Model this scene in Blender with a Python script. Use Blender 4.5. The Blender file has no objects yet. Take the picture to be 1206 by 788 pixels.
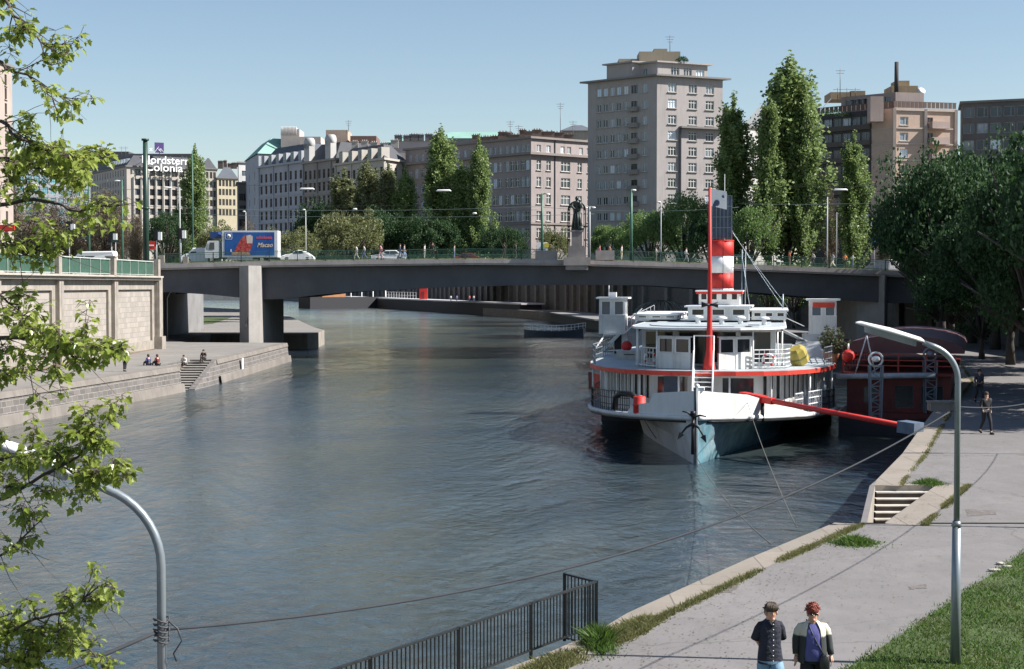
import bpy, math, random
import numpy as np
from mathutils import Vector, Matrix
SC = bpy.context.scene
COL = SC.collection
R = math.radians
F = 1800.0; CAMZ = 8.3; PITCH = math.atan(58/1800)
def ray(u, v):
    x = (u-603)/F; y = (394-v)/F
    c, s = math.cos(PITCH), math.sin(PITCH)
    return Vector((x, c + y*s, -s + y*c))
def P(u, v, Y):
    d = ray(u, v); k = Y/d.y
    return Vector((d.x*k, Y, CAMZ + d.z*k))
def G(u, v, z=2.0):
    d = ray(u, v); k = (z-CAMZ)/d.z
    return Vector((d.x*k, d.y*k, z))
def XZ(u, v, Y): p = P(u, v, Y); return p.x, p.z

# ------------------------------------------------------------ materials
MATS = {}
def new_mat(name):
    m = bpy.data.materials.new(name); m.use_nodes = True
    nt = m.node_tree; nt.nodes.clear()
    out = nt.nodes.new('ShaderNodeOutputMaterial'); b = nt.nodes.new('ShaderNodeBsdfPrincipled')
    nt.links.new(b.outputs[0], out.inputs[0])
    return m, nt, b, out
def N(nt, t, **kw):
    n = nt.nodes.new(t)
    for k, v in kw.items():
        if k.startswith('i_'):
            key = k[2:]; key = int(key) if key.isdigit() else key.replace('_', ' ')
            n.inputs[key].default_value = v
        else: setattr(n, k, v)
    return n
def mixc(nt, fac, a, b, mode='MIX'):
    n = nt.nodes.new('ShaderNodeMix'); n.data_type = 'RGBA'; n.blend_type = mode
    def s(i, v):
        if hasattr(v, 'is_linked') or hasattr(v, 'links'): nt.links.new(v, n.inputs[i])
        elif isinstance(v, (int, float)): n.inputs[i].default_value = v
        else: n.inputs[i].default_value = (*v, 1) if len(v) == 3 else v
    s(0, fac); s(6, a); s(7, b)
    return n.outputs[2]
def ramp(nt, src, stops):
    n = nt.nodes.new('ShaderNodeValToRGB'); e = n.color_ramp.elements
    while len(e) < len(stops): e.new(0.5)
    for el, (p, c) in zip(e, stops):
        el.position = p; el.color = (c, c, c, 1) if isinstance(c, (int, float)) else (*c, 1)
    nt.links.new(src, n.inputs[0]); return n.outputs[0]
def noise(nt, scale, detail=4, coord='Object', rough=.55, stretch=None):
    tc = nt.nodes.new('ShaderNodeTexCoord'); src = tc.outputs[coord]
    if stretch:
        mp = nt.nodes.new('ShaderNodeMapping'); mp.inputs['Scale'].default_value = stretch
        nt.links.new(src, mp.inputs[0]); src = mp.outputs[0]
    n = nt.nodes.new('ShaderNodeTexNoise'); n.inputs['Scale'].default_value = scale
    n.inputs['Detail'].default_value = detail; n.inputs['Roughness'].default_value = rough
    nt.links.new(src, n.inputs['Vector']); return n.outputs['Fac']
def bump(nt, b, h, strength=.3, dist=.05):
    n = nt.nodes.new('ShaderNodeBump'); n.inputs['Strength'].default_value = strength; n.inputs['Distance'].default_value = dist
    nt.links.new(h, n.inputs['Height']); nt.links.new(n.outputs[0], b.inputs['Normal'])
def mat(name, col, rough=.6, metal=0, var=.18, scale=3.0, bmp=0, spec=.5, dirt=0, dirtcol=(.08,.06,.045), streak=0):
    if name in MATS: return MATS[name]
    m, nt, b, out = new_mat(name)
    c = tuple(col); lo = tuple(max(0, x*(1-var)) for x in c); hi = tuple(min(1, x*(1+var)) for x in c)
    nf = noise(nt, scale)
    k = mixc(nt, ramp(nt, nf, [(.3, 0), (.7, 1)]), lo, hi)
    if dirt:
        d = ramp(nt, noise(nt, scale*.37, 6, rough=.7), [(.52, 0), (.72, dirt)])
        k = mixc(nt, d, k, dirtcol)
    if streak:
        s = ramp(nt, noise(nt, 1.0, 5, rough=.6, stretch=(3.2, 3.2, .22)), [(.5, 0), (.75, streak)])
        k = mixc(nt, s, k, dirtcol)
    nt.links.new(k, b.inputs['Base Color'])
    b.inputs['Roughness'].default_value = rough; b.inputs['Metallic'].default_value = metal
    b.inputs['Specular IOR Level'].default_value = spec
    if bmp: bump(nt, b, noise(nt, scale*6, 5), bmp, .03)
    MATS[name] = m; return m
def brickmat(name, c1, c2, mortar, w, h, ms=.012, rough=.85, stain=.35, stainc=(.1,.085,.065), b=.5, off=.5):
    if name in MATS: return MATS[name]
    m, nt, bs, out = new_mat(name)
    tc = N(nt, 'ShaderNodeTexCoord')
    br = N(nt, 'ShaderNodeTexBrick'); nt.links.new(tc.outputs['UV'], br.inputs['Vector'])
    br.inputs['Scale'].default_value = 1; br.inputs['Brick Width'].default_value = w; br.inputs['Row Height'].default_value = h
    br.inputs['Mortar Size'].default_value = ms; br.offset = off; br.inputs['Mortar Smooth'].default_value = .3
    br.inputs['Color1'].default_value = (*c1, 1); br.inputs['Color2'].default_value = (*c2, 1); br.inputs['Mortar'].default_value = (*mortar, 1)
    k = mixc(nt, ramp(nt, noise(nt, .55, 6, rough=.65), [(.45, 0), (.7, stain)]), br.outputs['Color'], stainc)
    k = mixc(nt, ramp(nt, noise(nt, 1.0, 5, stretch=(1.6, 1.6, .16)), [(.52, 0), (.74, stain)]), k, stainc)
    k = mixc(nt, ramp(nt, noise(nt, 9, 5), [(.3, 0), (.7, .22)]), k, tuple(x*1.5 for x in c1))
    nt.links.new(k, bs.inputs['Base Color']); bs.inputs['Roughness'].default_value = rough
    inv = N(nt, 'ShaderNodeMath', operation='SUBTRACT'); inv.inputs[0].default_value = 1; nt.links.new(br.outputs['Fac'], inv.inputs[1])
    bump(nt, bs, inv.outputs[0], b, .03)
    MATS[name] = m; return m
def leafmat(name, c1, c2, trans=.35, rough=.5):
    if name in MATS: return MATS[name]
    m, nt, b, out = new_mat(name)
    g = N(nt, 'ShaderNodeNewGeometry')
    k = mixc(nt, g.outputs['Random Per Island'], c1, c2)
    k = mixc(nt, ramp(nt, noise(nt, .5, 3), [(.35, 0), (.65, .5)]), k, tuple(x*.62 for x in c1))
    nt.links.new(k, b.inputs['Base Color']); b.inputs['Roughness'].default_value = rough
    b.inputs['Specular IOR Level'].default_value = .35
    tr = N(nt, 'ShaderNodeBsdfTranslucent'); nt.links.new(mixc(nt, .5, k, tuple(min(1, x*1.9) for x in c2)), tr.inputs[0])
    mx = N(nt, 'ShaderNodeMixShader'); mx.inputs[0].default_value = trans
    nt.links.new(b.outputs[0], mx.inputs[1]); nt.links.new(tr.outputs[0], mx.inputs[2]); nt.links.new(mx.outputs[0], out.inputs[0])
    MATS[name] = m; return m
def glassmat(name, col=(.02,.025,.03), rough=.08, spec=.6):
    if name in MATS: return MATS[name]
    m, nt, b, out = new_mat(name)
    k = mixc(nt, ramp(nt, noise(nt, .35, 3, coord='Object'), [(.4, 0), (.6, 1)]), col, tuple(x*2.2 for x in col))
    oi = N(nt, 'ShaderNodeObjectInfo')
    k = mixc(nt, ramp(nt, oi.outputs['Random'], [(.55, 0), (1, .7)]), k, tuple(x*5+.02 for x in col))
    nt.links.new(k, b.inputs['Base Color']); b.inputs['Roughness'].default_value = rough; b.inputs['Specular IOR Level'].default_value = spec
    MATS[name] = m; return m

# ------------------------------------------------------------ mesh builder
OFF = {}
class MB:
    def __init__(s): s.v = []; s.f = []; s.mi = []; s.sm = []
    def add(s, vs, fs, m=0, smooth=False):
        o = len(s.v); s.v.extend([tuple(p) for p in vs])
        for f in fs: s.f.append(tuple(i+o for i in f)); s.mi.append(m); s.sm.append(smooth)
        return s
    def poly(s, pts, m=0): return s.add(pts, [tuple(range(len(pts)))], m)
    def box(s, c, sz, rz=0, m=0, taper=1.0, mat4=None):
        x, y, z = sz[0]/2, sz[1]/2, sz[2]/2; t = taper
        vs = [(-x,-y,-z),(x,-y,-z),(x,y,-z),(-x,y,-z),(-x*t,-y*t,z),(x*t,-y*t,z),(x*t,y*t,z),(-x*t,y*t,z)]
        M = Matrix.Translation(Vector(c)) @ (mat4 if mat4 else Matrix.Rotation(rz, 4, 'Z'))
        return s.add([M @ Vector(p) for p in vs], [(0,3,2,1),(4,5,6,7),(0,1,5,4),(1,2,6,5),(2,3,7,6),(3,0,4,7)], m)
    def bb(s, a, b, m=0):
        return s.box([(a[i]+b[i])/2 for i in range(3)], [abs(b[i]-a[i]) for i in range(3)], m=m)
    def bar(s, a, b, w, h=None, m=0, up=(0,0,1)):
        a = Vector(a); b = Vector(b); d = b-a; L = d.length
        if L < 1e-6: return s
        h = h or w; y = d/L; u = Vector(up)
        if abs(y.dot(u)) > .98: u = Vector((1,0,0))
        x = y.cross(u).normalized(); z = x.cross(y)
        M = Matrix((x, y, z)).transposed().to_4x4()
        return s.box((a+b)/2, (w, L, h), m=m, mat4=M)
    def tube(s, pts, r, n=8, m=0, cap=True, smooth=True):
        pts = [Vector(p) for p in pts]; k = len(pts)
        rs = r if isinstance(r, (list, tuple)) else [r]*k
        vs = []; ref = None
        for i, p in enumerate(pts):
            d = (pts[min(i+1, k-1)]-pts[max(i-1, 0)]).normalized()
            if ref is None:
                ref = Vector((0,0,1)) if abs(d.z) < .9 else Vector((1,0,0))
            x = d.cross(ref).normalized(); y = x.cross(d).normalized(); ref = y
            for j in range(n):
                a = 2*math.pi*j/n; vs.append(p + (x*math.cos(a)+y*math.sin(a))*rs[i])
        fs = []
        for i in range(k-1):
            for j in range(n):
                a = i*n+j; b = i*n+(j+1) % n; fs.append((a, b, b+n, a+n))
        s.add(vs, fs, m, smooth)
        if cap:
            o = len(s.v)-len(vs)
            s.f.append(tuple(o+j for j in reversed(range(n)))); s.mi.append(m); s.sm.append(False)
            s.f.append(tuple(o+(k-1)*n+j for j in range(n))); s.mi.append(m); s.sm.append(False)
        return s
    def cyl(s, a, b, r0, r1=None, n=12, m=0): return s.tube([a, b], [r0, r0 if r1 is None else r1], n, m)
    def lathe(s, prof, c=(0,0,0), n=16, m=0, sx=1, sy=1, smooth=True, M=None):
        vs = []; c = Vector(c)
        for r, z in prof:
            for j in range(n):
                a = 2*math.pi*j/n; p = Vector((r*math.cos(a)*sx, r*math.sin(a)*sy, z))
                vs.append((M @ p if M else p)+c)
        fs = []
        for i in range(len(prof)-1):
            for j in range(n):
                a = i*n+j; b = i*n+(j+1) % n; fs.append((a, b, b+n, a+n))
        fs.append(tuple(reversed(range(n)))); fs.append(tuple((len(prof)-1)*n+j for j in range(n)))
        return s.add(vs, fs, m, smooth)
    def ball(s, c, r, n=12, m=0, M=None):
        rx, ry, rz = r if isinstance(r, (tuple, list)) else (r, r, r)
        k = max(4, n//2); prof = [(max(1e-3, math.sin(math.pi*i/k)), -math.cos(math.pi*i/k)) for i in range(k+1)]
        vs = []; c = Vector(c); fs = []
        for q, z in prof:
            for j in range(n):
                a = 2*math.pi*j/n; p = Vector((q*math.cos(a)*rx, q*math.sin(a)*ry, z*rz)); vs.append((M @ p if M else p)+c)
        for i in range(k):
            for j in range(n):
                a = i*n+j; b = i*n+(j+1) % n; fs.append((a, b, b+n, a+n))
        return s.add(vs, fs, m, True)
    def prism(s, out, z0, z1, m=0, top=None, bottom=True):
        n = len(out); A = sum(out[i][0]*out[(i+1) % n][1]-out[(i+1) % n][0]*out[i][1] for i in range(n))
        if A < 0: out = list(reversed(out))
        vs = [(p[0], p[1], z0) for p in out]+[(p[0], p[1], z1) for p in out]
        fs = [(i, (i+1) % n, (i+1) % n+n, i+n) for i in range(n)]
        s.add(vs, fs, m); s.add(vs, [tuple(range(n, 2*n))], m if top is None else top)
        if bottom: s.add(vs, [tuple(reversed(range(n)))], m)
        return s
    def loft(s, sections, m=0, closed=False, smooth=False, cap=False):
        n = len(sections[0]); vs = [p for sec in sections for p in sec]; fs = []
        for i in range(len(sections)-1):
            for j in range(n if closed else n-1):
                a = i*n+j; b = i*n+(j+1) % n; fs.append((a, b, b+n, a+n))
        s.add(vs, fs, m, smooth)
        if cap:
            s.add(sections[0], [tuple(reversed(range(n)))], m); s.add(sections[-1], [tuple(range(n))], m)
        return s
    def build(s, name, mats, parent=None, world=True):
        off = Vector((0,0,0))
        if parent is not None and world: off = OFF.get(parent.name, off)
        me = bpy.data.meshes.new(name)
        me.from_pydata([(p[0]-off.x, p[1]-off.y, p[2]-off.z) for p in s.v], [], s.f)
        if not isinstance(mats, (list, tuple)): mats = [mats]
        for m in mats: me.materials.append(m)
        me.polygons.foreach_set('material_index', s.mi); me.polygons.foreach_set('use_smooth', s.sm)
        set_uv(me, off)
        me.update()
        o = bpy.data.objects.new(name, me); COL.objects.link(o)
        if parent is not None: o.parent = parent; OFF[o.name] = off
        return o
def build_each(mb, name, mats, parent=None, tol=.015):
    """one object per separate piece of the builder"""
    par = list(range(len(mb.v)))
    def fd(a):
        while par[a] != a: par[a] = par[par[a]]; a = par[a]
        return a
    for f in mb.f:
        r0 = fd(f[0])
        for i in f[1:]: par[fd(i)] = r0
    isl = {}
    for i in range(len(mb.v)): isl.setdefault(fd(i), []).append(i)
    keys = list(isl); V = np.array(mb.v); bb = [(V[isl[k]].min(0)-tol, V[isl[k]].max(0)+tol) for k in keys]
    g = list(range(len(keys)))
    def fg(a):
        while g[a] != a: g[a] = g[g[a]]; a = g[a]
        return a
    for i in range(len(keys)):
        for j in range(i):
            if (bb[i][0] <= bb[j][1]).all() and (bb[j][0] <= bb[i][1]).all(): g[fg(i)] = fg(j)
    gi = {fd_: fg(n) for n, fd_ in enumerate(keys)}
    out = {}
    for f, m, sm in zip(mb.f, mb.mi, mb.sm): out.setdefault(gi[fd(f[0])], []).append((f, m, sm))
    res = []
    for fs in out.values():
        o = MB(); mp = {}
        for f, m, sm in fs:
            nf = []
            for i in f:
                if i not in mp: mp[i] = len(o.v); o.v.append(mb.v[i])
                nf.append(mp[i])
            o.f.append(tuple(nf)); o.mi.append(m); o.sm.append(sm)
        res.append(o.build(name, mats, parent))
    return res
class WinSet:
    """collects one mesh per window: pane (slot 0) and frame (slot 1)"""
    def __init__(s): s.items = []
    def build(s, name, glass, parent, frame=None):
        for w in s.items: w.build('window', [glass, frame or MATS['ship_white_clean']], parent)
class Nul:
    def build(s, *a): pass
def set_uv(me, off=Vector((0,0,0))):
    uv = me.uv_layers.new(name='UVMap')
    nl = len(me.loops); vi = np.empty(nl, int); me.loops.foreach_get('vertex_index', vi)
    co = np.empty(len(me.vertices)*3); me.vertices.foreach_get('co', co); co = co.reshape(-1, 3)+np.array(off)
    nf = len(me.polygons); nr = np.empty(nf*3); me.polygons.foreach_get('normal', nr); nr = nr.reshape(-1, 3)
    lt = np.empty(nf, int); me.polygons.foreach_get('loop_total', lt)
    pn = np.repeat(nr, lt, axis=0); c = co[vi]
    L = np.hypot(pn[:, 0], pn[:, 1])+1e-9; tx = -pn[:, 1]/L; ty = pn[:, 0]/L
    flat = np.abs(pn[:, 2]) > .7
    u = np.where(flat, c[:, 0], c[:, 0]*tx+c[:, 1]*ty); v = np.where(flat, c[:, 1], c[:, 2])
    a = np.empty(nl*2); a[0::2] = u; a[1::2] = v; uv.data.foreach_set('uv', a)
def tag(o, label=None, cat=None, group=None, kind=None):
    if label: o['label'] = label
    if cat: o['category'] = cat
    if group: o['group'] = group
    if kind: o['kind'] = kind
    return o
def thing(name, label, cat, loc=(0,0,0), rz=0, group=None, world=True):
    o = bpy.data.objects.new(name, None); COL.objects.link(o); o.location = loc; o.rotation_euler = (0,0,rz)
    o.empty_display_size = .3
    if world: OFF[o.name] = Vector(loc)
    return tag(o, label, cat, group)
def copy_tree(o, parent=None):
    c = o.copy(); COL.objects.link(c); c.parent = parent
    for ch in list(o.children): copy_tree(ch, c)
    return c
def dup(o, loc, rz=0, label=None, scale=None, group=None):
    c = copy_tree(o); c.location = loc; c.rotation_euler = (0,0,rz)
    if label: c['label'] = label
    if group: c['group'] = group
    if scale: c.scale = scale if isinstance(scale, tuple) else (scale,)*3
    return c
def mesh_from_curve(cu, name):
    t = bpy.data.objects.new('tmp', cu); COL.objects.link(t)
    dg = bpy.context.evaluated_depsgraph_get(); me = bpy.data.meshes.new_from_object(t.evaluated_get(dg))
    bpy.data.objects.remove(t); me.name = name; return me
def text_obj(body, name, size, material, loc, rot, parent=None, extrude=.02, bold=0, xs=1, align='LEFT', shear=0):
    cu = bpy.data.curves.new(name, 'FONT'); cu.body = body; cu.size = size; cu.extrude = extrude; cu.offset = bold
    cu.align_x = align; cu.shear = shear; cu.resolution_u = 3
    me = mesh_from_curve(cu, name); me.materials.clear(); me.materials.append(material)
    o = bpy.data.objects.new(name, me); COL.objects.link(o)
    off = OFF.get(parent.name, Vector((0,0,0))) if parent else Vector((0,0,0))
    o.location = Vector(loc)-off; o.rotation_euler = rot; o.scale = (xs, 1, 1)
    if parent: o.parent = parent
    return o
def lerp(a, b, t): return a+(b-a)*t
def vl(a, b, t): return Vector(a).lerp(Vector(b), t)
def catenary(a, b, sag, n=24):
    a = Vector(a); b = Vector(b)
    return [a.lerp(b, i/n)-Vector((0,0, sag*4*(i/n)*(1-i/n))) for i in range(n+1)]
# ------------------------------------------------------------ world, sun, camera
SUN_EL = R(42); SUN_AZ = math.atan2(-.117, 1)      # direction towards the sun in the ground plane: +X, a little to the viewer
w = bpy.data.worlds.new('World'); SC.world = w; w.use_nodes = True
nt = w.node_tree; nt.nodes.clear()
sky = nt.nodes.new('ShaderNodeTexSky'); sky.sky_type = 'NISHITA'; sky.sun_disc = False
sky.sun_elevation = SUN_EL; sky.sun_rotation = math.pi/2 - SUN_AZ
sky.air_density = 1.0; sky.dust_density = .35; sky.ozone_density = .7; sky.altitude = 150
bg = nt.nodes.new('ShaderNodeBackground'); bg.inputs[1].default_value = .066
wo = nt.nodes.new('ShaderNodeOutputWorld')
nt.links.new(sky.outputs[0], bg.inputs[0]); nt.links.new(bg.outputs[0], wo.inputs[0])
ld = bpy.data.lights.new('sun', 'SUN'); ld.energy = 5.0; ld.angle = R(.53); ld.color = (1, .955, .90)
lo = bpy.data.objects.new('sun', ld); COL.objects.link(lo)
sd = Vector((math.cos(SUN_EL)*math.cos(SUN_AZ), math.cos(SUN_EL)*math.sin(SUN_AZ), math.sin(SUN_EL)))
lo.rotation_euler = (-sd).to_track_quat('-Z', 'Y').to_euler(); lo.location = (60, -10, 60)
cd = bpy.data.cameras.new('camera'); cd.sensor_width = 36; cd.lens = F/1206*36; cd.clip_end = 12000; cd.clip_start = .1
co = bpy.data.objects.new('camera', cd); COL.objects.link(co); co.location = (0, 0, CAMZ); co.rotation_euler = (math.pi/2-PITCH, 0, 0)
SC.camera = co
SC.view_settings.view_transform = 'Standard'; SC.view_settings.look = 'None'; SC.view_settings.exposure = .98; SC.view_settings.gamma = 1
SC.view_settings.use_curve_mapping = False
SC.cycles.max_bounces = 6; SC.cycles.transparent_max_bounces = 6; SC.cycles.caustics_reflective = False; SC.cycles.caustics_refractive = False
SC.cycles.sample_clamp_indirect = 6

# ------------------------------------------------------------ water
def watermat():
    m, nt, b, out = new_mat('river_water')
    tc = N(nt, 'ShaderNodeTexCoord')
    def nz(sc, det, st, rough=.55, dist=0):
        mp = N(nt, 'ShaderNodeMapping'); mp.inputs['Scale'].default_value = st; mp.inputs['Rotation'].default_value = (0,0,R(-8))
        nt.links.new(tc.outputs['Object'], mp.inputs[0])
        n = N(nt, 'ShaderNodeTexNoise'); n.inputs['Scale'].default_value = sc; n.inputs['Detail'].default_value = det
        n.inputs['Roughness'].default_value = rough; n.inputs['Distortion'].default_value = dist
        nt.links.new(mp.outputs[0], n.inputs['Vector']); return n.outputs['Fac']
    big = nz(.05, 4, (1, .55, 1), .6, .6)
    k = mixc(nt, ramp(nt, big, [(.38, 0), (.62, 1)]), (.022,.040,.055), (.060,.071,.060))
    nt.links.new(k, b.inputs['Base Color'])
    b.inputs['IOR'].default_value = 1.33; b.inputs['Specular IOR Level'].default_value = .6
    patch = ramp(nt, nz(.045, 5, (1, .35, 1), .65, 1.2), [(.38, .15), (.60, 1)])
    rr = ramp(nt, patch, [(0, .05), (1, .13)]); nt.links.new(rr, b.inputs['Roughness'])
    f = nz(1.9, 5, (1, .7, 1), .65, .5); g = nz(.5, 5, (1, .45, 1), .62, .8); h = nz(.12, 3, (1, .5, 1), .5, 1.0)
    def mul(a, v):
        n = N(nt, 'ShaderNodeMath', operation='MULTIPLY'); nt.links.new(a, n.inputs[0])
        if isinstance(v, float): n.inputs[1].default_value = v
        else: nt.links.new(v, n.inputs[1])
        return n.outputs[0]
    def addn(a, c):
        n = N(nt, 'ShaderNodeMath', operation='ADD'); nt.links.new(a, n.inputs[0]); nt.links.new(c, n.inputs[1]); return n.outputs[0]
    tot = addn(addn(mul(mul(f, patch), .34), mul(mul(g, patch), .62)), mul(h, .7))
    bn = N(nt, 'ShaderNodeBump'); bn.inputs['Strength'].default_value = 1; bn.inputs['Distance'].default_value = .42
    nt.links.new(tot, bn.inputs['Height']); nt.links.new(bn.outputs[0], b.inputs['Normal'])
    return m
MB().poly([(-900,-60,0),(900,-60,0),(900,1500,0),(-900,1500,0)]).build('river', watermat())
tag(bpy.data.objects['river'], kind='structure')

# ------------------------------------------------------------ bank plan (metres; camera at the origin looking along +Y)
M_pave = None
def pavemat(name, c, warm=.0, stain=.5):
    m, nt, b, out = new_mat(name)
    k = mixc(nt, ramp(nt, noise(nt, .35, 6, rough=.6), [(.35, 0), (.7, 1)]), tuple(x*.86 for x in c), tuple(x*1.1 for x in c))
    k = mixc(nt, ramp(nt, noise(nt, .9, 7, rough=.7, stretch=(1.4, .5, 1)), [(.52, 0), (.70, stain)]), k, tuple(x*.55 for x in c))
    k = mixc(nt, ramp(nt, noise(nt, 40, 3), [(.3, 0), (.7, .45)]), k, tuple(x*.66 for x in c))
    vo = N(nt, 'ShaderNodeTexVoronoi'); vo.feature = 'DISTANCE_TO_EDGE'; vo.inputs['Scale'].default_value = .066
    tc = N(nt, 'ShaderNodeTexCoord'); nn = N(nt, 'ShaderNodeTexNoise'); nn.inputs['Scale'].default_value = 1.3; nn.inputs['Detail'].default_value = 5
    nt.links.new(tc.outputs['Object'], nn.inputs['Vector'])
    vm = N(nt, 'ShaderNodeVectorMath', operation='ADD'); nt.links.new(tc.outputs['Object'], vm.inputs[0]); nt.links.new(nn.outputs['Color'], vm.inputs[1])
    nt.links.new(vm.outputs[0], vo.inputs['Vector'])
    k = mixc(nt, ramp(nt, vo.outputs['Distance'], [(0, .5), (.0022, 0)]), k, tuple(x*.35 for x in c))
    nt.links.new(k, b.inputs['Base Color']); b.inputs['Roughness'].default_value = .9; b.inputs['Specular IOR Level'].default_value = .25
    br = N(nt, 'ShaderNodeTexBrick'); mpp = N(nt, 'ShaderNodeMapping'); mpp.inputs['Rotation'].default_value = (0,0,R(-28)); nt.links.new(tc.outputs['Object'], mpp.inputs[0]); nt.links.new(mpp.outputs[0], br.inputs['Vector'])
    br.inputs['Scale'].default_value = 1; br.inputs['Brick Width'].default_value = 14; br.inputs['Row Height'].default_value = 5.5; br.inputs['Mortar Size'].default_value = .012; br.offset = 0
    br.inputs['Color1'].default_value = (0,0,0,1); br.inputs['Color2'].default_value = (.35,.35,.35,1); br.inputs['Mortar'].default_value = (1,1,1,1)
    k = mixc(nt, ramp(nt, br.outputs['Color'], [(.0, 0), (.36, .22), (.6, .6)]), k, tuple(x*.5 for x in c))
    k = mixc(nt, ramp(nt, noise(nt, 2.2, 8, rough=.75), [(.47, 0), (.54, .26), (.75, .45)]), k, tuple(x*.7 for x in c))
    k = mixc(nt, ramp(nt, noise(nt, 160, 2), [(.55, 0), (.75, .45)]), k, tuple(x*1.7 for x in c))
    nt.links.new(k, b.inputs['Base Color'])
    bump(nt, b, noise(nt, 30, 4), .25, .01)
    return m
M_quay = pavemat('quay_paving', (.205,.194,.190))
M_quayL = pavemat('quay_gravel', (.25,.235,.215))
M_cope = brickmat('coping_stone', (.25,.215,.18), (.21,.185,.155), (.12,.11,.09), 1.6, 4.0, .02, stain=.3)
M_stone = brickmat('river_stone', (.15,.135,.125), (.085,.08,.078), (.27,.25,.225), .85, .36, .028, stain=.5, stainc=(.10,.09,.08))
M_conc = mat('old_concrete', (.29,.26,.22), .9, 0, .2, .6, .3, dirt=.5, dirtcol=(.13,.12,.11), streak=.5)
M_conc_dark = mat('grey_concrete', (.20,.20,.20), .85, 0, .15, .5, .25, dirt=.3, streak=.25)
M_asph = mat('asphalt', (.055,.055,.058), .9, 0, .2, 2, .2)
M_wallst = brickmat('embankment_stone', (.33,.30,.265), (.24,.22,.195), (.12,.105,.09), .95, .48, .014, stain=.42, stainc=(.22,.195,.165), b=.4)
M_walltrim = mat('embankment_trim', (.29,.262,.225), .85, 0, .2, 1.2, .3, dirt=.45, dirtcol=(.16,.13,.11), streak=.6)
M_grassg = mat('turf_soil', (.05,.075,.02), .95, 0, .35, 1.5, .4, dirt=.5, dirtcol=(.09,.07,.035))
M_upper = mat('street_ground', (.12,.12,.11), .95, 0, .2, .3)

# right quay edge (top), from near to far; the stairs are cut into it
RE = [(-9.5,9.0),(-6.0,16.0),(-2.4,21.5),(.55,25.9),(1.53,27.6),(2.22,29.2),(5.3,34.8),(8.57,40.4)]
RE2 = [(11.8,49.3),(14.6,57),(17.2,64.8),(23,82),(29.3,100),(35,122),(38.5,150),(39.5,175),(38.5,192),(33,226),(25,252),(16,286),(6.5,372),(-12,440),(-48,598),(-84,711),(-150,900)]
# hole of the stairs: cheek outer line 9.2,40.2 -> 11.25,47.9
hA, hB, hC, hD = (9.40,40.3), (9.85,40.3), (13.35,47.9), (11.42,47.9)
cheek_o = [(9.2,40.2),(11.25,47.9)]
WALLR = [(24,-30),(26,20),(34,50),(46,90),(52,130),(53,175),(51,200),(44,235),(36,262),(26,296),(14,380),(-5,450),(-40,610),(-78,730),(-148,930)]
edgeR = RE+cheek_o+RE2
q = MB()
# quay top as strips around the stair hole
def strip(mb, inner, outer, z, m=0):
    n = len(inner)
    for i in range(n-1): mb.poly([(*inner[i], z), (*outer[i], z), (*outer[i+1], z), (*inner[i+1], z)], m)
near = RE+[(9.2,40.2)]
strip(q, near, [(24+.02*i, p[1]) for i, p in enumerate(near)], 2.0)
# row holding the stairs: cheek strip, landing to the right of the hole
q.poly([(9.2,40.2,2),(24.16,40.2,2),(24.16,40.3,2),(9.23,40.3,2)])
q.poly([(9.23,40.3,2),(9.40,40.3,2),(11.42,47.9,2),(11.25,47.9,2)])
q.poly([(9.85,40.3,2),(24.16,40.3,2),(32,47.9,2),(13.35,47.9,2)])
q.poly([(24.16,9,2),(40,9,2),(60,47.9,2),(32,47.9,2),(24.16,40.3,2)])
q.poly([(11.25,47.9,2),(32,47.9,2),(32.5,49.3,2),(11.8,49.3,2)])
far = RE2[:16]
WR2 = [(34,49.3),(38,57),(41,64.8),(45,82),(49,100),(51,122),(53,150),(53,175),(52,192),(46,228),(39,256),(28,292),(14,380),(-5,450),(-40,610),(-78,730)]
strip(q, far, WR2, 2.0)
# walls down to below the water
for a, b in zip(edgeR[:-1], edgeR[1:]):
    q.poly([(*a, -2), (*a, 1.999), (*b, 1.999), (*b, -2)], 1)
H = [hA, hB, hC, hD]
for i in range(4):
    a, b = H[i], H[(i+1) % 4]; q.poly([(*a, -2), (*b, -2), (*b, 1.999), (*a, 1.999)], 2)
q.build('right_quay', [M_quay, M_stone, M_conc]); tag(bpy.data.objects['right_quay'], kind='structure')
# coping strips, 4 mm above the paving
cp = MB()
def coping(pts, wdt, z=2.004, flip=1):
    inn = []
    for i, p in enumerate(pts):
        a = Vector(pts[max(i-1, 0)]); b = Vector(pts[min(i+1, len(pts)-1)]); d = (b-a).normalized(); n_ = Vector((d.y, -d.x))*flip
        inn.append(tuple(Vector(p)+n_*wdt))
    for i in range(len(pts)-1): cp.poly([(*pts[i], z), (*inn[i], z), (*inn[i+1], z), (*pts[i+1], z)])
    return inn
seamA = coping(RE, .75); seamB = coping([(11.42,48.0)]+RE2[:8], .85)
cp.poly([(9.87,40.25,2.004),(10.75,39.9,2.004),(14.35,48.0,2.004),(13.37,48.0,2.004)])
cp.poly([(11.3,47.93,2.006),(13.3,47.93,2.006),(13.3,48.3,2.006),(11.45,48.3,2.006)])
cp.build('quay_coping', M_cope); tag(bpy.data.objects['quay_coping'], kind='structure')
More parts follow.
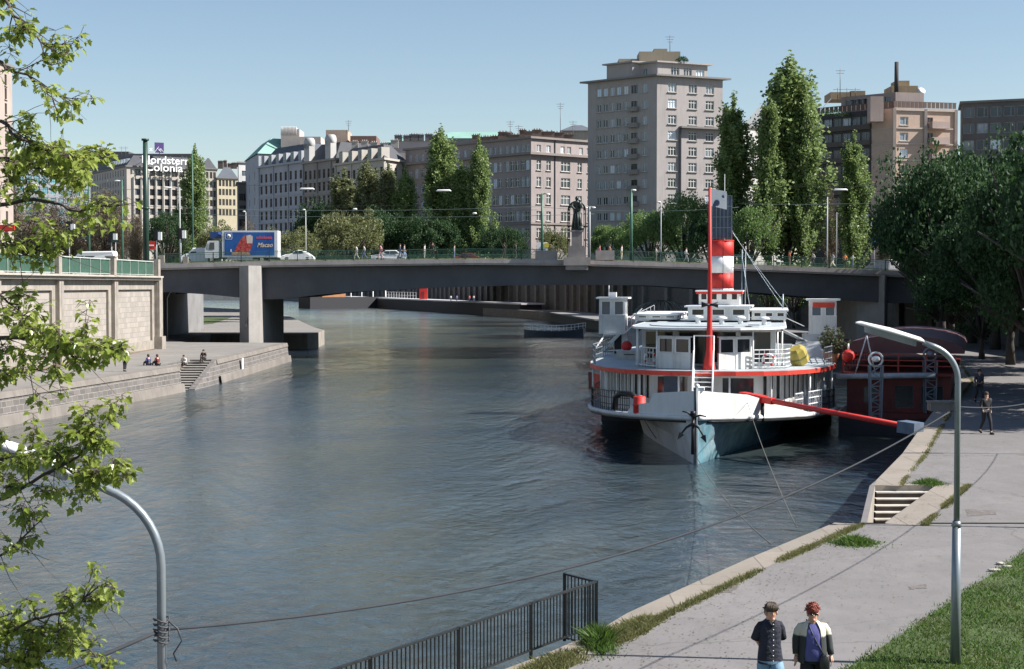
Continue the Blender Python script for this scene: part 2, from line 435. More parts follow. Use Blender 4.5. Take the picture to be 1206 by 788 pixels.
# river stairs, right quay
st = MB(); nose = MB(); step_h, step_d = .165, .31
Mst = mat('stair_stone', (.48,.45,.40), .85, 0, .15, 2, .2, dirt=.3)
for i in range(12):
    y1 = 47.85-i*step_d; z = 2-step_h*(i+1); 
    t = (47.9-y1)/7.6; xl = lerp(11.40, 9.36, t)
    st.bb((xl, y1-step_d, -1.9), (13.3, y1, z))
    nose.bb((xl, y1-step_d-.02, z-.03), (13.3, y1+.0, z+.004))
t_ = thing('river_stairs', 'stone stairs with worn light treads sunk into the near right quay', 'stairs', (12,44,0)); st.build('risers', mat('stair_riser_shaded', (.07,.055,.045), .9, 0, .3, 2, .2), t_); nose.build('treads', Mst, t_)  # risers coloured dark for shade, treads pale for sunlight
# lawn on the right
lawn = [(2.5,19),(5.6,25.0),(7.2,27.6),(9.2,31.0),(11.6,35.0),(13.6,38.6),(15.4,42.0),(18,48),(23,56),(36,58),(32,48),(24.2,40),(24.2,9),(0,9)]
MB().poly([(x, y, 2.03) for x, y in lawn]).build('lawn', M_grassg); tag(bpy.data.objects['lawn'], kind='structure')

# left quay
LE = [(-42,50),(-34,72),(-30.15,90),(-28.2,103),(-26.1,117.8),(-25.95,119)]
LE2 = [(-25.1,129.5),(-24.8,148),(-24.6,167)]
LN = [(-28.0,119),(-27.3,129.5)]
FE = [(-24.6,167),(-36,169),(-39,174),(-39,198),(-26.6,198.5),(-25.8,203),(-26.4,215),(-29,226),(-31.6,239),(-42.7,298),(-51,337),(-70,400),(-110,480)]
lq = MB()
WL = [(-44,50),(-38.5,72),(-37.2,90),(-36.8,103),(-36,117.8),(-36,119)]
strip(lq, LE, WL, 2.0)
lq.poly([(-28.0,119,2),(-25.95+.0,119,2),(-36,119,2)])
lq.poly([(-28.0,119,2),(-36,119,2),(-36,129.5,2),(-27.3,129.5,2)])
strip(lq, LE2, [(-36,129.5),(-36,148),(-43,167)], 2.0)
lq.poly([(-24.6,167,2),(-43,167,2),(-43,198,2),(-39,198,2),(-39,174,2),(-36,169,2)])
lq.poly([(-43,198,2),(-43,214,2),(-70,220,2),(-120,330,2),(-110,480,2),(-70,400,2),(-51,337,2),(-42.7,298,2),(-31.6,239,2),(-29,226,2),(-26.4,215,2),(-25.8,203,2),(-26.6,198.5,2),(-39,198,2)])
def drop(mb, pts, m=1, batter=0):
    for a, b in zip(pts[:-1], pts[1:]): mb.poly([(*a, 1.999), (*b, 1.999), (b[0]+batter, b[1], -2), (a[0]+batter, a[1], -2)], m)
drop(lq, LE, 1, .5); drop(lq, LE2, 1, .5); drop(lq, FE[:3], 1); drop(lq, FE[2:], 2)
drop(lq, [(-25.95,119),(-28.0,119),(-27.3,129.5),(-25.1,129.5)], 1)
# sloping cheek beside the left stairs
lq.add([(-25.1,129.5,2),(-25.45,129.5,2),(-25.25,121.5,.05),(-25.75,121.5,.05),(-24.6,129.5,-2),(-25.75,129.5,-2),(-24.75,121.5,-2),(-25.75,121.5,-2)],
       [(0,2,3,1),(0,4,6,2),(2,6,7,3),(1,3,7,5)], 1)
o = lq.build('left_quay', [M_quayL, M_stone, M_conc]); tag(o, kind='structure')
cp2 = MB()
for E in (LE, LE2):
    for a, b in zip(E[:-1], E[1:]): cp2.poly([(*a, 2.006), (*b, 2.006), (b[0]-.7, b[1], 2.006), (a[0]-.7, a[1], 2.006)])
    for a, b in zip(E[:-1], E[1:]): cp2.poly([(a[0]+.03, a[1], 2.006), (b[0]+.03, b[1], 2.006), (b[0]+.13, b[1], 1.62), (a[0]+.13, a[1], 1.62)])
    for a, b in zip(E[:-1], E[1:]):                                   # rendered footing band near the water
        cp2.poly([(a[0]+.40, a[1], .62), (b[0]+.40, b[1], .62), (b[0]+.58, b[1], -.6), (a[0]+.58, a[1], -.6)])
        cp2.poly([(a[0]+.30, a[1], .66), (b[0]+.30, b[1], .66), (b[0]+.40, b[1], .62), (a[0]+.40, a[1], .62)])
o = cp2.build('left_coping', mat('left_coping_concrete', (.19,.17,.15), .9, 0, .2, .6, .3, dirt=.5, dirtcol=(.09,.08,.075), streak=.5)); tag(o, kind='structure')
st = MB(); nose = MB(); Mst2 = mat('stair_stone_grey', (.36,.34,.31), .85, 0, .15, 2, .2)
for i in range(12):
    y1 = 129.45-i*.66; z = 2-.166*(i+1)
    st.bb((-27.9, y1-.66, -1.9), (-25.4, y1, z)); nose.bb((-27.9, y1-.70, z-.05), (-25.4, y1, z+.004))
t_ = thing('river_stairs', 'flight of stone stairs down to the water in the far left quay wall', 'stairs', (-26.5,125,0)); st.build('risers', MATS['stair_riser_shaded'], t_); nose.build('treads', Mst2, t_)  # same shade-dark riser colour as the right flight

# upper ground on both banks and behind
ug = MB(); ZU = 9.2
LW = [(-44.2,30),(-38.7,72),(-37.4,90),(-37,103),(-36.2,117.8),(-36.2,150),(-43.2,152),(-43.2,214),(-70.5,220),(-121,330),(-112,480),(-190,760),(-400,900)]
strip(ug, LW, [(-1500, p[1]*(1.3)) for p in LW], ZU)
for a, b in zip(LW[6:-1], LW[7:]): ug.poly([(*a, 0), (*a, ZU-.01), (*b, ZU-.01), (*b, 0)], 1)
strip(ug, WALLR, [(1500, p[1]*1.3+5*i) for i, p in enumerate(WALLR)], ZU)
ug.poly([(-148,930,ZU),(1500,1280,ZU),(1500,6000,ZU),(-1500,6000,ZU),(-400,900,ZU)])
ug.poly([(-1500,1170,ZU),(-400,900,ZU),(-1500,6000,ZU)])
ug.poly([(-400,900,-1),(-400,900,ZU),(-148,930,ZU),(-148,930,-1)], 1)
o = ug.build('street_level_ground', [M_upper, M_conc_dark]); tag(o, kind='structure')
# right embankment wall (behind the trees), pilasters along it
rw = MB()
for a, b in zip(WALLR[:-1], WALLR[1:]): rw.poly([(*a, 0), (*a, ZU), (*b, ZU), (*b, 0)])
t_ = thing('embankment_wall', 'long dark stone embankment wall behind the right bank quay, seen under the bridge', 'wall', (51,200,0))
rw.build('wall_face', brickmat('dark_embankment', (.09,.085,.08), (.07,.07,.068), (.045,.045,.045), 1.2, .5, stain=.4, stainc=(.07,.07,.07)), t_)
mp = MB()
for a, b in zip(WALLR[3:-1], WALLR[4:]):
    L = math.dist(a, b); k = max(1, int(L/9))
    for i in range(k):
        p = vl((*a, 0), (*b, 0), i/k); mp.box((p.x, p.y, 5.4), (1.5, 1.5, 7.2), rz=math.atan2(b[1]-a[1], b[0]-a[0]))
build_each(mp, 'pilaster', mat('pale_pilaster', (.15,.15,.145), .9, 0, .2, 1, dirt=.4), t_)
cpw = MB()
for a, b in zip(WALLR[:-1], WALLR[1:]): cpw.bar((*a, ZU+.1), (*b, ZU+.1), 1.1, .3)
cpw.build('cornice', M_walltrim, t_)
# ------------------------------------------------------------ left embankment wall
t_ = thing('embankment_wall', 'pale stone embankment wall with pilasters and green railing above the left quay', 'wall', (-36,120,2))
WX = [(-43.5,60),(-38.2,80),(-36.9,100),(-36,125),(-35.2,151)]
def wx(Y):
    for a, b in zip(WX[:-1], WX[1:]):
        if a[1] <= Y <= b[1]: return lerp(a[0], b[0], (Y-a[1])/(b[1]-a[1]))
    return WX[0][0]
zt = 8.9
b = MB(); pan = MB(); pil = MB(); cor = MB(); ral = MB(); mesh = MB()
ys = [60,72,84,96,108,121.5,136.5,151]
for a, c in zip(ys[:-1], ys[1:]):
    A = Vector((wx(a), a, 0)); C_ = Vector((wx(c), c, 0)); d = (C_-A).normalized(); n_ = Vector((d.y, -d.x, 0)); 
    if n_.x < 0: n_ = -n_
    L = (C_-A).length
    def Q(s, off, z): p = A+d*s+n_*off; return (p.x, p.y, z)
    # frame set proud, panel recessed
    z0, z1, s0, s1 = 2.9, 7.9, 1.3, L-1.3
    b.poly([Q(0,0,1.8),Q(L,0,1.8),Q(L,0,z0),Q(0,0,z0)]); b.poly([Q(0,0,z1),Q(L,0,z1),Q(L,0,zt),Q(0,0,zt)])
    b.poly([Q(0,0,z0),Q(s0,0,z0),Q(s0,0,z1),Q(0,0,z1)]); b.poly([Q(s1,0,z0),Q(L,0,z0),Q(L,0,z1),Q(s1,0,z1)])
    e = -.22
    pan.poly([Q(s0,e,z0),Q(s1,e,z0),Q(s1,e,z1),Q(s0,e,z1)])
    b.poly([Q(s0,0,z1),Q(s1,0,z1),Q(s1,e,z1),Q(s0,e,z1)]); b.poly([Q(s0,0,z0),Q(s1,0,z0),Q(s1,e,z0),Q(s0,e,z0)])
    b.poly([Q(s0,0,z0),Q(s0,e,z0),Q(s0,e,z1),Q(s0,0,z1)]); b.poly([Q(s1,0,z0),Q(s1,e,z0),Q(s1,e,z1),Q(s1,0,z1)])
    ang = math.atan2(d.y, d.x)
    for s_ in (.28, L-.28):
        p = A+d*s_; pil.box((p.x, p.y, (2+zt)/2), (.5, .7, zt-2), rz=ang); pil.box((p.x+.03, p.y, 2.6), (.62, .95, 1.2), rz=ang)
    cor.bar(Q(-.02,.05,zt+.02), Q(L+.02,.05,zt+.02), 1.0, .26); cor.bar(Q(-.02,.18,zt+.22), Q(L+.02,.18,zt+.22), 1.25, .16)
    for s_ in (0,):
        p = A; pil.box((p.x-.1, p.y, zt+1.1), (.75, .75, 1.6), rz=ang); pil.box((p.x-.1, p.y, zt+1.95), (.9, .9, .14), rz=ang)
    k = 5
    for i in range(k+1):
        s_ = lerp(.5, L-.5, i/k); ral.bar(Q(s_,-.1,zt+.3), Q(s_,-.1,zt+1.72), .06)
    ral.bar(Q(.4,-.1,zt+1.72), Q(L-.4,-.1,zt+1.72), .09); ral.bar(Q(.4,-.1,zt+.42), Q(L-.4,-.1,zt+.42), .05)
    mesh.bar(Q(.5,-.16,zt+1.06), Q(L-.5,-.16,zt+1.06), .02, 1.2)
pil.box((-35.3,151.2,5.5), (1.2,1.4,7.1)); pil.box((-35.2,151.2,2.6), (1.5,1.7,1.3)); pil.box((-35.3,151.2,zt+1.1), (.9,.9,1.7))
b.poly([(-35.3,151.6,0),(-43.4,152,0),(-43.4,152,zt),(-35.3,151.6,zt)]); b.poly([(-36.2,151.5,0),(-36.2,151.5,zt),(-43.2,151.9,zt),(-43.2,151.9,0)])
b.build('wall_face', M_walltrim, t_); build_each(pan, 'stone_panel', M_wallst, t_); build_each(pil, 'pilaster', M_walltrim, t_)
cor.build('cornice', mat('cornice_stone', (.38,.35,.30), .85, 0, .12, 1, .2, dirt=.3), t_)
build_each(ral, 'railing', mat('pale_rail', (.42,.46,.42), .5), t_)
build_each(mesh, 'mesh_panel', mat('green_mesh', (.035,.085,.06), .6), t_)
o = MB().bb((-37.1,120,2.004), (-34.9,150,2.06)).build('soil_strip', mat('soil_strip', (.17,.125,.09), .95, 0, .3, 1.5, .4)); tag(o, kind='structure')
o = MB().poly([(-38.4,78,2.02),(-36.6,100,2.02),(-35.6,119,2.02),(-34.3,119,2.02),(-34.9,100,2.02),(-36.2,78,2.02)]).build('soil_bed', MATS['soil_strip']); tag(o, kind='structure')

# ------------------------------------------------------------ bridge
BY0, BY1 = 172.0, 203.0
def ztop(u):        # top edge of the fascia at pixel column u
    pts = [(100,314),(190,311.5),(300,308.5),(420,307),(560,305.5),(680,306.5),(800,310.0),(900,313.5),(1030,318.5),(1150,324),(1300,331)]
    for (a, va), (b_, vb) in zip(pts[:-1], pts[1:]):
        if u <= b_: return P(u, lerp(va, vb, (u-a)/(b_-a)), BY0).z
def zbot(u):
    pts = [(100,352),(195,343.8),(245,347),(300,352.5),(330,352.5),(375,347),(420,343.5),(500,339.5),(600,336.3),(680,335.6),(760,336),(860,342),(960,350),(1045,357),(1090,357),(1150,352),(1300,345)]
    for (a, va), (b_, vb) in zip(pts[:-1], pts[1:]):
        if u <= b_: return P(u, lerp(va, vb, (u-a)/(b_-a)), BY0+.6).z
us = list(range(110, 1300, 14))
bt = thing('road_bridge', 'wide grey concrete girder bridge crossing the river on two slab piers', 'bridge', (0,187,0))
g = MB(); fas = MB(); road = MB(); par = MB()
for u0, u1 in zip(us[:-1], us[1:]):
    x0, x1 = XZ(u0, 336, BY0)[0], XZ(u1, 336, BY0)[0]; t0, t1, b0, b1 = ztop(u0), ztop(u1), zbot(u0), zbot(u1)
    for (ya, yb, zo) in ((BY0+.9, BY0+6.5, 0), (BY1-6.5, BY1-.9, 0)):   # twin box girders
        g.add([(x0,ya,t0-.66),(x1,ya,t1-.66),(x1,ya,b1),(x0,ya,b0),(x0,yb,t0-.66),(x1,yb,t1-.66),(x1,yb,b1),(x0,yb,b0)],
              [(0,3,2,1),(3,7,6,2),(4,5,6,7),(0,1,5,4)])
    zc = .02
    fas.add([(x0,BY0,t0),(x1,BY0,t1),(x1,BY0,t1-.62),(x0,BY0,t0-.62),(x0,BY1,t0),(x1,BY1,t1),(x1,BY1,t1-.62),(x0,BY1,t0-.62)],
            [(0,3,2,1),(3,7,6,2),(4,5,6,7),(0,1,5,4)])
    fas.add([(x0,BY0-.14,t0+.02),(x1,BY0-.14,t1+.02),(x1,BY0-.14,t1-.42),(x0,BY0-.14,t0-.42),(x0,BY0-.003,t0+.02),(x1,BY0-.003,t1+.02),(x1,BY0-.003,t1-.42),(x0,BY0-.003,t0-.42)],
            [(0,3,2,1),(3,7,6,2),(0,1,5,4)])
    road.poly([(x0,BY0+2.6,t0+.008),(x1,BY0+2.6,t1+.008),(x1,BY1-2.6,t1+.008),(x0,BY1-2.6,t0+.008)])
    par.poly([(x0,BY0+2.5,t0+.01),(x1,BY0+2.5,t1+.01),(x1,BY0+2.5,t1+.14),(x0,BY0+2.5,t0+.14)])
    for (ya, yb) in ((BY0+.25, BY0+2.5), (BY1-2.5, BY1-.2)):
        par.poly([(x0,ya,t0+.14),(x1,ya,t1+.14),(x1,yb,t1+.14),(x0,yb,t0+.14)])
    par.poly([(x0,BY1-2.5,t0+.01),(x1,BY1-2.5,t1+.01),(x1,BY1-2.5,t1+.14),(x0,BY1-2.5,t0+.14)])
    par.poly([(x0,BY0+.25,t0+.0),(x1,BY0+.25,t1+.0),(x1,BY0+.25,t1+.14),(x0,BY0+.25,t0+.14)])
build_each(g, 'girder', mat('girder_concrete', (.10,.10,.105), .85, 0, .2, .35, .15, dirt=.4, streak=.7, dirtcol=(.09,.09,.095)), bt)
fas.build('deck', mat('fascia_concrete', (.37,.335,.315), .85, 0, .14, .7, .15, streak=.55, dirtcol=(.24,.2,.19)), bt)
road.build('roadway', M_asph, bt); par.build('pavement', mat('bridge_kerb', (.48,.48,.30), .9), bt)
for (u, lab) in ((305, None), (1047, None)):
    X = XZ(u, 403, 170)[0]; zt_ = P(u, 352, 172).z+.1 if u < 600 else P(u, 357, 172).z+.1
    p = MB(); x1 = X; x0 = X-2.5
    zt_ = max(zt_, 7)
    out = [(x0,172.0),(x0+1.45,169.6),(x1,170.8),(x1,188.5),(x0+.3,190),(x0,188.5)]
    if u > 600: out = [(X-2.6,174.5),(X-.5,173.0),(X-.25,171.2),(X+.6,173.2),(X+.6,188.5),(X-2.6,188.5)]
    p.prism(out, -1.5, ztop(u)-.45)
    p.build('pier', mat('pier_concrete', (.30,.285,.265), .85, 0, .12, .8, .2, streak=.4, dirtcol=(.2,.19,.18)), bt)
gf = MB(); rg = random.Random(8)
for i in range(9):
    bx = lerp(-29.6, -28.75, i/8); zz_ = 3.9+.25*(i % 3)
    gf.tube([(bx+rg.uniform(-.1,.1), 169.68+(bx+29.6)*.77-.1+rg.uniform(0,.01), zz_+rg.uniform(-.5,.5)) for _ in range(5)], .022, 4)
gf.build('graffiti', mat('graffiti_dark', (.12,.11,.12), .9), bt)
# deck railing: near and far
def rail(y, name, skip=()):
    r = MB(); posts = MB()
    for u0, u1 in zip(us[:-1], us[1:]):
        if u0 < 180 or u1 > 1100: continue
        x0, x1 = XZ(u0, 336, BY0)[0], XZ(u1, 336, BY0)[0]; t0, t1 = ztop(u0), ztop(u1)
        if y < 180 and 640 < u0 < 712: continue
        for h, w_ in ((1.18, .075), (1.0, .04), (.2, .045)): r.bar((x0,y,t0+h), (x1,y,t1+h), w_)
        k = 9
        for i in range(k):
            x = lerp(x0, x1, i/k); z = lerp(t0, t1, i/k); r.bar((x,y,z+.2), (x,y,z+1.0), .028)
    for u in range(185, 1100, 33):
        if y < 180 and 645 < u < 708: continue
        x = XZ(u, 336, BY0)[0]; z = ztop(u); posts.bar((x,y-.02,z), (x,y-.02,z+1.24), .09)
    build_each(r, 'railing', mat('green_rail', (.045,.12,.085), .5), bt); build_each(posts, 'rail_post', mat('dark_green_post', (.02,.05,.04), .5), bt)
rail(BY0+.2, ''); rail(BY1-.2, '')
# pale solid posts where the left bank railing meets the bridge
pp = MB()
for u, v0 in ((190,303),(218,305)):
    x, z = XZ(u, v0, BY0); pp.box((x, BY0+.35, z-.4), (.55,.55,1.3))
build_each(pp, 'end_post', M_conc, bt)
# statue balcony under the fascia
bal = MB(); x, z = XZ(679.5, 313, BY0-1)
bal.box((x, BY0-.7, ztop(680)-.15), (3.0,1.3,.9)); bal.box((x, BY0-.6, ztop(680)-.85), (2.5,1.1,.5)); 
bal.box((x-3.4, BY0+.1, ztop(680)+.55), (2.5,.4,1.1)); bal.box((x+3.2, BY0+.1, ztop(680)+.55), (2.1,.4,1.1))
bal.build('balcony', mat('balcony_stone', (.30,.27,.25), .85, 0, .15, 1, .2, dirt=.3), bt)

# Madonna statue with wrought arch
X = x; Z = ztop(680)+.3
sm = mat('dark_bronze', (.045,.055,.05), .45, .5, .3, 4)
s_ = thing('statue', 'dark bronze robed statue under a wrought arch on a stone pedestal mid-bridge', 'statue', (X,BY0-.6,Z))
MB().box((X,BY0-.6,Z+.55), (2.0,1.1,1.1)).box((X,BY0-.6,Z+1.2), (1.7,1.0,.2)).box((X,BY0-.6,Z+2.05), (1.15,.9,1.6)).box((X,BY0-.6,Z+2.95), (1.4,1.05,.2)).build('pedestal', mat('pedestal_stone', (.22,.20,.19), .85, 0, .2, 1, .2), s_)
fg = MB(); z0 = Z+3.05
fg.lathe([(.62,0),(.66,.15),(.5,.3),(.42,.8),(.40,1.6),(.46,2.3),(.40,2.7),(.52,2.95),(.42,3.15),(.14,3.3),(.13,3.36)], (X,BY0-.6,z0), 14, sx=.95, sy=.7)
fg.ball((X,BY0-.62,z0+3.55), (.21,.23,.27), 12)
fg.tube([(X+.36,BY0-.6,z0+3.05),(X+.62,BY0-.85,z0+2.5),(X+.35,BY0-1.1,z0+2.45)], [.16,.14,.1], 8)
fg.tube([(X-.36,BY0-.6,z0+3.05),(X-.62,BY0-.9,z0+2.6),(X-.2,BY0-1.1,z0+2.3)], [.16,.14,.1], 8)
fg.ball((X+.33,BY0-1.0,z0+2.85), (.2,.2,.35), 8); fg.ball((X+.33,BY0-1.02,z0+3.27), .14, 8)
for a in range(9):
    an = a*.7; fg.tube([(X+math.cos(an)*.3,BY0-.6+math.sin(an)*.25,z0+2.2),(X+math.cos(an)*.55,BY0-.6+math.sin(an)*.42,z0)], [.09,.14], 6)
fg.ball((X+.4,BY0-.9,z0+.2), (.45,.35,.3), 8)
fg.build('figure', sm, s_)
ar = MB(); z1 = Z+5.35
pts = [(X-.98,BY0-.3,Z+.5),(X-.98,BY0-.3,z1)]+[(X-.98*math.cos(a*math.pi/10),BY0-.3,z1+.95*math.sin(a*math.pi/10)) for a in range(1,10)]+[(X+.98,BY0-.3,z1),(X+.98,BY0-.3,Z+.5)]
ar.tube(pts, .07, 6)
pts2 = [(X+(p[0]-X)*.82, p[1], Z+.5+(p[2]-Z-.5)*.96) for p in pts]; ar.tube(pts2, .04, 6)
random.seed(3)
for k in range(40):
    t = k/39; i = min(int(t*(len(pts)-1)), len(pts)-2); f_ = t*(len(pts)-1)-i; a = vl(pts[i], pts[i+1], f_); c = vl(pts2[i], pts2[i+1], f_); m_ = (a+c)/2
    ar.ball(m_+Vector((random.uniform(-.06,.06),0,0)), (.09,.04,.1), 6)
ar.build('arch', sm, s_)
# ------------------------------------------------------------ paddle steamer (local frame: x across, y aft of the bow, z up)
SO = Vector((8.5, 70.5, 0)); SA = R(9.85)
ex = Vector((math.cos(SA), -math.sin(SA), 0)); ey = Vector((math.sin(SA), math.cos(SA), 0))
def LS(u, v, s):
    d = ray(u, v); c = Vector((0,0,CAMZ)); k = (s-(c-SO).dot(ey))/d.dot(ey); p = c+d*k-SO
    return p.dot(ex), p.z
def SW(t, s, z): return SO+ex*t+ey*s+Vector((0,0,z))
white = mat('ship_white', (.70,.70,.68), .5, 0, .06, .8, dirt=.4, dirtcol=(.33,.25,.18), streak=.4)
whites = mat('ship_white_clean', (.78,.78,.77), .45, 0, .04, 1)
greyw = mat('hull_greywhite', (.56,.57,.58), .6, 0, .12, .9, .1, dirt=.5, dirtcol=(.25,.22,.2), streak=.45)
blue = mat('hull_blue', (.10,.22,.27), .6, 0, .3, 1.3, .2, dirt=.8, dirtcol=(.30,.38,.40), streak=.6)
red = mat('signal_red', (.58,.03,.022), .6, 0, .12, 2)
red2 = mat('trim_red', (.60,.05,.03), .5, 0, .15, 2, dirt=.3)
blk = mat('black_iron', (.018,.018,.02), .5, .3, .3, 4)
deckm = mat('ship_deck', (.40,.42,.44), .7, 0, .15, 1, dirt=.3)
roofm = mat('ship_roof', (.36,.40,.42), .6, 0, .15, .8, dirt=.3, dirtcol=(.5,.48,.45))
dkglass = glassmat('dark_glass', (.012,.014,.016))
paleglass = glassmat('blue_glass', (.03,.05,.075))
def interp(tab, s):
    for (a, va), (b_, vb) in zip(tab[:-1], tab[1:]):
        if s <= b_: return lerp(va, vb, (s-a)/(b_-a))
    return tab[-1][1]
GT = [(0,.10),(.5,.5),(1.2,1.1),(2.8,2.3),(5,3.5),(7.5,4.5),(9,5.1),(13,6.4),(17,7.0),(36,7.0),(44,5.8),(52,3.8),(57,.6)]
ZD = [(0,2.25),(5,1.95),(9,1.72),(17,1.42),(36,1.42),(50,1.8),(57,2.1)]
HB = [(0,.05),(.3,.16),(2,.55),(4,1.05),(8,2.1),(12,3.1),(15,3.7),(20,4.0),(40,4.0),(50,3.0),(56,.3)]
ship = thing('paddle_steamer', 'white paddle steamer with red mast and banded red and white funnel', 'ship', tuple(SO), -SA, world=False)
ss = [0,.25,.5,.85,1.2,2,2.8,4,5,6.2,7.5,9,11,13,15,17,22,28,36,40,44,48,52,55,57]
for sg, nm, mt in ((-1, 'hull', greyw), (1, 'hull', blue)):
    h = MB(); secs = []
    for s in ss:
        b_ = interp(HB, s); fl = min(interp(GT, s), b_*1.0+.5+.1*min(s, 4)) if s > .3 else b_
        secs.append([(sg*b_*.5, s+.25, -1.2), (sg*b_, s+(.12 if s<1 else 0), 0), (sg*lerp(b_, fl, .35), s, 1.0), (sg*min(fl, interp(GT, s)), s, interp(ZD, s)-.18)])
    h.loft(secs if sg > 0 else [list(reversed(x)) for x in secs], smooth=False)
    tag(h.build(nm, mt, ship), 'teal blue painted side of the hull' if sg > 0 else 'grey white side of the hull')
g = MB()        # guard deck: one closed slab
oL = [(-interp(GT, s), s) for s in ss]; oR = [(interp(GT, s), s) for s in ss]
for i in range(len(ss)-1):
    z0, z1 = interp(ZD, ss[i]), interp(ZD, ss[i+1])
    g.add([(*oL[i], z0), (*oR[i], z0), (*oR[i+1], z1), (*oL[i+1], z1), (*oL[i], z0-.2), (*oR[i], z0-.2), (*oR[i+1], z1-.2), (*oL[i+1], z1-.2)],
          [(0,1,2,3),(4,7,6,5),(1,5,6,2),(0,3,7,4)])
g.build('main_deck', deckm, ship)
wale = MB()
for O in (oL, oR):
    wale.tube([(p[0], p[1], interp(ZD, p[1])-.1) for p in O], .13, 6)
build_each(wale, 'wale', mat('wale_white', (.62,.62,.62), .6, 0, .1, 1, dirt=.5), ship)
wl2 = MB()
for O in (oL, oR): wl2.tube([(p[0]*1.0, p[1], interp(ZD, p[1])-.26) for p in O[2:]], .07, 6)
build_each(wl2, 'rubbing_strake', blk, ship)
# bulwark
BWL = [(0,3.42),(2.6,3.12),(2.95,2.62),(4.6,2.42),(5.4,2.05)]; BWR = [(0,3.42),(2.8,3.08),(4.2,2.75),(7,2.2),(9.5,1.75)]
def gpt(s, sg): return (sg*interp(GT, s), s)
for sg, tab, smax in ((-1, BWL, 5.4), (1, BWR, 9.5)):
    bw = MB(); st_ = [0,.25,.5,.85,1.2,2,2.6,2.8,2.95,3.5,4.2,4.6,5,5.4]+([6.2,7,7.5,9,9.5] if sg > 0 else [])
    secs = []
    for s in st_:
        x, y = gpt(s, sg); z0 = interp(ZD, s)-.2; z1 = max(interp(tab, s), z0+.22)
        lean = -.06*(z1-z0)
        secs.append([(x, y, z0), (x-sg*lean*.0, y-.02, z1), (x-sg*.09, y+.06, z1), (x-sg*.09, y+.06, z0)])
    bw.loft(secs, smooth=False, closed=True, cap=True)
    bw.build('bulwark', white if sg > 0 else mat('bulwark_shaded_white', (.66,.67,.68), .55, 0, .06, 1, dirt=.25, dirtcol=(.4,.35,.3), streak=.2), ship)  # left side is the white paint toned grey for shade
stem = MB(); stem.tube([(0,.0,3.55),(0,-.06,2.1),(0,.0,1),(0,.12,0),(0,.3,-.8)], [.10,.09,.1,.11,.1], 8)
stem.build('stem', mat('stem_iron', (.12,.15,.17), .6, 0, .3, 2), ship)
MB().tube([(0,-.10,3.6),(0,-.14,2.1)], .035, 6).build('stem_rod', blk, ship)
MB().box((.12,.35,3.5), (.5,.5,.14)).ball((.05,.2,3.62), .12, 8).build('bow_cap', whites, ship)

# wall with openings, in any frame
def wallseg(mb, A, B, z0, z1, holes, m=0, rec=.12, glass=None, gm=0, frame=None, fm=0, mull=0, fw=.06, back=None):
    A = Vector((A[0], A[1], 0)); B = Vector((B[0], B[1], 0)); L = (B-A).length; d = (B-A)/L; n = Vector((d.y, -d.x, 0))
    us_ = sorted({0.0, L}|{round(h[0], 4) for h in holes}|{round(h[1], 4) for h in holes})
    zs_ = sorted({z0, z1}|{round(h[2], 4) for h in holes}|{round(h[3], 4) for h in holes})
    def q(s, z, o=0): p = A+d*s+n*o; return (p.x, p.y, z)
    H_ = [(round(h[0], 4), round(h[1], 4), round(h[2], 4), round(h[3], 4)) for h in holes]
    for j in range(len(zs_)-1):
        zc = (zs_[j]+zs_[j+1])/2; run = None
        for i in range(len(us_)-1):
            uc = (us_[i]+us_[i+1])/2
            inside = any(h[0] < uc < h[1] and h[2] < zc < h[3] for h in H_)
            if not inside:
                if run is None: run = us_[i]
            if inside or i == len(us_)-2:
                if run is not None:
                    e = us_[i] if inside else us_[i+1]
                    mb.poly([q(run, zs_[j]), q(e, zs_[j]), q(e, zs_[j+1]), q(run, zs_[j+1])], m); run = None
    for (a, b_, c, e) in H_:
        for p1, p2 in (((a, c), (a, e)), ((a, e), (b_, e)), ((b_, e), (b_, c)), ((b_, c), (a, c))):
            mb.poly([q(p1[0], p1[1]), q(p2[0], p2[1]), q(p2[0], p2[1], -rec), q(p1[0], p1[1], -rec)], m)
        if isinstance(glass, WinSet):
            frame = MB(); glass.items.append(frame); frame.poly([q(a, c, -rec), q(b_, c, -rec), q(b_, e, -rec), q(a, e, -rec)], 0); fm = 1
        elif glass is not None: glass.poly([q(a, c, -rec), q(b_, c, -rec), q(b_, e, -rec), q(a, e, -rec)], gm)
        if frame is not None:
            o = -rec+.03
            for p1, p2 in (((a, c), (a, e)), ((a, e), (b_, e)), ((b_, e), (b_, c)), ((b_, c), (a, c))):
                frame.bar(q(*p1, o), q(*p2, o), fw, fw, m=fm)
            for k in range(mull):
                x = lerp(a, b_, (k+1)/(mull+1)); frame.bar(q(x, c, o), q(x, e, o), fw*.8, fw*.8, m=fm)
# lower house
lh = MB(); gl = WinSet(); fr = Nul()
LHo = [(-6.3,34),(-6.3,16.5),(-5.9,14.6),(-5.0,12.6),(-4.0,11.0),(-2.9,9.9),(2.9,9.9),(4.0,11.0),(5.0,12.6),(5.9,14.6),(6.3,16.5),(6.3,34),(3.5,44)]
zl0, zl1 = 1.5, 3.74
for i in range(len(LHo)-1):
    A, B = LHo[i], LHo[i+1]; L = math.dist(A, B); hs = []
    if i == 5:
        hs = [(.35,1.05,1.75,3.5),(1.35,1.95,1.75,3.5),(2.45,3.3,1.6,3.55),(3.75,5.4,1.9,3.45)]
    elif i in (0, 10):
        k = int(L/.62); hs = [(.3+.62*j, .3+.62*j+.40, 2.35, 3.5) for j in range(k)]
    elif i < 11:
        k = max(2, int(L/.46)); w_ = (L-.12)/k; hs = [(.06+w_*j+.06, .06+w_*(j+1)-.06, 2.3, 3.55) for j in range(k)]
    wallseg(lh, A, B, zl0, zl1, hs, glass=gl, frame=fr, fw=.035)
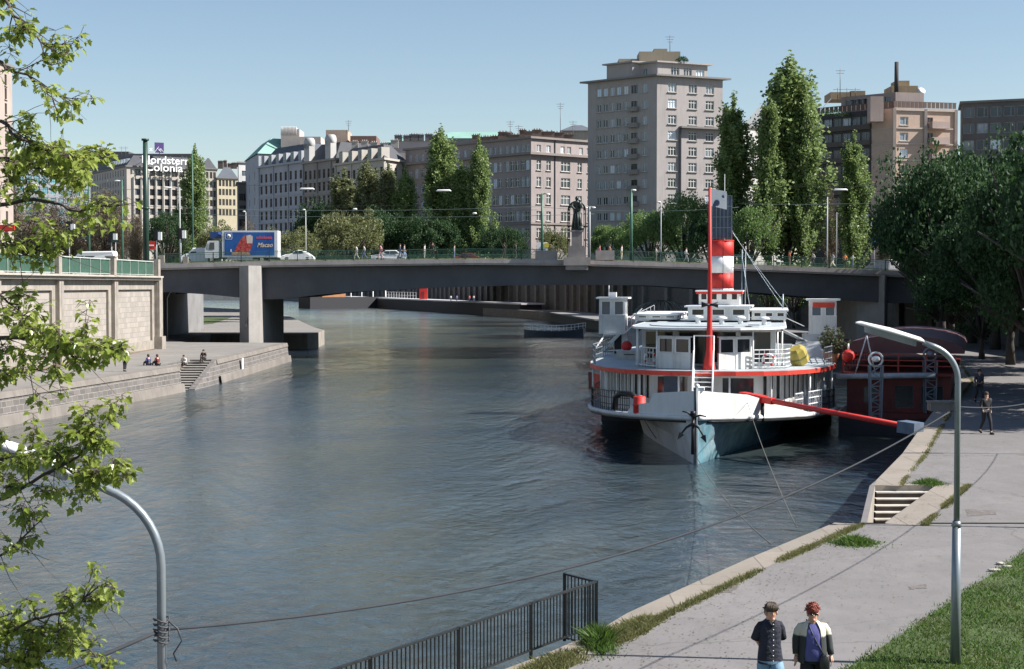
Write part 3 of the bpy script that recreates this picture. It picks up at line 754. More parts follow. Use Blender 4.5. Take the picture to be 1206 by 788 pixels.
lh.poly([(-6.3,34,zl0),(-3.5,44,zl0),(-3.5,44,zl1),(-6.3,34,zl1)])
lh.poly([(3.5,44,zl0),(-3.5,44,zl0),(-3.5,44,zl1),(3.5,44,zl1)])
lw_ = lh.build('deckhouse', white, ship); gl.build('windows', dkglass, lw_); fr.build('window_frames', whites, lw_)
# upper deck slab with red rim
UDh = [(0,7.3),(1.6,7.5),(3.0,8.1),(4.2,9.0),(5.2,10.3),(6.0,12.0),(6.6,14.2),(6.9,16.5),(6.9,34.5),(5.6,42),(3.6,46)]
UD = [(-x, y) for x, y in reversed(UDh)]+UDh[1:]
ud = MB(); ud.prism(UD, 3.745, 3.93); ud.build('upper_deck', roofm, ship)
rim = MB()
for a, b_ in zip(UD[3:-4], UD[4:-3]):
    rim.bar((*a, 3.79), (*b_, 3.79), .07, .22)
build_each(rim, 'red_rim', red2, ship)
col = MB()
for x, y in [(-5.4,11.2),(-3.4,9.0),(-1.3,7.9),(1.3,7.9),(3.4,9.0),(5.4,11.2),(-6.7,16),(-6.7,20),(-6.7,24),(6.7,16),(6.7,20),(6.7,24)]: col.cyl((x,y,1.5),(x,y,3.76), .05, n=8)
build_each(col, 'stanchions', whites, ship)
# upper saloon and its roof
us_ = MB(); gl = WinSet(); fr = Nul()
SOo = [(-3.6,33),(-3.6,12.6),(3.6,12.6),(3.6,33)]
for i in range(3):
    A, B = SOo[i], SOo[i+1]; L = math.dist(A, B)
    if i == 1: hs = [(.2,1.7,4.3,5.8),(2.0,3.6,4.0,5.85),(3.8,5.1,4.1,5.8),(5.3,6.95,4.1,5.8)]
    else: hs = [(.5+1.35*j, .5+1.35*j+1.0, 4.6, 5.6) for j in range(int((L-.8)/1.35))]
    wallseg(us_, A, B, 3.93, 6.0, hs, glass=gl, frame=fr, fw=.05)
us_.poly([(3.6,33,3.93),(-3.6,33,3.93),(-3.6,33,6),(3.6,33,6)])
sal = us_.build('saloon', white, ship); gl.build('windows', dkglass, sal); fr.build('window_frames', whites, sal)
RFh = [(0,8.5),(1.8,8.7),(3.0,9.4),(3.8,10.8),(4.15,13),(4.15,34),(3.4,37)]
RF = [(-x, y) for x, y in reversed(RFh)]+RFh[1:]
rf = MB(); rf.prism(RF, 6.0, 6.09); rf.prism([(x*.8, (y-20)*.85+20.3) for x, y in RF], 6.09, 6.14)
rf.build('roof', roofm, ship)
rr = MB()
for a, b_ in zip(RF[:-1], RF[1:]): rr.bar((*a, 6.04), (*b_, 6.04), .06, .11)
build_each(rr, 'roof_edge', whites, ship)
rc = MB()
for x, y in [(-3.7,11.2),(3.7,11.2),(-2.55,9.5),(2.45,9.5),(-3.95,13.5),(3.95,13.5),(-3.95,18),(3.95,18)]: rc.cyl((x,y,3.93),(x,y,6.02), .045, n=8)
build_each(rc, 'roof_stanchions', whites, ship)
# front screen panels each side of the ladder: low wall with windows
def screen(A, B, n_, m):
    w = MB(); g_ = WinSet(); f_ = Nul(); L = math.dist(A, B); k = L/n_
    wallseg(w, A, B, 3.94, 5.62, [(k*j+.10, k*(j+1)-.10, 4.78, 5.52) for j in range(n_)], rec=.06, glass=g_, frame=f_, fw=.06)
    A2 = Vector((*A, 0)); B2 = Vector((*B, 0)); d = (B2-A2).normalized(); n = Vector((d.y, -d.x, 0))
    for j in range(1, n_):
        p = A2+d*k*j+n*.01; w.bar((p.x, p.y, 3.94), (p.x, p.y, 5.6), .03, .02)
    a = A2-n*.13; b_ = B2-n*.13; w.poly([(a.x,a.y,3.94),(b_.x,b_.y,3.94),(b_.x,b_.y,4.78),(a.x,a.y,4.78)]); w.bar((a.x,a.y,5.62),(b_.x,b_.y,5.62),.1,.06)
    o = w.build('front_screen', m, ship); g_.build('windows', dkglass, o); f_.build('window_frames', whites, o)
screen((-2.55,9.9), (-.75,8.75), 2, white); screen((.72,8.75), (2.4,9.9), 2, white)
# lattice railings
def lattice(A, B, z0, h, name='lattice_railing', pitch=.3, rows=4, m=None, w=.045, parent=None):
    r = MB(); L = math.dist(A, B); k = max(2, round(L/pitch))
    for i in range(k+1):
        p = vl((*A, 0), (*B, 0), i/k); r.bar((p.x,p.y,z0), (p.x,p.y,z0+h), w)
    for i in range(rows+1):
        z = z0+.08+(h-.1)*i/rows; r.bar((*A, z), (*B, z), w)
    return r.build(name, m or whites, parent or ship)
lattice((2.5,9.7), (4.1,10.6), 3.95, 1.0); lattice((4.1,10.6), (4.35,11.8), 3.95, 1.0)
lattice((-3.9,12.4), (-3.0,10.4), 3.95, 1.05, pitch=.4, rows=1); lattice((-3.0,10.4), (-2.6,9.95), 3.95, 1.05, pitch=.4, rows=1)
lattice((5.3,9.6), (6.0,11.4), 1.75, 1.05, rows=3); lattice((4.6,7.9), (5.0,8.9), 1.8, 1.0, rows=3); 
blackr = MB()
tt = [(s, -interp(GT, s)+.08) for s in (5.5,6.2,7,8,9,10,11,12,13,14,15,16,18,20,22,24)]
for (s0, x0), (s1, x1) in zip(tt[:-1], tt[1:]):
    for h in (.35,.7,1.05): blackr.bar((x0,s0,interp(ZD,s0)+h), (x1,s1,interp(ZD,s1)+h), .045)
    for k in range(2): s = lerp(s0, s1, k/2); x = lerp(x0, x1, k/2); blackr.bar((x,s,interp(ZD,s)), (x,s,interp(ZD,s)+1.05), .045)
tt = [(s, interp(GT, s)-.08) for s in (11.5,12.5,13.5,14.5,16,18,20,22)]
for (s0, x0), (s1, x1) in zip(tt[:-1], tt[1:]):
    for h in (.35,.7,1.05): blackr.bar((x0,s0,interp(ZD,s0)+h), (x1,s1,interp(ZD,s1)+h), .04)
    for k in range(3): s = lerp(s0, s1, k/3); x = lerp(x0, x1, k/3); blackr.bar((x,s,interp(ZD,s)), (x,s,interp(ZD,s)+1.05), .04)
build_each(blackr, 'deck_railing', blk, ship)
ur = MB()
for pts in ([(-6.2,13),(-6.7,16),(-6.7,20),(-6.7,25)], [(6.2,13.5),(6.7,16),(6.7,20),(6.7,24)]):
    for a, b_ in zip(pts[:-1], pts[1:]):
        for h in (.35,.7,1.0): ur.bar((*a, 3.93+h), (*b_, 3.93+h), .035)
        for k in range(4): p = vl((*a, 0), (*b_, 0), k/4); ur.bar((p.x,p.y,3.93),(p.x,p.y,4.93), .035)
build_each(ur, 'upper_railing', mat('grey_rail', (.2,.22,.25), .5), ship)
# ladder
ld_ = MB(); a0, a1 = (-.45, 5.6, 1.95), (-.45, 7.4, 3.98)
for x in (-.48, .48): ld_.bar((x,5.6,1.95), (x,7.4,4.0), .07, .2); 
for k in range(9): t = k/8.5; ld_.box((0, lerp(5.65,7.4,t), lerp(2.05,3.95,t)), (.92,.2,.04))
for x in (-.5, .5):
    ld_.tube([(x,5.5,2.85),(x,7.2,4.95),(x,7.6,5.0),(x,7.6,5.72)], .04, 6); ld_.bar((x,5.55,2.0),(x,5.5,2.9),.05); ld_.bar((x,7.6,3.93),(x,7.6,5.7),.06)
ld_.bar((-.53,7.6,5.72),(.53,7.6,5.72),.06)
ld_.build('ladder', whites, ship)
# mast
mx, _ = LS(834.5, 430, 8.45); zt_m = LS(835, 221, 8.3)[1]
ms = MB(); ms.tube([(mx+.02,8.45,3.93),(mx+.02,8.45,4.2),(mx+.03,8.45,4.95),(mx+.04,8.44,6.4),(mx+.05,8.4,9),(mx+.03,8.3,zt_m)], [.36,.30,.17,.13,.10,.075], 12)
ms.build('mast', red, ship)
hx, hz = LS(836, 359, 8.2); hn = MB()
hn.lathe([(.05,0),(.07,.15),(.16,.42)], (hx,8.15,hz), 10, M=Matrix.Rotation(R(90),4,'Y')); hn.lathe([(.05,0),(.07,.15),(.16,.42)], (hx,8.15,hz), 10, M=Matrix.Rotation(R(-90),4,'Y'))
hn.build('horn', blk, ship)
# cabins on the roof
def cabin(x0, x1, s0, s1, z0, z1, name, nw=3, red_rim=False, over=.2):
    w = MB(); g_ = WinSet(); f_ = Nul(); H_ = z1-z0
    pts = [(x0,s1),(x0,s0),(x1,s0),(x1,s1)]
    for i in range(3):
        L = math.dist(pts[i], pts[i+1]); k = nw if i == 1 else 2; c = L/k
        wallseg(w, pts[i], pts[i+1], z0, z1, [(c*j+c*.2, c*(j+1)-c*.2, z0+H_*.4, z0+H_*.86) for j in range(k)], rec=.05, glass=g_, frame=f_, fw=.05)
    w.poly([(x1,s1,z0),(x0,s1,z0),(x0,s1,z1),(x1,s1,z1)])
    o = w.build(name, white, ship); g_.build('windows', dkglass, o); f_.build('window_frames', whites, o)
    r = MB(); r.bb((x0-over,s0-over,z1+.001),(x1+over,s1+over,z1+.08)); r.build('cabin_roof', whites, o)
    if red_rim:
        r = MB(); r.bb((x0-over+.05,s0-over+.03,z1-.14),(x1+over-.05,s0-over+.06,z1)); r.bb((x0-over+.03,s0-over+.03,z1-.14),(x0-over+.06,s1,z1)); r.bb((x1+over-.06,s0-over+.03,z1-.14),(x1+over-.03,s1,z1)); r.build('red_fascia', red, o)
    return o
cabin(LS(810,370,19)[0], LS(882,370,19)[0], 19, 25, 6.24, LS(846,362,19)[1], 'roof_cabin', 3)
cabin(LS(823,350,21.5)[0], LS(871,350,21.5)[0], 21.5, 25, LS(846,362,19)[1]+.08, LS(846,343.5,21.5)[1], 'pilot_house', 4, True)
cabin(LS(886,370,23)[0], LS(926,370,23)[0], 21, 31, 6.24, 6.75, 'skylight', 3, False, .12)
cabin(LS(752,370,23)[0], LS(800,370,23)[0], 21, 31, 6.24, 6.5, 'skylight', 3, False, .15)
# funnel
fx = (LS(837,320,27)[0]+LS(864,320,27)[0])/2; fr_ = (LS(864,320,27)[0]-LS(837,320,27)[0])/2
zz = [LS(850,v,27)[1] for v in (352,340,321.5,302,283)]
fn = thing  # alias unused
fu = MB(); 
for i, (a, b_) in enumerate(zip(zz[:-1], zz[1:])):
    fu.lathe([(fr_,a),(fr_,b_)], (fx,27,0), 28, m=(1 if i in (0,2) else 0))
fu.lathe([(fr_+.03,zz[4]-.06),(fr_+.03,zz[4]),(fr_-.05,zz[4]+.01)], (fx,27,0), 28, m=0)
fu.bar((fx+.08,27-fr_-.01,zz[0]),(fx+.08,27-fr_-.01,zz[4]), .03, .02, m=2)
fu.build('funnel', [red, whites, blk], ship)
# framed panels above the funnel
pn = thing  # noqa
pz0, pz1 = zz[4], LS(850,231,27)[1]; x0, x1 = LS(839.5,250,27)[0], LS(862,250,27)[0]
pg = MB(); bl = mat('panel_blue', (.025,.045,.085), .25, 0, .5, 2.5)
for i in range(5):
    for j in range(4):
        xa = lerp(x0, x1, i/5); xb = lerp(x0, x1, (i+1)/5); za = lerp(pz0+.12, pz1, j/4); zb = lerp(pz0+.12, pz1, (j+1)/4)
        pg.bb((xa+.015,26.6+.02*((i*3+j*5) % 3),za+.015), (xb-.015,26.72+.02*((i*3+j*5) % 3),zb-.015))
pg.build('panel_grid', bl, ship)
pf = MB(); gm = mat('panel_steel', (.22,.27,.32), .4, .3, .1, 2)
for i in range(6): x = lerp(x0, x1, i/5); pf.bar((x,26.62,pz0), (x,26.62,pz1), .03)
for j in range(5): z = lerp(pz0+.12, pz1, j/4); pf.bar((x0,26.6,z), (x1,26.6,z), .03)
for x in (x0, x1): pf.bar((x,27.3,pz0-.1), (x,26.7,pz1), .05)
pf.build('panel_frame', gm, ship)
wz0, wz1 = LS(847,247,26.5)[1], LS(847,222,26.5)[1]; wx0, wx1 = LS(837,235,26.5)[0], LS(856,235,26.5)[0]
sh = MB(); sh.add([(wx0,26.5,wz0+.25),(wx1,26.42,wz0),(wx1,26.42,wz1-.2),(wx0,26.5,wz1),(wx0,26.55,wz0+.25),(wx1,26.47,wz0),(wx1,26.47,wz1-.2),(wx0,26.55,wz1)],[(0,1,2,3),(4,7,6,5),(0,4,5,1),(1,5,6,2),(2,6,7,3),(3,7,4,0)])
sh.build('white_sheet', whites, ship)
em = MB(); c = ((wx0+wx1)/2-.12, 26.44, wz0+.42); em.ball(c, (.18,.03,.2), 12); em.ball((c[0]-.16,26.45,c[2]-.16), (.1,.03,.16), 8); em.ball((wx1-.22,26.41,lerp(wz0,wz1,.62)), (.09,.03,.1), 10)
em.build('sheet_emblem', mat('emblem_navy', (.05,.07,.14), .6), ship)
# wheelhouse cabins on the sponsons
def wheelhouse(u0, u1, s, v0, v1, awn, nm='wheelhouse'):
    x0 = LS(u0, v1, s)[0]; x1 = LS(u1, v1, s)[0]; zt2 = LS(u0, v0, s)[1]; zb2 = LS(u0, v1, s)[1]
    w = MB(); g_ = WinSet(); f_ = Nul(); pts = [(x0,s+1.7),(x0,s),(x1,s),(x1,s+1.7)]; H_ = zt2-zb2
    for i in range(3):
        L = math.dist(pts[i], pts[i+1]); c = L/2
        wallseg(w, pts[i], pts[i+1], zb2, zt2, [(c*j+c*.13+.05, c*(j+1)-c*.13-.0, zb2+H_*.53, zb2+H_*.93-(H_*.1 if awn else 0)) for j in range(2)], rec=.05, glass=g_, frame=f_, fw=.05)
    w.poly([(x1,s+1.7,zb2),(x0,s+1.7,zb2),(x0,s+1.7,zt2),(x1,s+1.7,zt2)]); w.bb((x0-.02,s-.02,zb2-.06),(x1+.02,s+1.72,zb2))
    k = 12
    for i in range(k+1): x = lerp(x0, x1, i/k); w.bar((x,s-.01,zb2),(x,s-.01,zb2+H_*.5), .02, .02)
    w.bb((x0-.03,s-.04,zb2+H_*.5),(x1+.03,s-.003,zb2+H_*.53))
    o = w.build(nm, white, ship); g_.build('windows', paleglass, o); f_.build('window_frames', whites, o)
    r = MB(); r.bb((x0-.18,s-.25,zt2+.001),(x1+.22,s+1.9,zt2+.11)); r.build('cabin_roof', whites, o)
    if awn: MB().bb((x0+.2,s-.05,zt2-H_*.22),(x1-.12,s-.02,zt2-H_*.06)).build('red_blind', red2, o)
    else:
        MB().bb((x0+.6,s+.2,zt2+.11),(x0+1.05,s+.8,zt2+.42)).build('roof_box', whites, o); MB().cyl((x0+.62,s+.1,zt2+.1),(x0+.62,s+.1,zt2+.85),.03,n=6).build('antenna', whites, o)
    return x0, x1, zb2
x0, x1, zb2 = wheelhouse(705.5, 736, 26, 352, 392, False)
sf = MB(); s = 26
sf.bar((x1-.3,s,zb2),(x0+.2,s-.3,4.1),.12,.2); sf.bar((x0+.4,s,zb2),(x0+.3,s-.1,5.0),.08); sf.tube([(x0+.3,s-.1,5.0),(x0-.2,s-.3,4.3),(x0-.25,s-.4,3.95),(x0+1.0,s-.6,3.9)],.06,6)
sf.bb((x0+.9,s+.3,3.93),(x1,s+1.7,zb2-.06)); sf.bar((x0,s-.2,4.1),(x1+.4,s-.4,4.25),.06); sf.bb((x0-.2,s-.6,3.75),(x0+1.2,s+2,3.93))
sf.bar((x0+.3,s-.1,5.15),(x1,s-.1,5.25),.1,.12)
sf.build('wheelhouse_frame', white, ship)
MB().bb((x0+.95,s+.25,3.95),(x1-.25,s+.29,zb2-.1)).build('wheelhouse_door', blk, ship)
st2 = MB()   # sloping steps from the roof walkway to the wheelhouse
xw = LS(758,400,22)[0]; st2.bar((x1+.3,25.5,zb2),(xw,21,6.2),.5,.06); st2.bar((x1+.3,25.2,zb2+.8),(xw,20.8,6.9),.04); st2.bar((x1+.2,26,zb2+.05),(-4,26.5,6.15),.7,.08)
for k in range(8): p = vl((x1+.2,25.7,zb2+.05),(-4,26.2,6.15),k/7); st2.bar((p.x,p.y,p.z),(p.x,p.y,p.z+.9),.03)
st2.bar((x1+.2,25.7,zb2+.95),(-4,26.2,7.05),.04); st2.build('walkway', whites, ship)
x0, x1, zb3 = wheelhouse(953, 985, 24.5, 354, 392, True)
sf = MB(); sf.bb((x0-.4,24.3,4.4),(x1+.1,26.4,zb3-.06)); sf.add([(x0-1.0,22.5,3.93),(x1-.2,22.5,3.93),(x1-.2,24.3,3.93),(x0-1.0,24.3,3.93),(x0-.8,23.6,4.9),(x1-.3,23.6,4.9),(x1-.3,24.3,4.9),(x0-.8,24.3,4.9)],[(0,1,5,4),(1,2,6,5),(2,3,7,6),(3,0,4,7),(4,5,6,7)])
sf.bar((x0-2.6,22,6.1),(x0-.3,24,4.9),.5,.06); sf.bar((x0-2.6,21.8,6.9),(x0-.3,23.8,5.8),.04)
sf.build('wheelhouse_base', mat('ship_grey', (.42,.44,.46), .6, 0, .1, 1, dirt=.3), ship)
# vents, lamps and clutter on the roof
vt = MB()
for u, v, s in ((850,380,14),(822,378,16),(872,378,15),(900,381,13)):
    x, z = LS(u, v, s); vt.cyl((x,s,6.12),(x,s,6.5),.14,n=10); vt.lathe([(.3,6.45),(.3,6.52),(.12,6.6)], (x,s,0), 12)
vt.box((LS(888,380,11)[0],11,6.2),(.6,.5,.12)); build_each(vt, 'roof_vents', whites, ship)
fl = MB()
for x, s in ((fx+1.3,24.6),(fx+1.5,25.0)): fl.tube([(x,s,6.24),(x,s,10.5)], .03, 6)
fl.bar((fx+.6,24.7,10.1),(fx+1.6,24.7,10.1),.04); fl.bar((fx+.7,24.7,9.4),(fx+1.6,24.7,9.4),.03); fl.tube([(fx+1.3,24.6,10.0),(fx+1.9,24.6,6.3)], .025, 5)
x, z = LS(922,352,26); fl.cyl((x,26,6.2),(x,26,z+.3),.05,n=6)
build_each(fl, 'signal_poles', gm, ship)
for (u1, v1, s1, u2, v2, s2) in ((866,240,27,928,362,26),(872,240,27,938,385,26)):
    a = LS(u1, v1, s1); c = LS(u2, v2, s2); MB().tube(catenary((x0 if False else fx+.2, s1, LS(850,262,27)[1]+(u1-866)*.02), (c[0], s2, c[1]), .1, 8), .012, 4).build('funnel_stay', gm, ship)
# clutter behind the left bulwark and cabin doors
MB().bb((-2.2,9.84,1.7),(-1.5,9.88,3.5)).build('blue_door', mat('door_blue', (.06,.09,.14), .5), ship)
# black painted winch guard
ar = MB(); ar.tube([(-4.55,7.6,1.9),(-4.5,7.5,2.55),(-4.2,7.1,2.75),(-3.6,6.6,2.75),(-3.3,6.4,2.55),(-3.2,6.3,1.95)], .16, 8)
ar.build('winch_guard', blk, ship)
bits = MB()
for x, y in ((-1.6,3.4),(1.6,3.4),(-.9,4.2),(2.6,5.0)): bits.cyl((x,y,2.0),(x,y,2.75),.12,n=8)
build_each(bits, 'bollards', mat('bollard_red', (.45,.04,.03), .5), ship)
# paddle boxes (the dark recess between the guards and the water stays open)
pb = MB()
for sg in (-1, 1): pb.bb((sg*4.1,22,-.3),(sg*6.9,32,1.2))
build_each(pb, 'paddle_box', mat('paddle_dark', (.05,.05,.055), .8), ship)

# things on or at the ship
def local_thing(name, label, cat, t, s, z, group=None, rz=0):
    p = SW(t, s, z); return thing(name, label, cat, tuple(p), -SA+rz, group, world=False)
t_ = local_thing('anchor', 'black iron anchor hanging at the bow of the white paddle steamer', 'anchor', .0, -.22, 0)
an = MB(); an.tube([(-.12,0,2.25),(-.12,0,.5)], [.07,.09], 8); an.tube([(-.12,0,2.5),(-.12,0,2.3)], .12, 8)
an.build('shank', blk, t_)
an = MB(); an.tube([(-.62,-.25,1.50),(-.42,-.1,1.75),(-.12,0,1.92),(.16,-.2,1.75),(.36,-.4,1.42)], [.04,.055,.08,.055,.04], 8)
for c, d in (((-.66,-.27,1.42),(-.35,-.1,-.5)), ((.40,-.42,1.33),(.25,-.1,-.5))):
    d = Vector(d).normalized(); c = Vector(c); side = Vector((d.z, 0, -d.x)).normalized()
    a, b1, b2, tip = c-d*.1, c-side*.13-d*.08, c+side*.13-d*.08, c+d*.28
    off = Vector((0,.06,0)); an.add([a-off,b1-off,tip-off,b2-off,a+off,b1+off,tip+off,b2+off], [(0,1,2,3),(4,7,6,5),(0,4,5,1),(1,5,6,2),(2,6,7,3),(3,7,4,0)])
an.build('arms', blk, t_)
MB().tube([(-.6,-.2,2.5),(-.36,-.12,2.45),(-.12,0,2.22),(.2,-.1,2.32),(.5,-.3,2.28)], [.03,.045,.055,.045,.03], 8).build('stock', blk, t_)
t_ = local_thing('barrel', 'bright red drum standing behind the grey bulwark on the foredeck', 'barrel', -3.0, 4.4, 1.98)
MB().lathe([(.28,.0),(.31,.05),(.31,.35),(.335,.37),(.335,.44),(.31,.46),(.31,.80),(.27,.84)], n=18).build('drum', red, t_)
MB().lathe([(.15,.84),(.15,.88)], n=10).build('cap', red2, t_)
cx, cz = LS(940, 427, 13.2)
t_ = local_thing('canister', 'tilted yellow green canister lying on the upper deck of the paddle steamer', 'canister', cx, 13.2, 3.93)
Mr = Matrix.Translation((0,0,.55)) @ Matrix.Rotation(R(-22),4,'Y') @ Matrix.Rotation(R(25),4,'X')
c_ = MB(); prof = [(.32,-.52),(.50,-.40),(.54,0),(.50,.40),(.32,.52)]
o8 = MB().lathe(prof, n=8, smooth=False, M=Mr).build('shell', mat('yellow_cover', (.38,.30,.06), .6, 0, .25, 2, .2, dirt=.5, dirtcol=(.16,.17,.08)), t_)
MB().lathe([(.552,-.04),(.557,0),(.552,.04)], n=8, smooth=False, M=Mr).build('strap', mat('olive_strap', (.15,.16,.06), .7), t_)
def ring(t, s, z, label):
    t_ = local_thing('float_buoy', label, 'buoy', t, s, z, 'red buoys on the steamer')
    MB().ball((0,0,.3), (.34,.34,.32), 12).build('ball', red, t_); MB().tube([(0,0,.6),(0,0,.75)], .05, 6).build('eye', whites, t_)
ring(*[*( (LS(738,417,22)[0], 22, 4.3) )], 'red ball buoy on the upper deck beside the left wheelhouse cabin')
ring(LS(750,392,28)[0], 28, 5.3, 'small red ball buoy behind the stairs of the left wheelhouse cabin')
# oleander in a pot on the upper deck
def plant_pot(t, s, z, H, r, label, seed, n=500):
    rnd = random.Random(seed); t_ = local_thing('potted_plant', label, 'plant', t, s, z)
    MB().lathe([(.22,0),(.32,.45),(.34,.5)], n=14).build('pot', mat('terracotta', (.30,.12,.06), .8), t_)
    st = MB(); lf = MB()
    for k in range(14):
        a = rnd.uniform(0, 6.28); rr = r*rnd.uniform(.3, 1); h = H*rnd.uniform(.55, 1)
        p1 = Vector((math.cos(a)*rr*.4, math.sin(a)*rr*.4, h*.6)); p2 = Vector((math.cos(a)*rr, math.sin(a)*rr, h))
        st.tube([(0,0,.4), p1, p2], [.03,.022,.008], 5)
        for j in range(n//14):
            b_ = p1.lerp(p2, rnd.uniform(-.3, 1)) if rnd.random() < .9 else p1
            d = Vector((rnd.uniform(-1,1), rnd.uniform(-1,1), rnd.uniform(-.2,1))).normalized(); s_ = d.cross(Vector((rnd.uniform(-1,1), rnd.uniform(-1,1), .3))).normalized()*.045
            L = rnd.uniform(.16,.3); lf.add([b_, b_+d*L*.5+s_, b_+d*L, b_+d*L*.5-s_], [(0,1,2,3)])
    st.build('stems', mat('twig', (.10,.07,.045), .8), t_); lf.build('leaves', leafmat('oleander', (.03,.05,.02), (.16,.17,.10), .2, .35), t_)
plant_pot(LS(982,440,17.5)[0], 17.5, 3.93, 2.0, .95, 'tall leafy plant in a pot at the right corner of the upper deck', 2, 700)
plant_pot(LS(975,440,20)[0], 20, 3.93, 1.5, .6, 'smaller potted shrub behind the tall leafy plant on the upper deck', 5, 300)
# boarding boom from the bulwark to the quay
a = SW(*(2.2, 4.9), 2.85); bq = G(1066, 502, 2.2)
t_ = thing('boom', 'long red tubular mooring boom from the steamer bow down to the quay', 'boom', tuple(bq))
d = (bq-a).normalized()
MB().tube([a+d*.6, bq], .125, 14).build('tube', red, t_)
h = MB(); h.bar(a-d*.3, a+d*1.3, .42, .36); h.bar(a+d*1.3, a+d*2.0, .32, .3); h.build('head_box', red, t_)
MB().bar(bq-Vector((.15,0,0)), bq+d*.8, .7, .5).build('foot', mat('blue_grey_steel', (.12,.16,.22), .5, .3, .2, 2), t_)
MB().cyl(a+d*1.2+Vector((0,0,-.1)), a+d*1.2+Vector((0,0,-1.1)), .1, n=8).build('support', blk, t_)
ropem = mat('rope', (.12,.115,.10), .9, 0, .2, 5)
def rope(a, b_, sag, r, label, m=None):
    o = MB().tube(catenary(a, b_, sag, 16), r, 5).build('mooring_rope', m or ropem); tag(o, label, 'rope', 'mooring ropes of the paddle steamer')
rope(SW(.05,-.05,.35), G(908,641), .3, .014, 'thin rope from the steamer stem at the waterline to the near quay')
rope(SW(2.3,2.9,2.7), G(938,621), .25, .014, 'thin rope from the steamer bulwark beside the red boom to the near quay')
rope(SW(-3.2,4.8,2.4), SW(-2.2,3.2,.9)+Vector((.1,-.25,0)), .1, .02, 'dark short rope hanging over the grey left bulwark', blk)
rope(SW(2.2,2.9,2.5), SW(6.3,12,1.55), .3, .022, 'dark rope slung under the red boom along the right bulwark', blk)

# red restaurant barge between the steamer and the quay
BO = Vector((18.2, 85, 0)); BA = R(17)
t_ = thing('restaurant_barge', 'dark red restaurant barge with a brown tarpaulin roof beside the quay', 'barge', tuple(BO), -BA, world=False)
dred = mat('dark_red', (.11,.014,.012), .6, 0, .25, 1, dirt=.4, dirtcol=(.05,.02,.02)); tarp = mat('brown_tarp', (.12,.06,.062), .8, 0, .2, .7, .3)
h = MB(); h.bb((0,0,-.5),(6.2,24,.95)); h.bb((.0,-.05,.95),(6.25,24,1.25), 1); h.build('hull', [mat('barge_black', (.03,.03,.035), .7), dred], t_)
w = MB(); g_ = WinSet(); f_ = Nul()
wallseg(w, (.4,.6), (6.0,.6), 1.25, 3.3, [(.9,1.6,1.75,2.65),(2.6,3.6,1.5,2.75),(4.0,5.2,1.5,2.75)], glass=g_, frame=f_, fw=.06)
wallseg(w, (.4,23), (.4,.6), 1.25, 3.3, [(1+2*j,2.3+2*j,1.7,2.8) for j in range(10)], glass=g_, frame=f_, fw=.06)
w.poly([(6.0,.6,1.25),(6.0,23,1.25),(6.0,23,3.3),(6.0,.6,3.3)])
o = w.build('cabin', dred, t_); g_.build('windows', dkglass, o, mat('frame_dark', (.09,.10,.12), .6)); f_.build('window_frames', mat('frame_grey', (.10,.11,.13), .5), o)
MB().bb((.1,.2,3.301),(6.3,23.4,3.45)).build('terrace_deck', mat('barge_rim', (.15,.02,.016), .6), t_)
r = MB()
for z in (3.85,4.15,4.45): r.bar((.2,.3,z),(6.2,.3,z),.06); r.bar((.2,.3,z),(.2,23,z),.06)
for x in (.2,1.7,3.2,4.7,6.2): r.bar((x,.3,3.45),(x,.3,4.5),.09)
for y in range(2,24,2): r.bar((.2,y,3.45),(.2,y,4.5),.07)
r.build('red_railing', mat('barge_rail_red', (.28,.02,.018), .5), t_)
tp = MB(); secs = []
for y in (1.6, 23):
    secs.append([(3.3+3.4*math.cos(a), y, 4.55+.95*math.sin(a)+(.0)) for a in [math.pi*(1-i/10) for i in range(11)]])
tp.loft(secs, smooth=True); tp.loft([[(p[0], p[1]+.01, p[2]) for p in secs[0]], [(p[0], p[1]+.01, 4.5) for p in secs[0]]])
tp.build('tarpaulin_roof', tarp, t_)
MB().cyl((-.1,-.5,3.25),(5.2,-.5,3.4),.16,n=10).build('service_pipe', mat('pipe_grey', (.33,.38,.42), .5), t_)
tr = MB()
for s in (0,1): tr.cyl((.9+s*1.1,.0,3.4),(1.5,0,5.5),.04,n=6)
build_each(tr, 'derrick_legs', mat('pale_steel', (.55,.58,.6), .4), t_)
t2 = thing('lamp_globe', 'red paper globe hanging at the near end of the barge terrace', 'lantern', tuple(P(999,419,85)), world=True)
MB().ball(tuple(P(999,419,85)), .36, 14).build('globe', red, t2); MB().cyl(tuple(P(999,419,85)+Vector((0,0,.34))), tuple(P(999,411,85)+Vector((0,0,.3))), .05, n=6).build('cap', whites, t2)
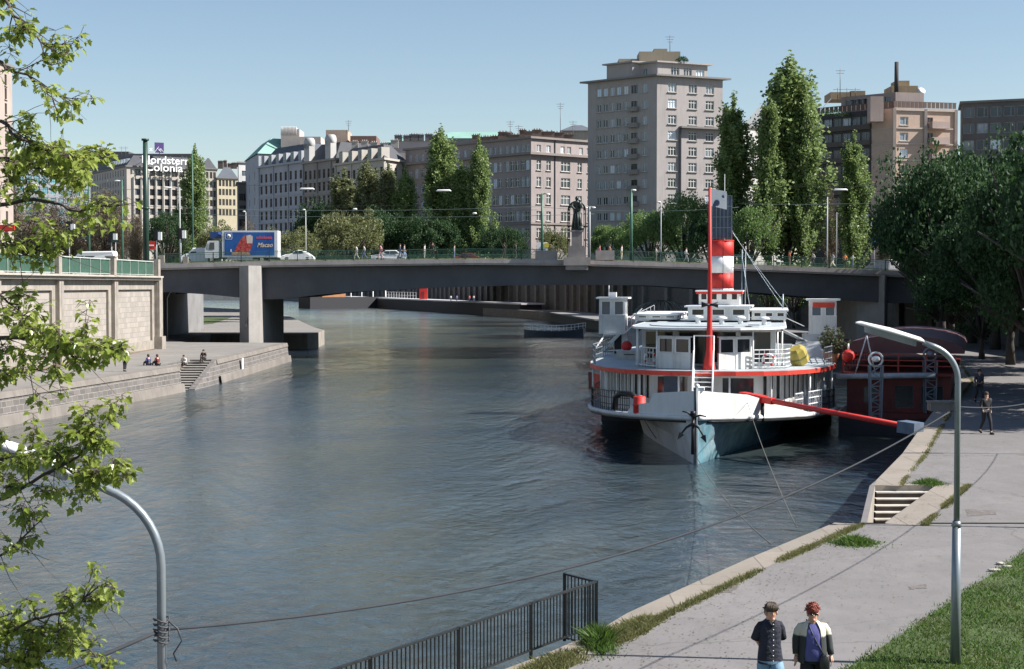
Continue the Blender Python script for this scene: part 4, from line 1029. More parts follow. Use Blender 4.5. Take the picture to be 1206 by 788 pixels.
# lattice gangway pylons
pyl = mat('pylon_blue', (.17,.21,.25), .5, .2, .15, 2)
for i, (u, v0, v1, Y, lab) in enumerate(((1031,430,481,80,'pale blue lattice pylon with a lit round head, nearer the steamer'), (1095,424,474,84,'pale blue lattice pylon with a shaded round head, nearer the quay trees'))):
    x, z0 = XZ(u, v1+8, Y); _, z1 = XZ(u, v0, Y); z0 = 1.2
    t_ = thing('pylon', lab, 'pylon', (x, Y, z0), group='gangway pylons beside the barge')
    m = MB()
    for dx in (-.33,.33):
        for dy in (-.2,.2): m.bar((x+dx*.8,Y+dy,z0),(x+dx,Y+dy,z1),.07)
    k = 8
    for i2 in range(k):
        za, zb = lerp(z0,z1,i2/k), lerp(z0,z1,(i2+1)/k); s = 1 if i2 % 2 else -1; m.bar((x-.3*s,Y-.2,za),(x+.3*s,Y-.2,zb),.045); m.bar((x-.3,Y-.2,zb),(x+.3,Y-.2,zb),.045)
    m.build('lattice', pyl, t_)
    hd = MB(); hd.tube([(x+.36*math.cos(a), Y, z1+.30+.36*math.sin(a)) for a in [2*math.pi*k_/16 for k_ in range(16)]]+[(x+.36, Y, z1+.30)], .06, 6); hd.ball((x,Y,z1+.32), (.24,.2,.17), 10)
    hd.build('round_head', whites if i == 0 else pyl, t_)  # white head stands in for sunlight, the other keeps the lattice blue
# small boats
def smallboat(name, label, u, v, Y, L, W, rz, hc, rails=True, cab=None, group=None):
    x, _ = XZ(u, v, Y); t_ = thing(name, label, 'boat', (x, Y, 0), rz, group, world=False)
    h = MB(); secs = []
    for i in range(9):
        k = i/8; b_ = W/2*math.sin(math.pi*min(1, .12+k*.95))**.6; z = .9+.45*(abs(k-.5)*2)**2*(1 if k < .5 else .5)
        secs.append([(-b_, k*L, z), (-b_*.75, k*L, -.3), (b_*.75, k*L, -.3), (b_, k*L, z)])
    h.loft(secs, cap=True); h.poly([s[0] for s in secs]+[s[3] for s in reversed(secs)]); h.build('hull', hc, t_)
    if rails:
        r = MB()
        for a, b_ in zip(secs[:-1], secs[1:]):
            for j in (0, 3):
                for hh in (.45,.9): r.bar(Vector(a[j])+Vector((0,0,hh)), Vector(b_[j])+Vector((0,0,hh)), .06)
                r.bar(a[j], Vector(a[j])+Vector((0,0,.9)), .06)
        r.build('rails', whites, t_)
    if cab:
        MB().bb((-W*.3,L*.4,.9),(W*.3,L*.75,2.3)).build('cabin', cab, t_)
    return t_
smallboat('rowing_boat', 'small dark red rowing boat beside the left sponson of the steamer', 696, 424, 122, 5.0, 1.6, R(-62), dred, False)
smallboat('work_boat', 'grey work boat with white rails moored under the bridge', 688, 390, 246, 10, 3.4, R(75), mat('boat_dark', (.06,.07,.08), .6))
t_ = smallboat('launch', 'moored launch with a pale deck behind the steamer', 772, 392, 200, 22, 5.0, R(-10), greyw)
dm = MB(); x, z = XZ(780, 366, 180)
t2 = thing('domed_frame', 'pale tubular dome frame on a boat behind the steamer roof', 'frame', (x,180,z-1.4))
for k in range(14):
    a = math.pi*k/14; dm.tube([(x+3.3*math.cos(b_)*math.cos(a), 180+3.3*math.cos(b_)*math.sin(a), z-.3+1.5*math.sin(b_)) for b_ in [math.pi*j/10 for j in range(11)]], .045, 5)
dm.build('hoops', mat('dome_pale', (.4,.47,.52), .4), t2); MB().lathe([(3.4,z-1.4),(3.4,z-.9),(3.0,z-.5)], (x,180,0), 20).build('base', mat('dome_base', (.2,.23,.27), .6), t2)
t2 = thing('boathouse', 'low pale deck cabin with striped side behind the steamer', 'boathouse', (15.8,150,0))
MB().bb((12.5,150,-.2),(19,166,4.6)).build('wall', mat('boathouse_wall', (.30,.29,.30), .8, 0, .15, 1), t2); MB().bb((12.1,149.6,4.6),(19.5,166.4,4.95)).build('roof', mat('boathouse_roof', (.52,.47,.46), .8), t2)
# barges on the far bank under the bridge
t_ = thing('tour_barge', 'long black barge moored at the far quay under the bridge with a yellow awning', 'barge', (-64,560,0), R(39), world=False)
MB().bb((-14,-4,-.5),(30,4,4.0)).build('hull', mat('far_barge', (.03,.03,.035), .8), t_)
c = MB(); c.bb((-8,-2.5,4.0),(2,2.5,5.6)); c.bb((4,-2.5,6.4),(20,2.5,6.7), 1)
for x in (4.3,9,14,19.6): c.bb((x,-2.4,4),(x+.35,-2.1,6.4), 2)
c.add([(1,-3,6.0),(21,-3,7.4),(21,3,7.4),(1,3,6.0),(1,-3,6.7),(21,-3,8.7),(21,3,8.7),(1,3,6.7)],[(0,3,2,1),(4,5,6,7),(0,1,5,4),(1,2,6,5),(2,3,7,6),(3,0,4,7)],1)
c.build('superstructure', [mat('wood_cabin', (.35,.16,.07), .7), mat('yellow_awning', (.72,.47,.12), .7), whites], t_)

for i, (u, v, s_, sz, m_, lab) in enumerate(((905,404,15.5,(.9,.7,.6),whites,'white locker on the upper deck behind the lattice railing'),(742,428,19,(1.6,1.0,.45),mat('tarp_pale', (.45,.45,.42), .8),'low pale tarpaulin bundle on the left upper deck'),(925,396,19,(.8,.6,.9),greyw,'grey locker at the back of the right upper deck'))):
    t, _ = LS(u, v, s_); t_ = local_thing('deck_locker', lab, 'locker', t, s_, 3.93, 'lockers on the steamer deck')
    b_ = MB(); b_.box((0,0,sz[2]/2), sz, taper=.94); b_.box((0,0,sz[2]+.03), (sz[0]*.98,sz[1]*.98,.06)); b_.build('chest', m_, t_); MB().bar((-sz[0]*.2,-sz[1]*.52,sz[2]*.7),(sz[0]*.2,-sz[1]*.52,sz[2]*.7),.04).build('handle', blk, t_)
for i, (u, v, s_, z_, lab) in enumerate(((766,420,11.2,4.4,'white lifebelt on the left upper deck lattice railing'),(905,424,9.98,4.4,'white lifebelt on the right upper deck lattice railing'))):
    t, _ = LS(u, v, s_); t_ = local_thing('lifebelt', lab, 'lifebelt', t, s_-.12, z_, 'lifebelts on the steamer railings')
    pts = [(.3*math.cos(2*math.pi*k/16), 0, .3*math.sin(2*math.pi*k/16)) for k in range(17)]
    MB().tube(pts, .06, 8).build('ring', whites, t_); bd = MB()
    for k in range(4): bd.tube([pts[k*4+1], pts[k*4+2]], .066, 8)
    for q_ in build_each(bd, 'red_band', red, t_): pass
# ------------------------------------------------------------ buildings
def win_mesh(name, w, h, glass, frame, kind='cross', sill=None, fr=.09):
    b = MB(); b.poly([(-w/2,0,0),(w/2,0,0),(w/2,0,h),(-w/2,0,h)], 0)
    y = -.05
    for a, c in (((-w/2+fr/2,y,0),(-w/2+fr/2,y,h)),((w/2-fr/2,y,0),(w/2-fr/2,y,h)),((-w/2,y,fr/2),(w/2,y,fr/2)),((-w/2,y,h-fr/2),(w/2,y,h-fr/2))): b.bar(a, c, fr, .1, m=1)
    if kind == 'cross': b.bar((0,y,0),(0,y,h),fr*.9,.1,m=1); b.bar((-w/2,y,h*.68),(w/2,y,h*.68),fr*.8,.1,m=1)
    if kind == 'two': b.bar((0,y,0),(0,y,h),fr,.1,m=1)
    if kind == 'triple': b.bar((-w/6,y,0),(-w/6,y,h),fr,.1,m=1); b.bar((w/6,y,0),(w/6,y,h),fr,.1,m=1); b.bar((-w/2,y,h*.7),(w/2,y,h*.7),fr*.8,.1,m=1)
    if kind == 'side': b.bar((w*.15,y,0),(w*.15,y,h),fr,.1,m=1)
    mats = [glass, frame]
    if sill is not None: b.box((0,-.28,-.07),(w+.3,.34,.12), m=2); mats.append(sill)
    o = b.build(name, mats); me = o.data; bpy.data.objects.remove(o); return me
WCOUNT = {}
STUFFW = {}
def put_window(root, me, p, ang):
    """each window is a part; past the hundredth they join one mesh"""
    n = WCOUNT.get(root.name, 0); WCOUNT[root.name] = n+1
    p = Vector(p)-OFF[root.name]
    if n < 98:
        o = bpy.data.objects.new('window', me); COL.objects.link(o); o.parent = root; o.location = p; o.rotation_euler = (0,0,ang)
    else: STUFFW.setdefault(root.name, []).append((me, p, ang))
def flush_windows():
    for rn, lst in STUFFW.items():
        root = bpy.data.objects[rn]; b = MB(); mats = []; 
        for me, p, ang in lst:
            M = Matrix.Translation(p) @ Matrix.Rotation(ang, 4, 'Z'); off = len(b.v)
            b.v.extend([tuple(M @ v.co) for v in me.vertices])
            for f in me.polygons:
                mm = me.materials[f.material_index]
                if mm not in mats: mats.append(mm)
                b.f.append(tuple(i+off for i in f.vertices)); b.mi.append(mats.index(mm)); b.sm.append(False)
        o = b.build('further_windows', mats, root, world=False); o['kind'] = 'stuff'
def facade(root, mb, A, B, z0, z1, cols, rows, rec=.22, m=0, order=None):
    """cols: (centre 0..1, width, mesh); rows: (sill z, height). cols centre as a fraction of the face"""
    A = Vector((A[0], A[1], 0)); B = Vector((B[0], B[1], 0)); L = (B-A).length; d = (B-A)/L; n = Vector((d.y, -d.x, 0)); ang = math.atan2(d.y, d.x)
    holes = []
    for r in rows:
        zr, hr = r[0], r[1]
        for c in (r[2] if len(r) > 2 else cols):
            cx = c[0]*L; w = c[1]
            if cx-w/2 < .05 or cx+w/2 > L-.05 or zr < z0+.05 or zr+hr > z1-.02: continue
            holes.append((cx-w/2, cx+w/2, zr, zr+hr)); me = c[2]
            if isinstance(me, (list, tuple)): me = random.choice(me)
            p = A+d*cx-n*rec; put_window(root, me, (p.x, p.y, zr), ang)
    wallseg(mb, A, B, z0, z1, holes, m=m, rec=rec)
def band(mb, A, B, z, h, out, m=0, ext=0):
    A = Vector((A[0], A[1], 0)); B = Vector((B[0], B[1], 0)); d = (B-A).normalized(); n = Vector((d.y, -d.x, 0))
    a = A+n*out/2-d*ext; b_ = B+n*out/2+d*ext; mb.bar((a.x,a.y,z),(b_.x,b_.y,z),out,h,m=m)
def pt(u, Y): return ((u-603)/F*Y, Y)
def zof(v, Y): return P(603, v, Y).z
def footprint(L, C, R_):
    B = (L[0]+R_[0]-C[0], L[1]+R_[1]-C[1]); return [L, C, R_, B]
def colsU(us, A, B, w, me):
    """columns given by image column, converted to a fraction along the face"""
    out = []
    for u in us:
        k = (u-603)/F; dx, dy = B[0]-A[0], B[1]-A[1]; t = (k*A[1]-A[0])/(dx-k*dy); out.append((t, w, me))
    return out
def backwalls(mb, fp, z0, z1, m=0):
    mb.poly([(*fp[2], z0), (*fp[3], z0), (*fp[3], z1), (*fp[2], z1)], m); mb.poly([(*fp[3], z0), (*fp[0], z0), (*fp[0], z1), (*fp[3], z1)], m)
def scalefp(fp, k):
    cx = sum(p[0] for p in fp)/4; cy = sum(p[1] for p in fp)/4; return [(cx+(p[0]-cx)*k, cy+(p[1]-cy)*k) for p in fp]
def offfp(fp, o):
    """offset a convex quad inwards by o"""
    cx = sum(p[0] for p in fp)/4; cy = sum(p[1] for p in fp)/4; res = []
    n_ = len(fp)
    for i in range(n_):
        p, a, b_ = Vector(fp[i]), Vector(fp[i-1]), Vector(fp[(i+1) % n_]); d1 = (p-a).normalized(); d2 = (b_-p).normalized()
        n1 = Vector((-d1.y, d1.x)); n2 = Vector((-d2.y, d2.x)); c = Vector((cx, cy))
        if n1.dot(c-p) < 0: n1 = -n1
        if n2.dot(c-p) < 0: n2 = -n2
        bis = (n1+n2); bis = bis/max(.3, bis.dot(n1)); res.append(tuple(p+bis*o))
    return res
def mansard(mb, fp, z0, z1, inset, m=0, m2=1):
    t = offfp(fp, inset)
    for i in range(4):
        j = (i+1) % 4; mb.poly([(*fp[i], z0), (*fp[j], z0), (*t[j], z1), (*t[i], z1)], m)
    mb.poly([(*p, z1) for p in t], m2); return t
def wallmat(name, c, var=.1, dirt=.25, sc=.25, streak=.3):
    c = tuple(x*.72 for x in c)
    return mat(name, c, .9, 0, var, sc, .1, dirt=dirt, dirtcol=tuple(x*.45 for x in c), streak=streak)
GB = glassmat('building_glass', (.02,.026,.032), .12); GP = glassmat('pale_pane', (.16,.19,.22), .2)
GC = mat('curtain_pane', (.42,.42,.40), .35, 0, .2, 1)
WF = mat('window_white', (.66,.66,.62), .6, 0, .05, 1); BF = mat('window_brown', (.13,.085,.06), .6, 0, .1, 1); GF = mat('window_grey', (.30,.31,.32), .6)
Sill = mat('sill_grey', (.42,.39,.36), .8)
roofd = wallmat('roof_dark', (.105,.108,.12)); roofs = wallmat('roof_slate', (.13,.15,.18)); roofg = wallmat('roof_gravel', (.25,.24,.23))
copper = wallmat('copper_green', (.30,.52,.45)); chim = wallmat('chimney_brick', (.22,.16,.13))
random.seed(11)
ZG = 9.0
def chimneys(root, n, A, B, z, w=1.5, h=1.6, m=None):
    for i in range(n):
        p = vl((*A, 0), (*B, 0), (i+.5)/n+random.uniform(-.02, .02)); hh = h*random.uniform(.7, 1.2); ww = w*random.uniform(.7, 1.3)
        c = MB(); c.box((p.x,p.y,z+hh/2),(ww,.8,hh)); c.box((p.x,p.y,z+hh),(ww+.2,1.0,.15))
        for k in range(3): c.cyl((p.x-ww*.3+ww*.3*k,p.y,z+hh),(p.x-ww*.3+ww*.3*k,p.y,z+hh+.4),.13,n=6)
        c.build('chimney', m or chim, root)
def antenna(root, x, y, z, h, arms=3):
    a = MB(); a.cyl((x,y,z),(x,y,z+h),.07,n=5)
    for k in range(arms): a.bar((x-.9+.2*k,y,z+h-.3-.5*k),(x+.9-.2*k,y,z+h-.3-.5*k),.06)
    a.build('aerial', mat('aerial_grey', (.12,.12,.13), .5), root)

# -- high-rise ---------------------------------------------------------------
L, C, R_ = pt(692, 311), pt(773, 300), pt(850, 306); fp = footprint(L, C, R_)
root = thing('high_rise', 'tall plain beige apartment tower with loggias and set-back roof floors', 'tower block', (*C, ZG))
wm = wallmat('tower_render', (.49,.45,.435), .08, .2, .2, .35)
w1 = win_mesh('w', 1.9, 1.75, GB, WF, 'triple', Sill); w1b = win_mesh('w', 1.9, 1.75, GP, WF, 'triple', Sill)
w2 = win_mesh('w', 1.15, 1.6, GP, WF, 'two', Sill); w2b = win_mesh('w', 1.15, 1.6, GB, WF, 'two', Sill); w3 = win_mesh('w', 1.5, 2.1, GB, BF, 'two')
ztp = zof(89.5, 300); rowz = [zof(v, 300)-.9 for v in (102,120.8,139.8,158.6,177,195.6,214.5,233.5,252.5,271,290)]
mb = MB()
facade(root, mb, C, R_, ZG, ztp, [c for c in colsU([791,815,835], C, R_, 1.9, (w1, w1b, w1))], [(z, 1.75) for z in rowz])
lc = colsU([705,712.5], L, C, 1.15, (w2, w2b))+colsU([720.5,728,736.5], L, C, 1.15, (w2, w2, w2b))+colsU([746.5], L, C, 1.5, w3)+colsU([758.5], L, C, 1.15, (w2,))
facade(root, mb, L, C, ZG, ztp, lc, [(z, 1.6) for z in rowz]); backwalls(mb, fp, ZG, ztp)
mb.build('walls', wm, root)
rf_ = MB(); rf_.prism(offfp(fp, -.9), ztp+.002, ztp+.35); rf_.build('cornice', wallmat('tower_cornice', (.30,.29,.28)), root)
# projecting slabs and balconies on the left face
def facept(A, B, u):
    k = (u-603)/F; dx, dy = B[0]-A[0], B[1]-A[1]; t = (k*A[1]-A[0])/(dx-k*dy); return (A[0]+dx*t, A[1]+dy*t)
bc = MB()
for z in rowz[1:]:
    a, b_ = facept(L, C, 741), facept(L, C, 752); band(bc, a, b_, z-.05, .9, .9)
build_each(bc, 'balcony', wallmat('tower_balcony', (.36,.33,.31)), root)
bl_ = MB(); a, b_ = facept(L, C, 716.5), facept(L, C, 740.5); zt1 = zof(73, 303)
pr = [a, b_]; n_ = Vector((b_[1]-a[1], -(b_[0]-a[0]))).normalized()
up = MB(); A1 = facept(L, C, 714); B1 = facept(L, C, 744); D = Vector((fp[3][0]-L[0], fp[3][1]-L[1]))*.55
fpu = [A1, B1, (B1[0]+D.x, B1[1]+D.y), (A1[0]+D.x, A1[1]+D.y)]
facade(root, up, A1, B1, ztp+.35, zt1, colsU([720.5,728,736.5], A1, B1, 1.15, w2), [(zof(87, 303)-.9, 1.5)]); backwalls(up, fpu, ztp+.35, zt1); up.poly([(*B1, ztp+.35), (*fpu[2], ztp+.35), (*fpu[2], zt1), (*B1, zt1)])
up.prism(offfp(fpu, -.5), zt1+.002, zt1+.3)
up.build('penthouse', wm, root)
up = MB(); fq = offfp(fp, 1.6); A1 = vl((*fq[0],0),(*fq[1],0),.62); B1 = fq[1]; E1 = fq[2]; A1 = (A1.x, A1.y); zt2 = zof(74.5, 303)
up2 = [A1, B1, E1, (E1[0]+A1[0]-B1[0], E1[1]+A1[1]-B1[1])]
facade(root, up, A1, B1, ztp+.35, zt2, [(.4,1.15,w2b)], [(ztp+.6, 1.3)]); facade(root, up, B1, E1, ztp+.35, zt2, [(.35,1.9,w1),(.6,1.9,w1),(.85,1.9,w1b)], [(ztp+.6, 1.5)]); backwalls(up, up2, ztp+.35, zt2)
up.prism(offfp(up2, -.6), zt2+.002, zt2+.3); up.build('penthouse', wm, root)
tp_ = MB(); x0, z0 = XZ(752, 70, 308); x1, z1 = XZ(800, 62.5, 308); tp_.bb((x0,306,zt2),(x1,312,z1)); tp_.bb((x0+3,307,z1),(x1-2.5,311,z1+.7)); tp_.bb((x0-4,307,zt1),(x0+3,312,zt1+1.2)); tp_.build('plant_room', wallmat('plant_beige', (.42,.36,.27)), root)
x, z = XZ(789, 56, 308); antenna(root, x, 308, z1, 3.5)

cn = MB(); a, b_ = facept(C, R_, 799), facept(C, R_, 850); band(cn, a, b_, zof(150.5, 303), .35, 1.1); cn.build('canopy_slab', MATS['tower_cornice'], root)
cn = MB(); a = facept(C, R_, 800); cn.box((a[0]+.1, a[1]-.25, (ZG+zof(151,303))/2), (.3,.4,zof(151,303)-ZG)); cn.build('downpipe', MATS['roof_dark'], root)

# -- corner block of flats behind the poplars ---------------------------------
L, C, R_ = pt(478, 360), pt(625.5, 330), pt(700, 341); fp = footprint(L, C, R_)
root = thing('corner_building', 'seven storey grey corner building with heavy cornice left of the tower', 'apartment block', (*C, ZG))
wm = wallmat('corner_render', (.44,.38,.365), .1, .3, .2, .4)
k1 = win_mesh('w', 1.25, 2.1, GB, WF, 'cross', Sill); k1b = win_mesh('w', 1.25, 2.1, GP, WF, 'cross', Sill); k2 = win_mesh('w', 2.6, 2.1, GB, WF, 'triple', Sill); k3 = win_mesh('w', 1.1, 1.5, GP, WF, 'two')
zt_ = zof(163, 330); zc = zof(182, 330)
cR = colsU([634.5,646], C, R_, 1.25, k1)+colsU([666], C, R_, 2.6, k2)+colsU([682.5,694], C, R_, 1.25, k1)
rows = [(zof(v, 330)-1.05, 2.1) for v in (194,213.5,234,254,274)]
attR = colsU([634.5,646,662.5,670,684,693], C, R_, 1.1, k3)
mb = MB(); facade(root, mb, C, R_, ZG, zt_, cR, rows+[(zof(174,330)-.75, 1.5, attR)])
us_l = [484,491,498,507,515,523,531,540,548,556,564,571,577,583,589,597,603,609,615.5,621]
cL = colsU(us_l, L, C, 1.2, (k1, k1b, k1b))
attL = colsU([u+d for u in us_l for d in (0,)], L, C, 1.1, k3)
facade(root, mb, L, C, ZG, zt_, cL, rows+[(zof(174,330)-.75, 1.5, attL)]); backwalls(mb, fp, ZG, zt_); mb.build('walls', wm, root)
cr = MB(); cr.prism(offfp(fp, -.9), zc, zc+.5); cr.prism(offfp(fp, -.5), zt_+.002, zt_+.45); cr.prism(offfp(fp, -.25), zof(264,330), zof(264,330)+.4)
build_each(cr, 'cornice', wallmat('corner_cornice', (.33,.29,.27)), root)
for A, B, u in ((C, R_, 653.5),): a = facept(A, B, u); MB().box((a[0],a[1]-.12,(ZG+zt_)/2),(.2,.2,zt_-ZG)).build('downpipe', MATS['roof_dark'], root)
a = offfp(fp, 3.5); chimneys(root, 9, vl((*a[0],0),(*a[1],0),.45)[:2], a[1], zt_+.4, 2.0, 1.7); chimneys(root, 4, a[1], a[2], zt_+.4, 2.6, 1.6)
for u, h in ((601,5),(611,4),(660,9),(675,5)): x, z = XZ(u, 155, 345); antenna(root, x, 345, zt_+.4, h)

# -- row of pale old houses in shade --------------------------------------------
rowL, rowR = pt(305, 402), pt(453, 352)
def rowpt(u): return facept(rowL, rowR, u)
def rowhouse(name, label, u0, u1, v_e, v_r, col, roof, ncol, rowsv, depth=16, inset=3.2, rside=None, wn=None, dormers=0, wallz=None):
    A, B = rowpt(u0), rowpt(u1); dv = Vector((B[1]-A[1], -(B[0]-A[0]))).normalized()*-1
    D = (B[0]+dv.x*depth, B[1]+dv.y*depth)
    if rside: D = rside
    fp = footprint(A, B, D); Ym = (A[1]+B[1])/2; ze = zof(v_e, Ym); zr = zof(v_r, Ym)
    root = thing(name, label, 'town house', (*B, ZG)); mb = MB()
    wn_ = wn or win_mesh('w', 1.15, 2.2, GB, BF, 'cross')
    Ls = math.dist(A, B); cols = [((i+.5)/ncol, 1.15, wn_) for i in range(ncol)]
    rows = [(zof(v, Ym)-1.1, 2.2) for v in rowsv]
    facade(root, mb, A, B, ZG, ze, cols, rows); nr = max(2, int(math.dist(B, D)/3.4)); facade(root, mb, B, D, ZG, ze, [((i+.5)/nr, 1.15, wn_) for i in range(nr)], rows); backwalls(mb, fp, ZG, ze)
    mb.build('walls', col, root)
    cr = MB(); cr.prism(offfp(fp, -.6), ze+.002, ze+.5)
    for v in rowsv: cr_z = zof(v, Ym)-1.9; band(cr, A, B, cr_z, .25, .22); band(cr, B, D, cr_z, .25, .22)
    # window surrounds and lesenes
    for i in range(0, ncol+1, 3):
        p = vl((*A,0),(*B,0),i/ncol); cr.box((p.x,p.y,(ZG+ze)/2),(.5,.5,ze-ZG-.1),rz=math.atan2(B[1]-A[1],B[0]-A[0]))
    cr.build('cornice', col, root)
    rr_ = MB(); t = mansard(rr_, offfp(fp, .1), ze+.5, zr, inset); rr_.build('roof', [roof, roofg], root)
    n_ = Vector((B[1]-A[1], -(B[0]-A[0]))).normalized()
    if dormers:
        for i in range(dormers):
            p = vl((*A,0),(*B,0),(i+.5)/dormers); p = p-Vector((n_.x,n_.y,0))*1.2; dm_ = MB()
            dm_.box((p.x,p.y,ze+1.8),(1.7,2.2,2.6),rz=math.atan2(B[1]-A[1],B[0]-A[0])); o = dm_.build('dormer', col, root)
            q = p+Vector((n_.x,n_.y,0))*1.13; MB().box((q.x,q.y,ze+1.9),(1.1,.04,1.7),rz=math.atan2(B[1]-A[1],B[0]-A[0])).build('pane', GB, o)
    return root, fp, ze, zr, A, B
cb = wallmat('house_pale', (.50,.52,.57), .08, .2); cdk = wallmat('house_stucco', (.38,.35,.33), .1, .3); cw = wallmat('house_cream', (.58,.54,.48), .08, .2)
r1 = rowhouse('town_house', 'pale grey stuccoed corner house with steep blue slate mansard behind the bridge', 306, 358, 195, 171, cb, roofs, 9, (208,222,238,253,268,284), dormers=6)
r2 = rowhouse('town_house', 'darker ornate house with two white arched dormers between the pale houses', 358.2, 396, 191, 168, cdk, roofd, 7, (205,220,236,252,268,284), dormers=0)
r3 = rowhouse('town_house', 'cream house with dark mansard and sunlit right wall partly behind the poplars', 396.2, 453, 192, 171, cw, roofd, 9, (205,220,236,252,268,284), rside=pt(480, 362), dormers=5)
root, fp, ze, zr, A, B = r2; ang = math.atan2(B[1]-A[1], B[0]-A[0])
for u in (365, 390):
    a = rowpt(u); d = MB(); d.box((a[0],a[1]+.4,ze+2.6),(2.6,1.6,4.6),rz=ang); d.lathe([(1.5,-.8),(1.5,.8)],(a[0],a[1]+.4,ze+4.9),16,M=Matrix.Rotation(ang,4,'Z')@Matrix.Rotation(R(90),4,'X'))
    o = d.build('dormer', wallmat('dormer_white', (.62,.60,.58)), root); MB().box((a[0]-.1,a[1]-.44,ze+2.8),(1.3,.05,2.6),rz=ang).build('pane', GB, o)
root, fp, ze, zr, A, B = r1
ph = MB(); 
for u0, u1, v0, Y, dz in ((330,352,152,408,0),(352,377,161,400,0),(334,348,150,412,0)): a, _ = XZ(u0, 0, Y); b_, _ = XZ(u1, 0, Y); ph.bb((a,Y,zr-1),(b_,Y+9,zof(v0,Y)))
ph.build('roof_terrace', wallmat('terrace_pink', (.66,.58,.53)), root)
rl = MB(); 
for i in range(12): x, z = XZ(331+i*1.6, 152, 407); rl.cyl((x,407,zof(160,408)),(x,407,zof(149.5,408)),.1,n=5)
build_each(rl, 'terrace_post', wallmat('terrace_white', (.7,.68,.66)), root)
root, fp, ze, zr, A, B = r2
a, _ = XZ(382, 0, 388); b_, _ = XZ(408, 0, 388); MB().bb((a,390,zr-.5),(b_,400,zof(154,392))).build('lift_house', wallmat('apricot', (.62,.47,.37)), root)
a, _ = XZ(410, 0, 384); b_, _ = XZ(441, 0, 384); MB().bb((a,388,zr-.5),(b_,399,zof(161,390))).build('gable_wall', wallmat('brick_brown', (.26,.15,.12)), root)
x, z = XZ(410, 155, 389); antenna(root, x, 390, zr+4, 3)
root = r3[0]; chimneys(root, 5, pt(412, 372), pt(470, 368), r3[3], 1.6, 1.6, wallmat('chim_pale', (.5,.47,.43)))
# side wing with verdigris roof at the left end
A, B, D = pt(290, 430), pt(305.5, 404), pt(306, 425); fp = footprint(A, B, (B[0]+14, B[1]+8))
root = thing('corner_house', 'pale grey side wing with green copper roof left of the stuccoed row', 'town house', (*B, ZG)); mb = MB(); ze = zof(185, 415)
wq = win_mesh('w', 1.0, 2.0, GB, BF, 'two'); facade(root, mb, A, B, ZG, ze, [(.3,1.0,wq),(.7,1.0,wq)], [(zof(v,415)-1, 2.0) for v in (208,222,238,253,268,284)]); facade(root, mb, fp[1], fp[2], ZG, ze, [], []); backwalls(mb, fp, ZG, ze)
mb.build('walls', cb, root); rr_ = MB(); mansard(rr_, offfp(fp, -.4), ze, zof(165,415), 4.5); rr_.build('roof', [copper, copper], root)

# -- insurance building with the roof sign --------------------------------------
L, C, R_ = pt(104, 560), pt(150.5, 520), pt(237, 534); fp = footprint(L, C, R_)
root = thing('office_building', 'large cream office building with dark mansard carrying a white roof sign', 'office building', (*C, ZG))
wm = wallmat('office_cream', (.60,.54,.47), .06, .15, .1, .2); o1 = win_mesh('w', 1.9, 2.2, GB, BF, 'two', None, .14); o2 = win_mesh('w', 1.0, 2.1, GB, GF, 'two')
ze = zof(196.5, 520); zr = zof(181.5, 520); rws = [zof(v, 520)-1.1 for v in (202.5,214,225.5,237,248.5,260,272)]
mb = MB(); cR = colsU([163.5,172,180.7,189.4,198,206.7,215.4,224], C, R_, 1.9, o1); facade(root, mb, C, R_, ZG, ze, cR, [(z, 2.2) for z in rws], rec=.4)
cL = colsU([107+3.05*i for i in range(14)], L, C, 1.0, o2); facade(root, mb, L, C, ZG, ze, cL, [(z, 2.1) for z in rws]); backwalls(mb, fp, ZG, ze); mb.build('walls', wm, root)
fin = MB()
for u in [159,167.8,176.4,185,193.7,202.3,211,219.7,228.4]: a = facept(C, R_, u); fin.box((a[0],a[1]-.3,(ZG+zof(208,520))/2),(.55,.7,zof(208,520)-ZG))
build_each(fin, 'fin', wallmat('fin_white', (.68,.64,.58)), root)
rr_ = MB(); rr_.prism(offfp(fp, -.5), ze+.002, ze+.5, 1); mansard(rr_, fp, ze+.5, zr, 3.5, 0, 1); rr_.build('roof', [roofd, roofg], root)
sk = MB(); 
for i in range(8):
    u = 126+i*3.1; a = facept(L, C, u); n_ = Vector((C[1]-L[1], -(C[0]-L[0]))).normalized(); sk.box((a[0]+.9,a[1]+1.9,lerp(ze,zr,.55)),(1.2,1.6,1.5),rz=math.atan2(C[1]-L[1],C[0]-L[0]))
build_each(sk, 'skylight', GP, root)
tpx = MB(); a, _ = XZ(150, 0, 545); b_, _ = XZ(228, 0, 545); tpx.bb((a,540,zr-1),(b_,556,zof(182.5,545))); a, _ = XZ(98, 0, 575); b_, _ = XZ(150, 0, 575); tpx.bb((a,575,ze),(b_,590,zof(178.5,575))); build_each(tpx, 'roof_storey', roofd, root)
for u in (143,148,171): x, z = XZ(u, 175, 530); antenna(root, x, 530, zr-.5, 4, 2)
sg = thing('roof_sign', 'white two line lettering with a square violet emblem on the dark office roof', 'sign', (*C, ze))
sw = mat('sign_white', (.86,.86,.84), .5, 0, .02, 1)
ang = math.atan2(R_[1]-C[1], R_[0]-C[0])
def roofpt(u, v, Y=517.5): p = P(u, v, Y+(u-150)*.16); return p
mx_ = text_obj('Nordstern.', 'lettering', 3.75, sw, roofpt(166.5, 191.8), (R(90),0,ang), sg, .12, .04, 1.06)
text_obj('Colonia', 'lettering', 3.75, sw, roofpt(170.5, 200.8), (R(90),0,ang), sg, .12, .04, 1.13)
p = roofpt(187.5, 174, 521); MB().box(tuple(p),(3.2,.3,3.5),rz=ang).build('emblem_board', mat('emblem_violet', (.05,.025,.14), .5), sg)
lg = MB()
def lp(a, b_): return Vector(tuple(p))+Vector((math.cos(ang)*a, math.sin(ang)*a-.2, b_))
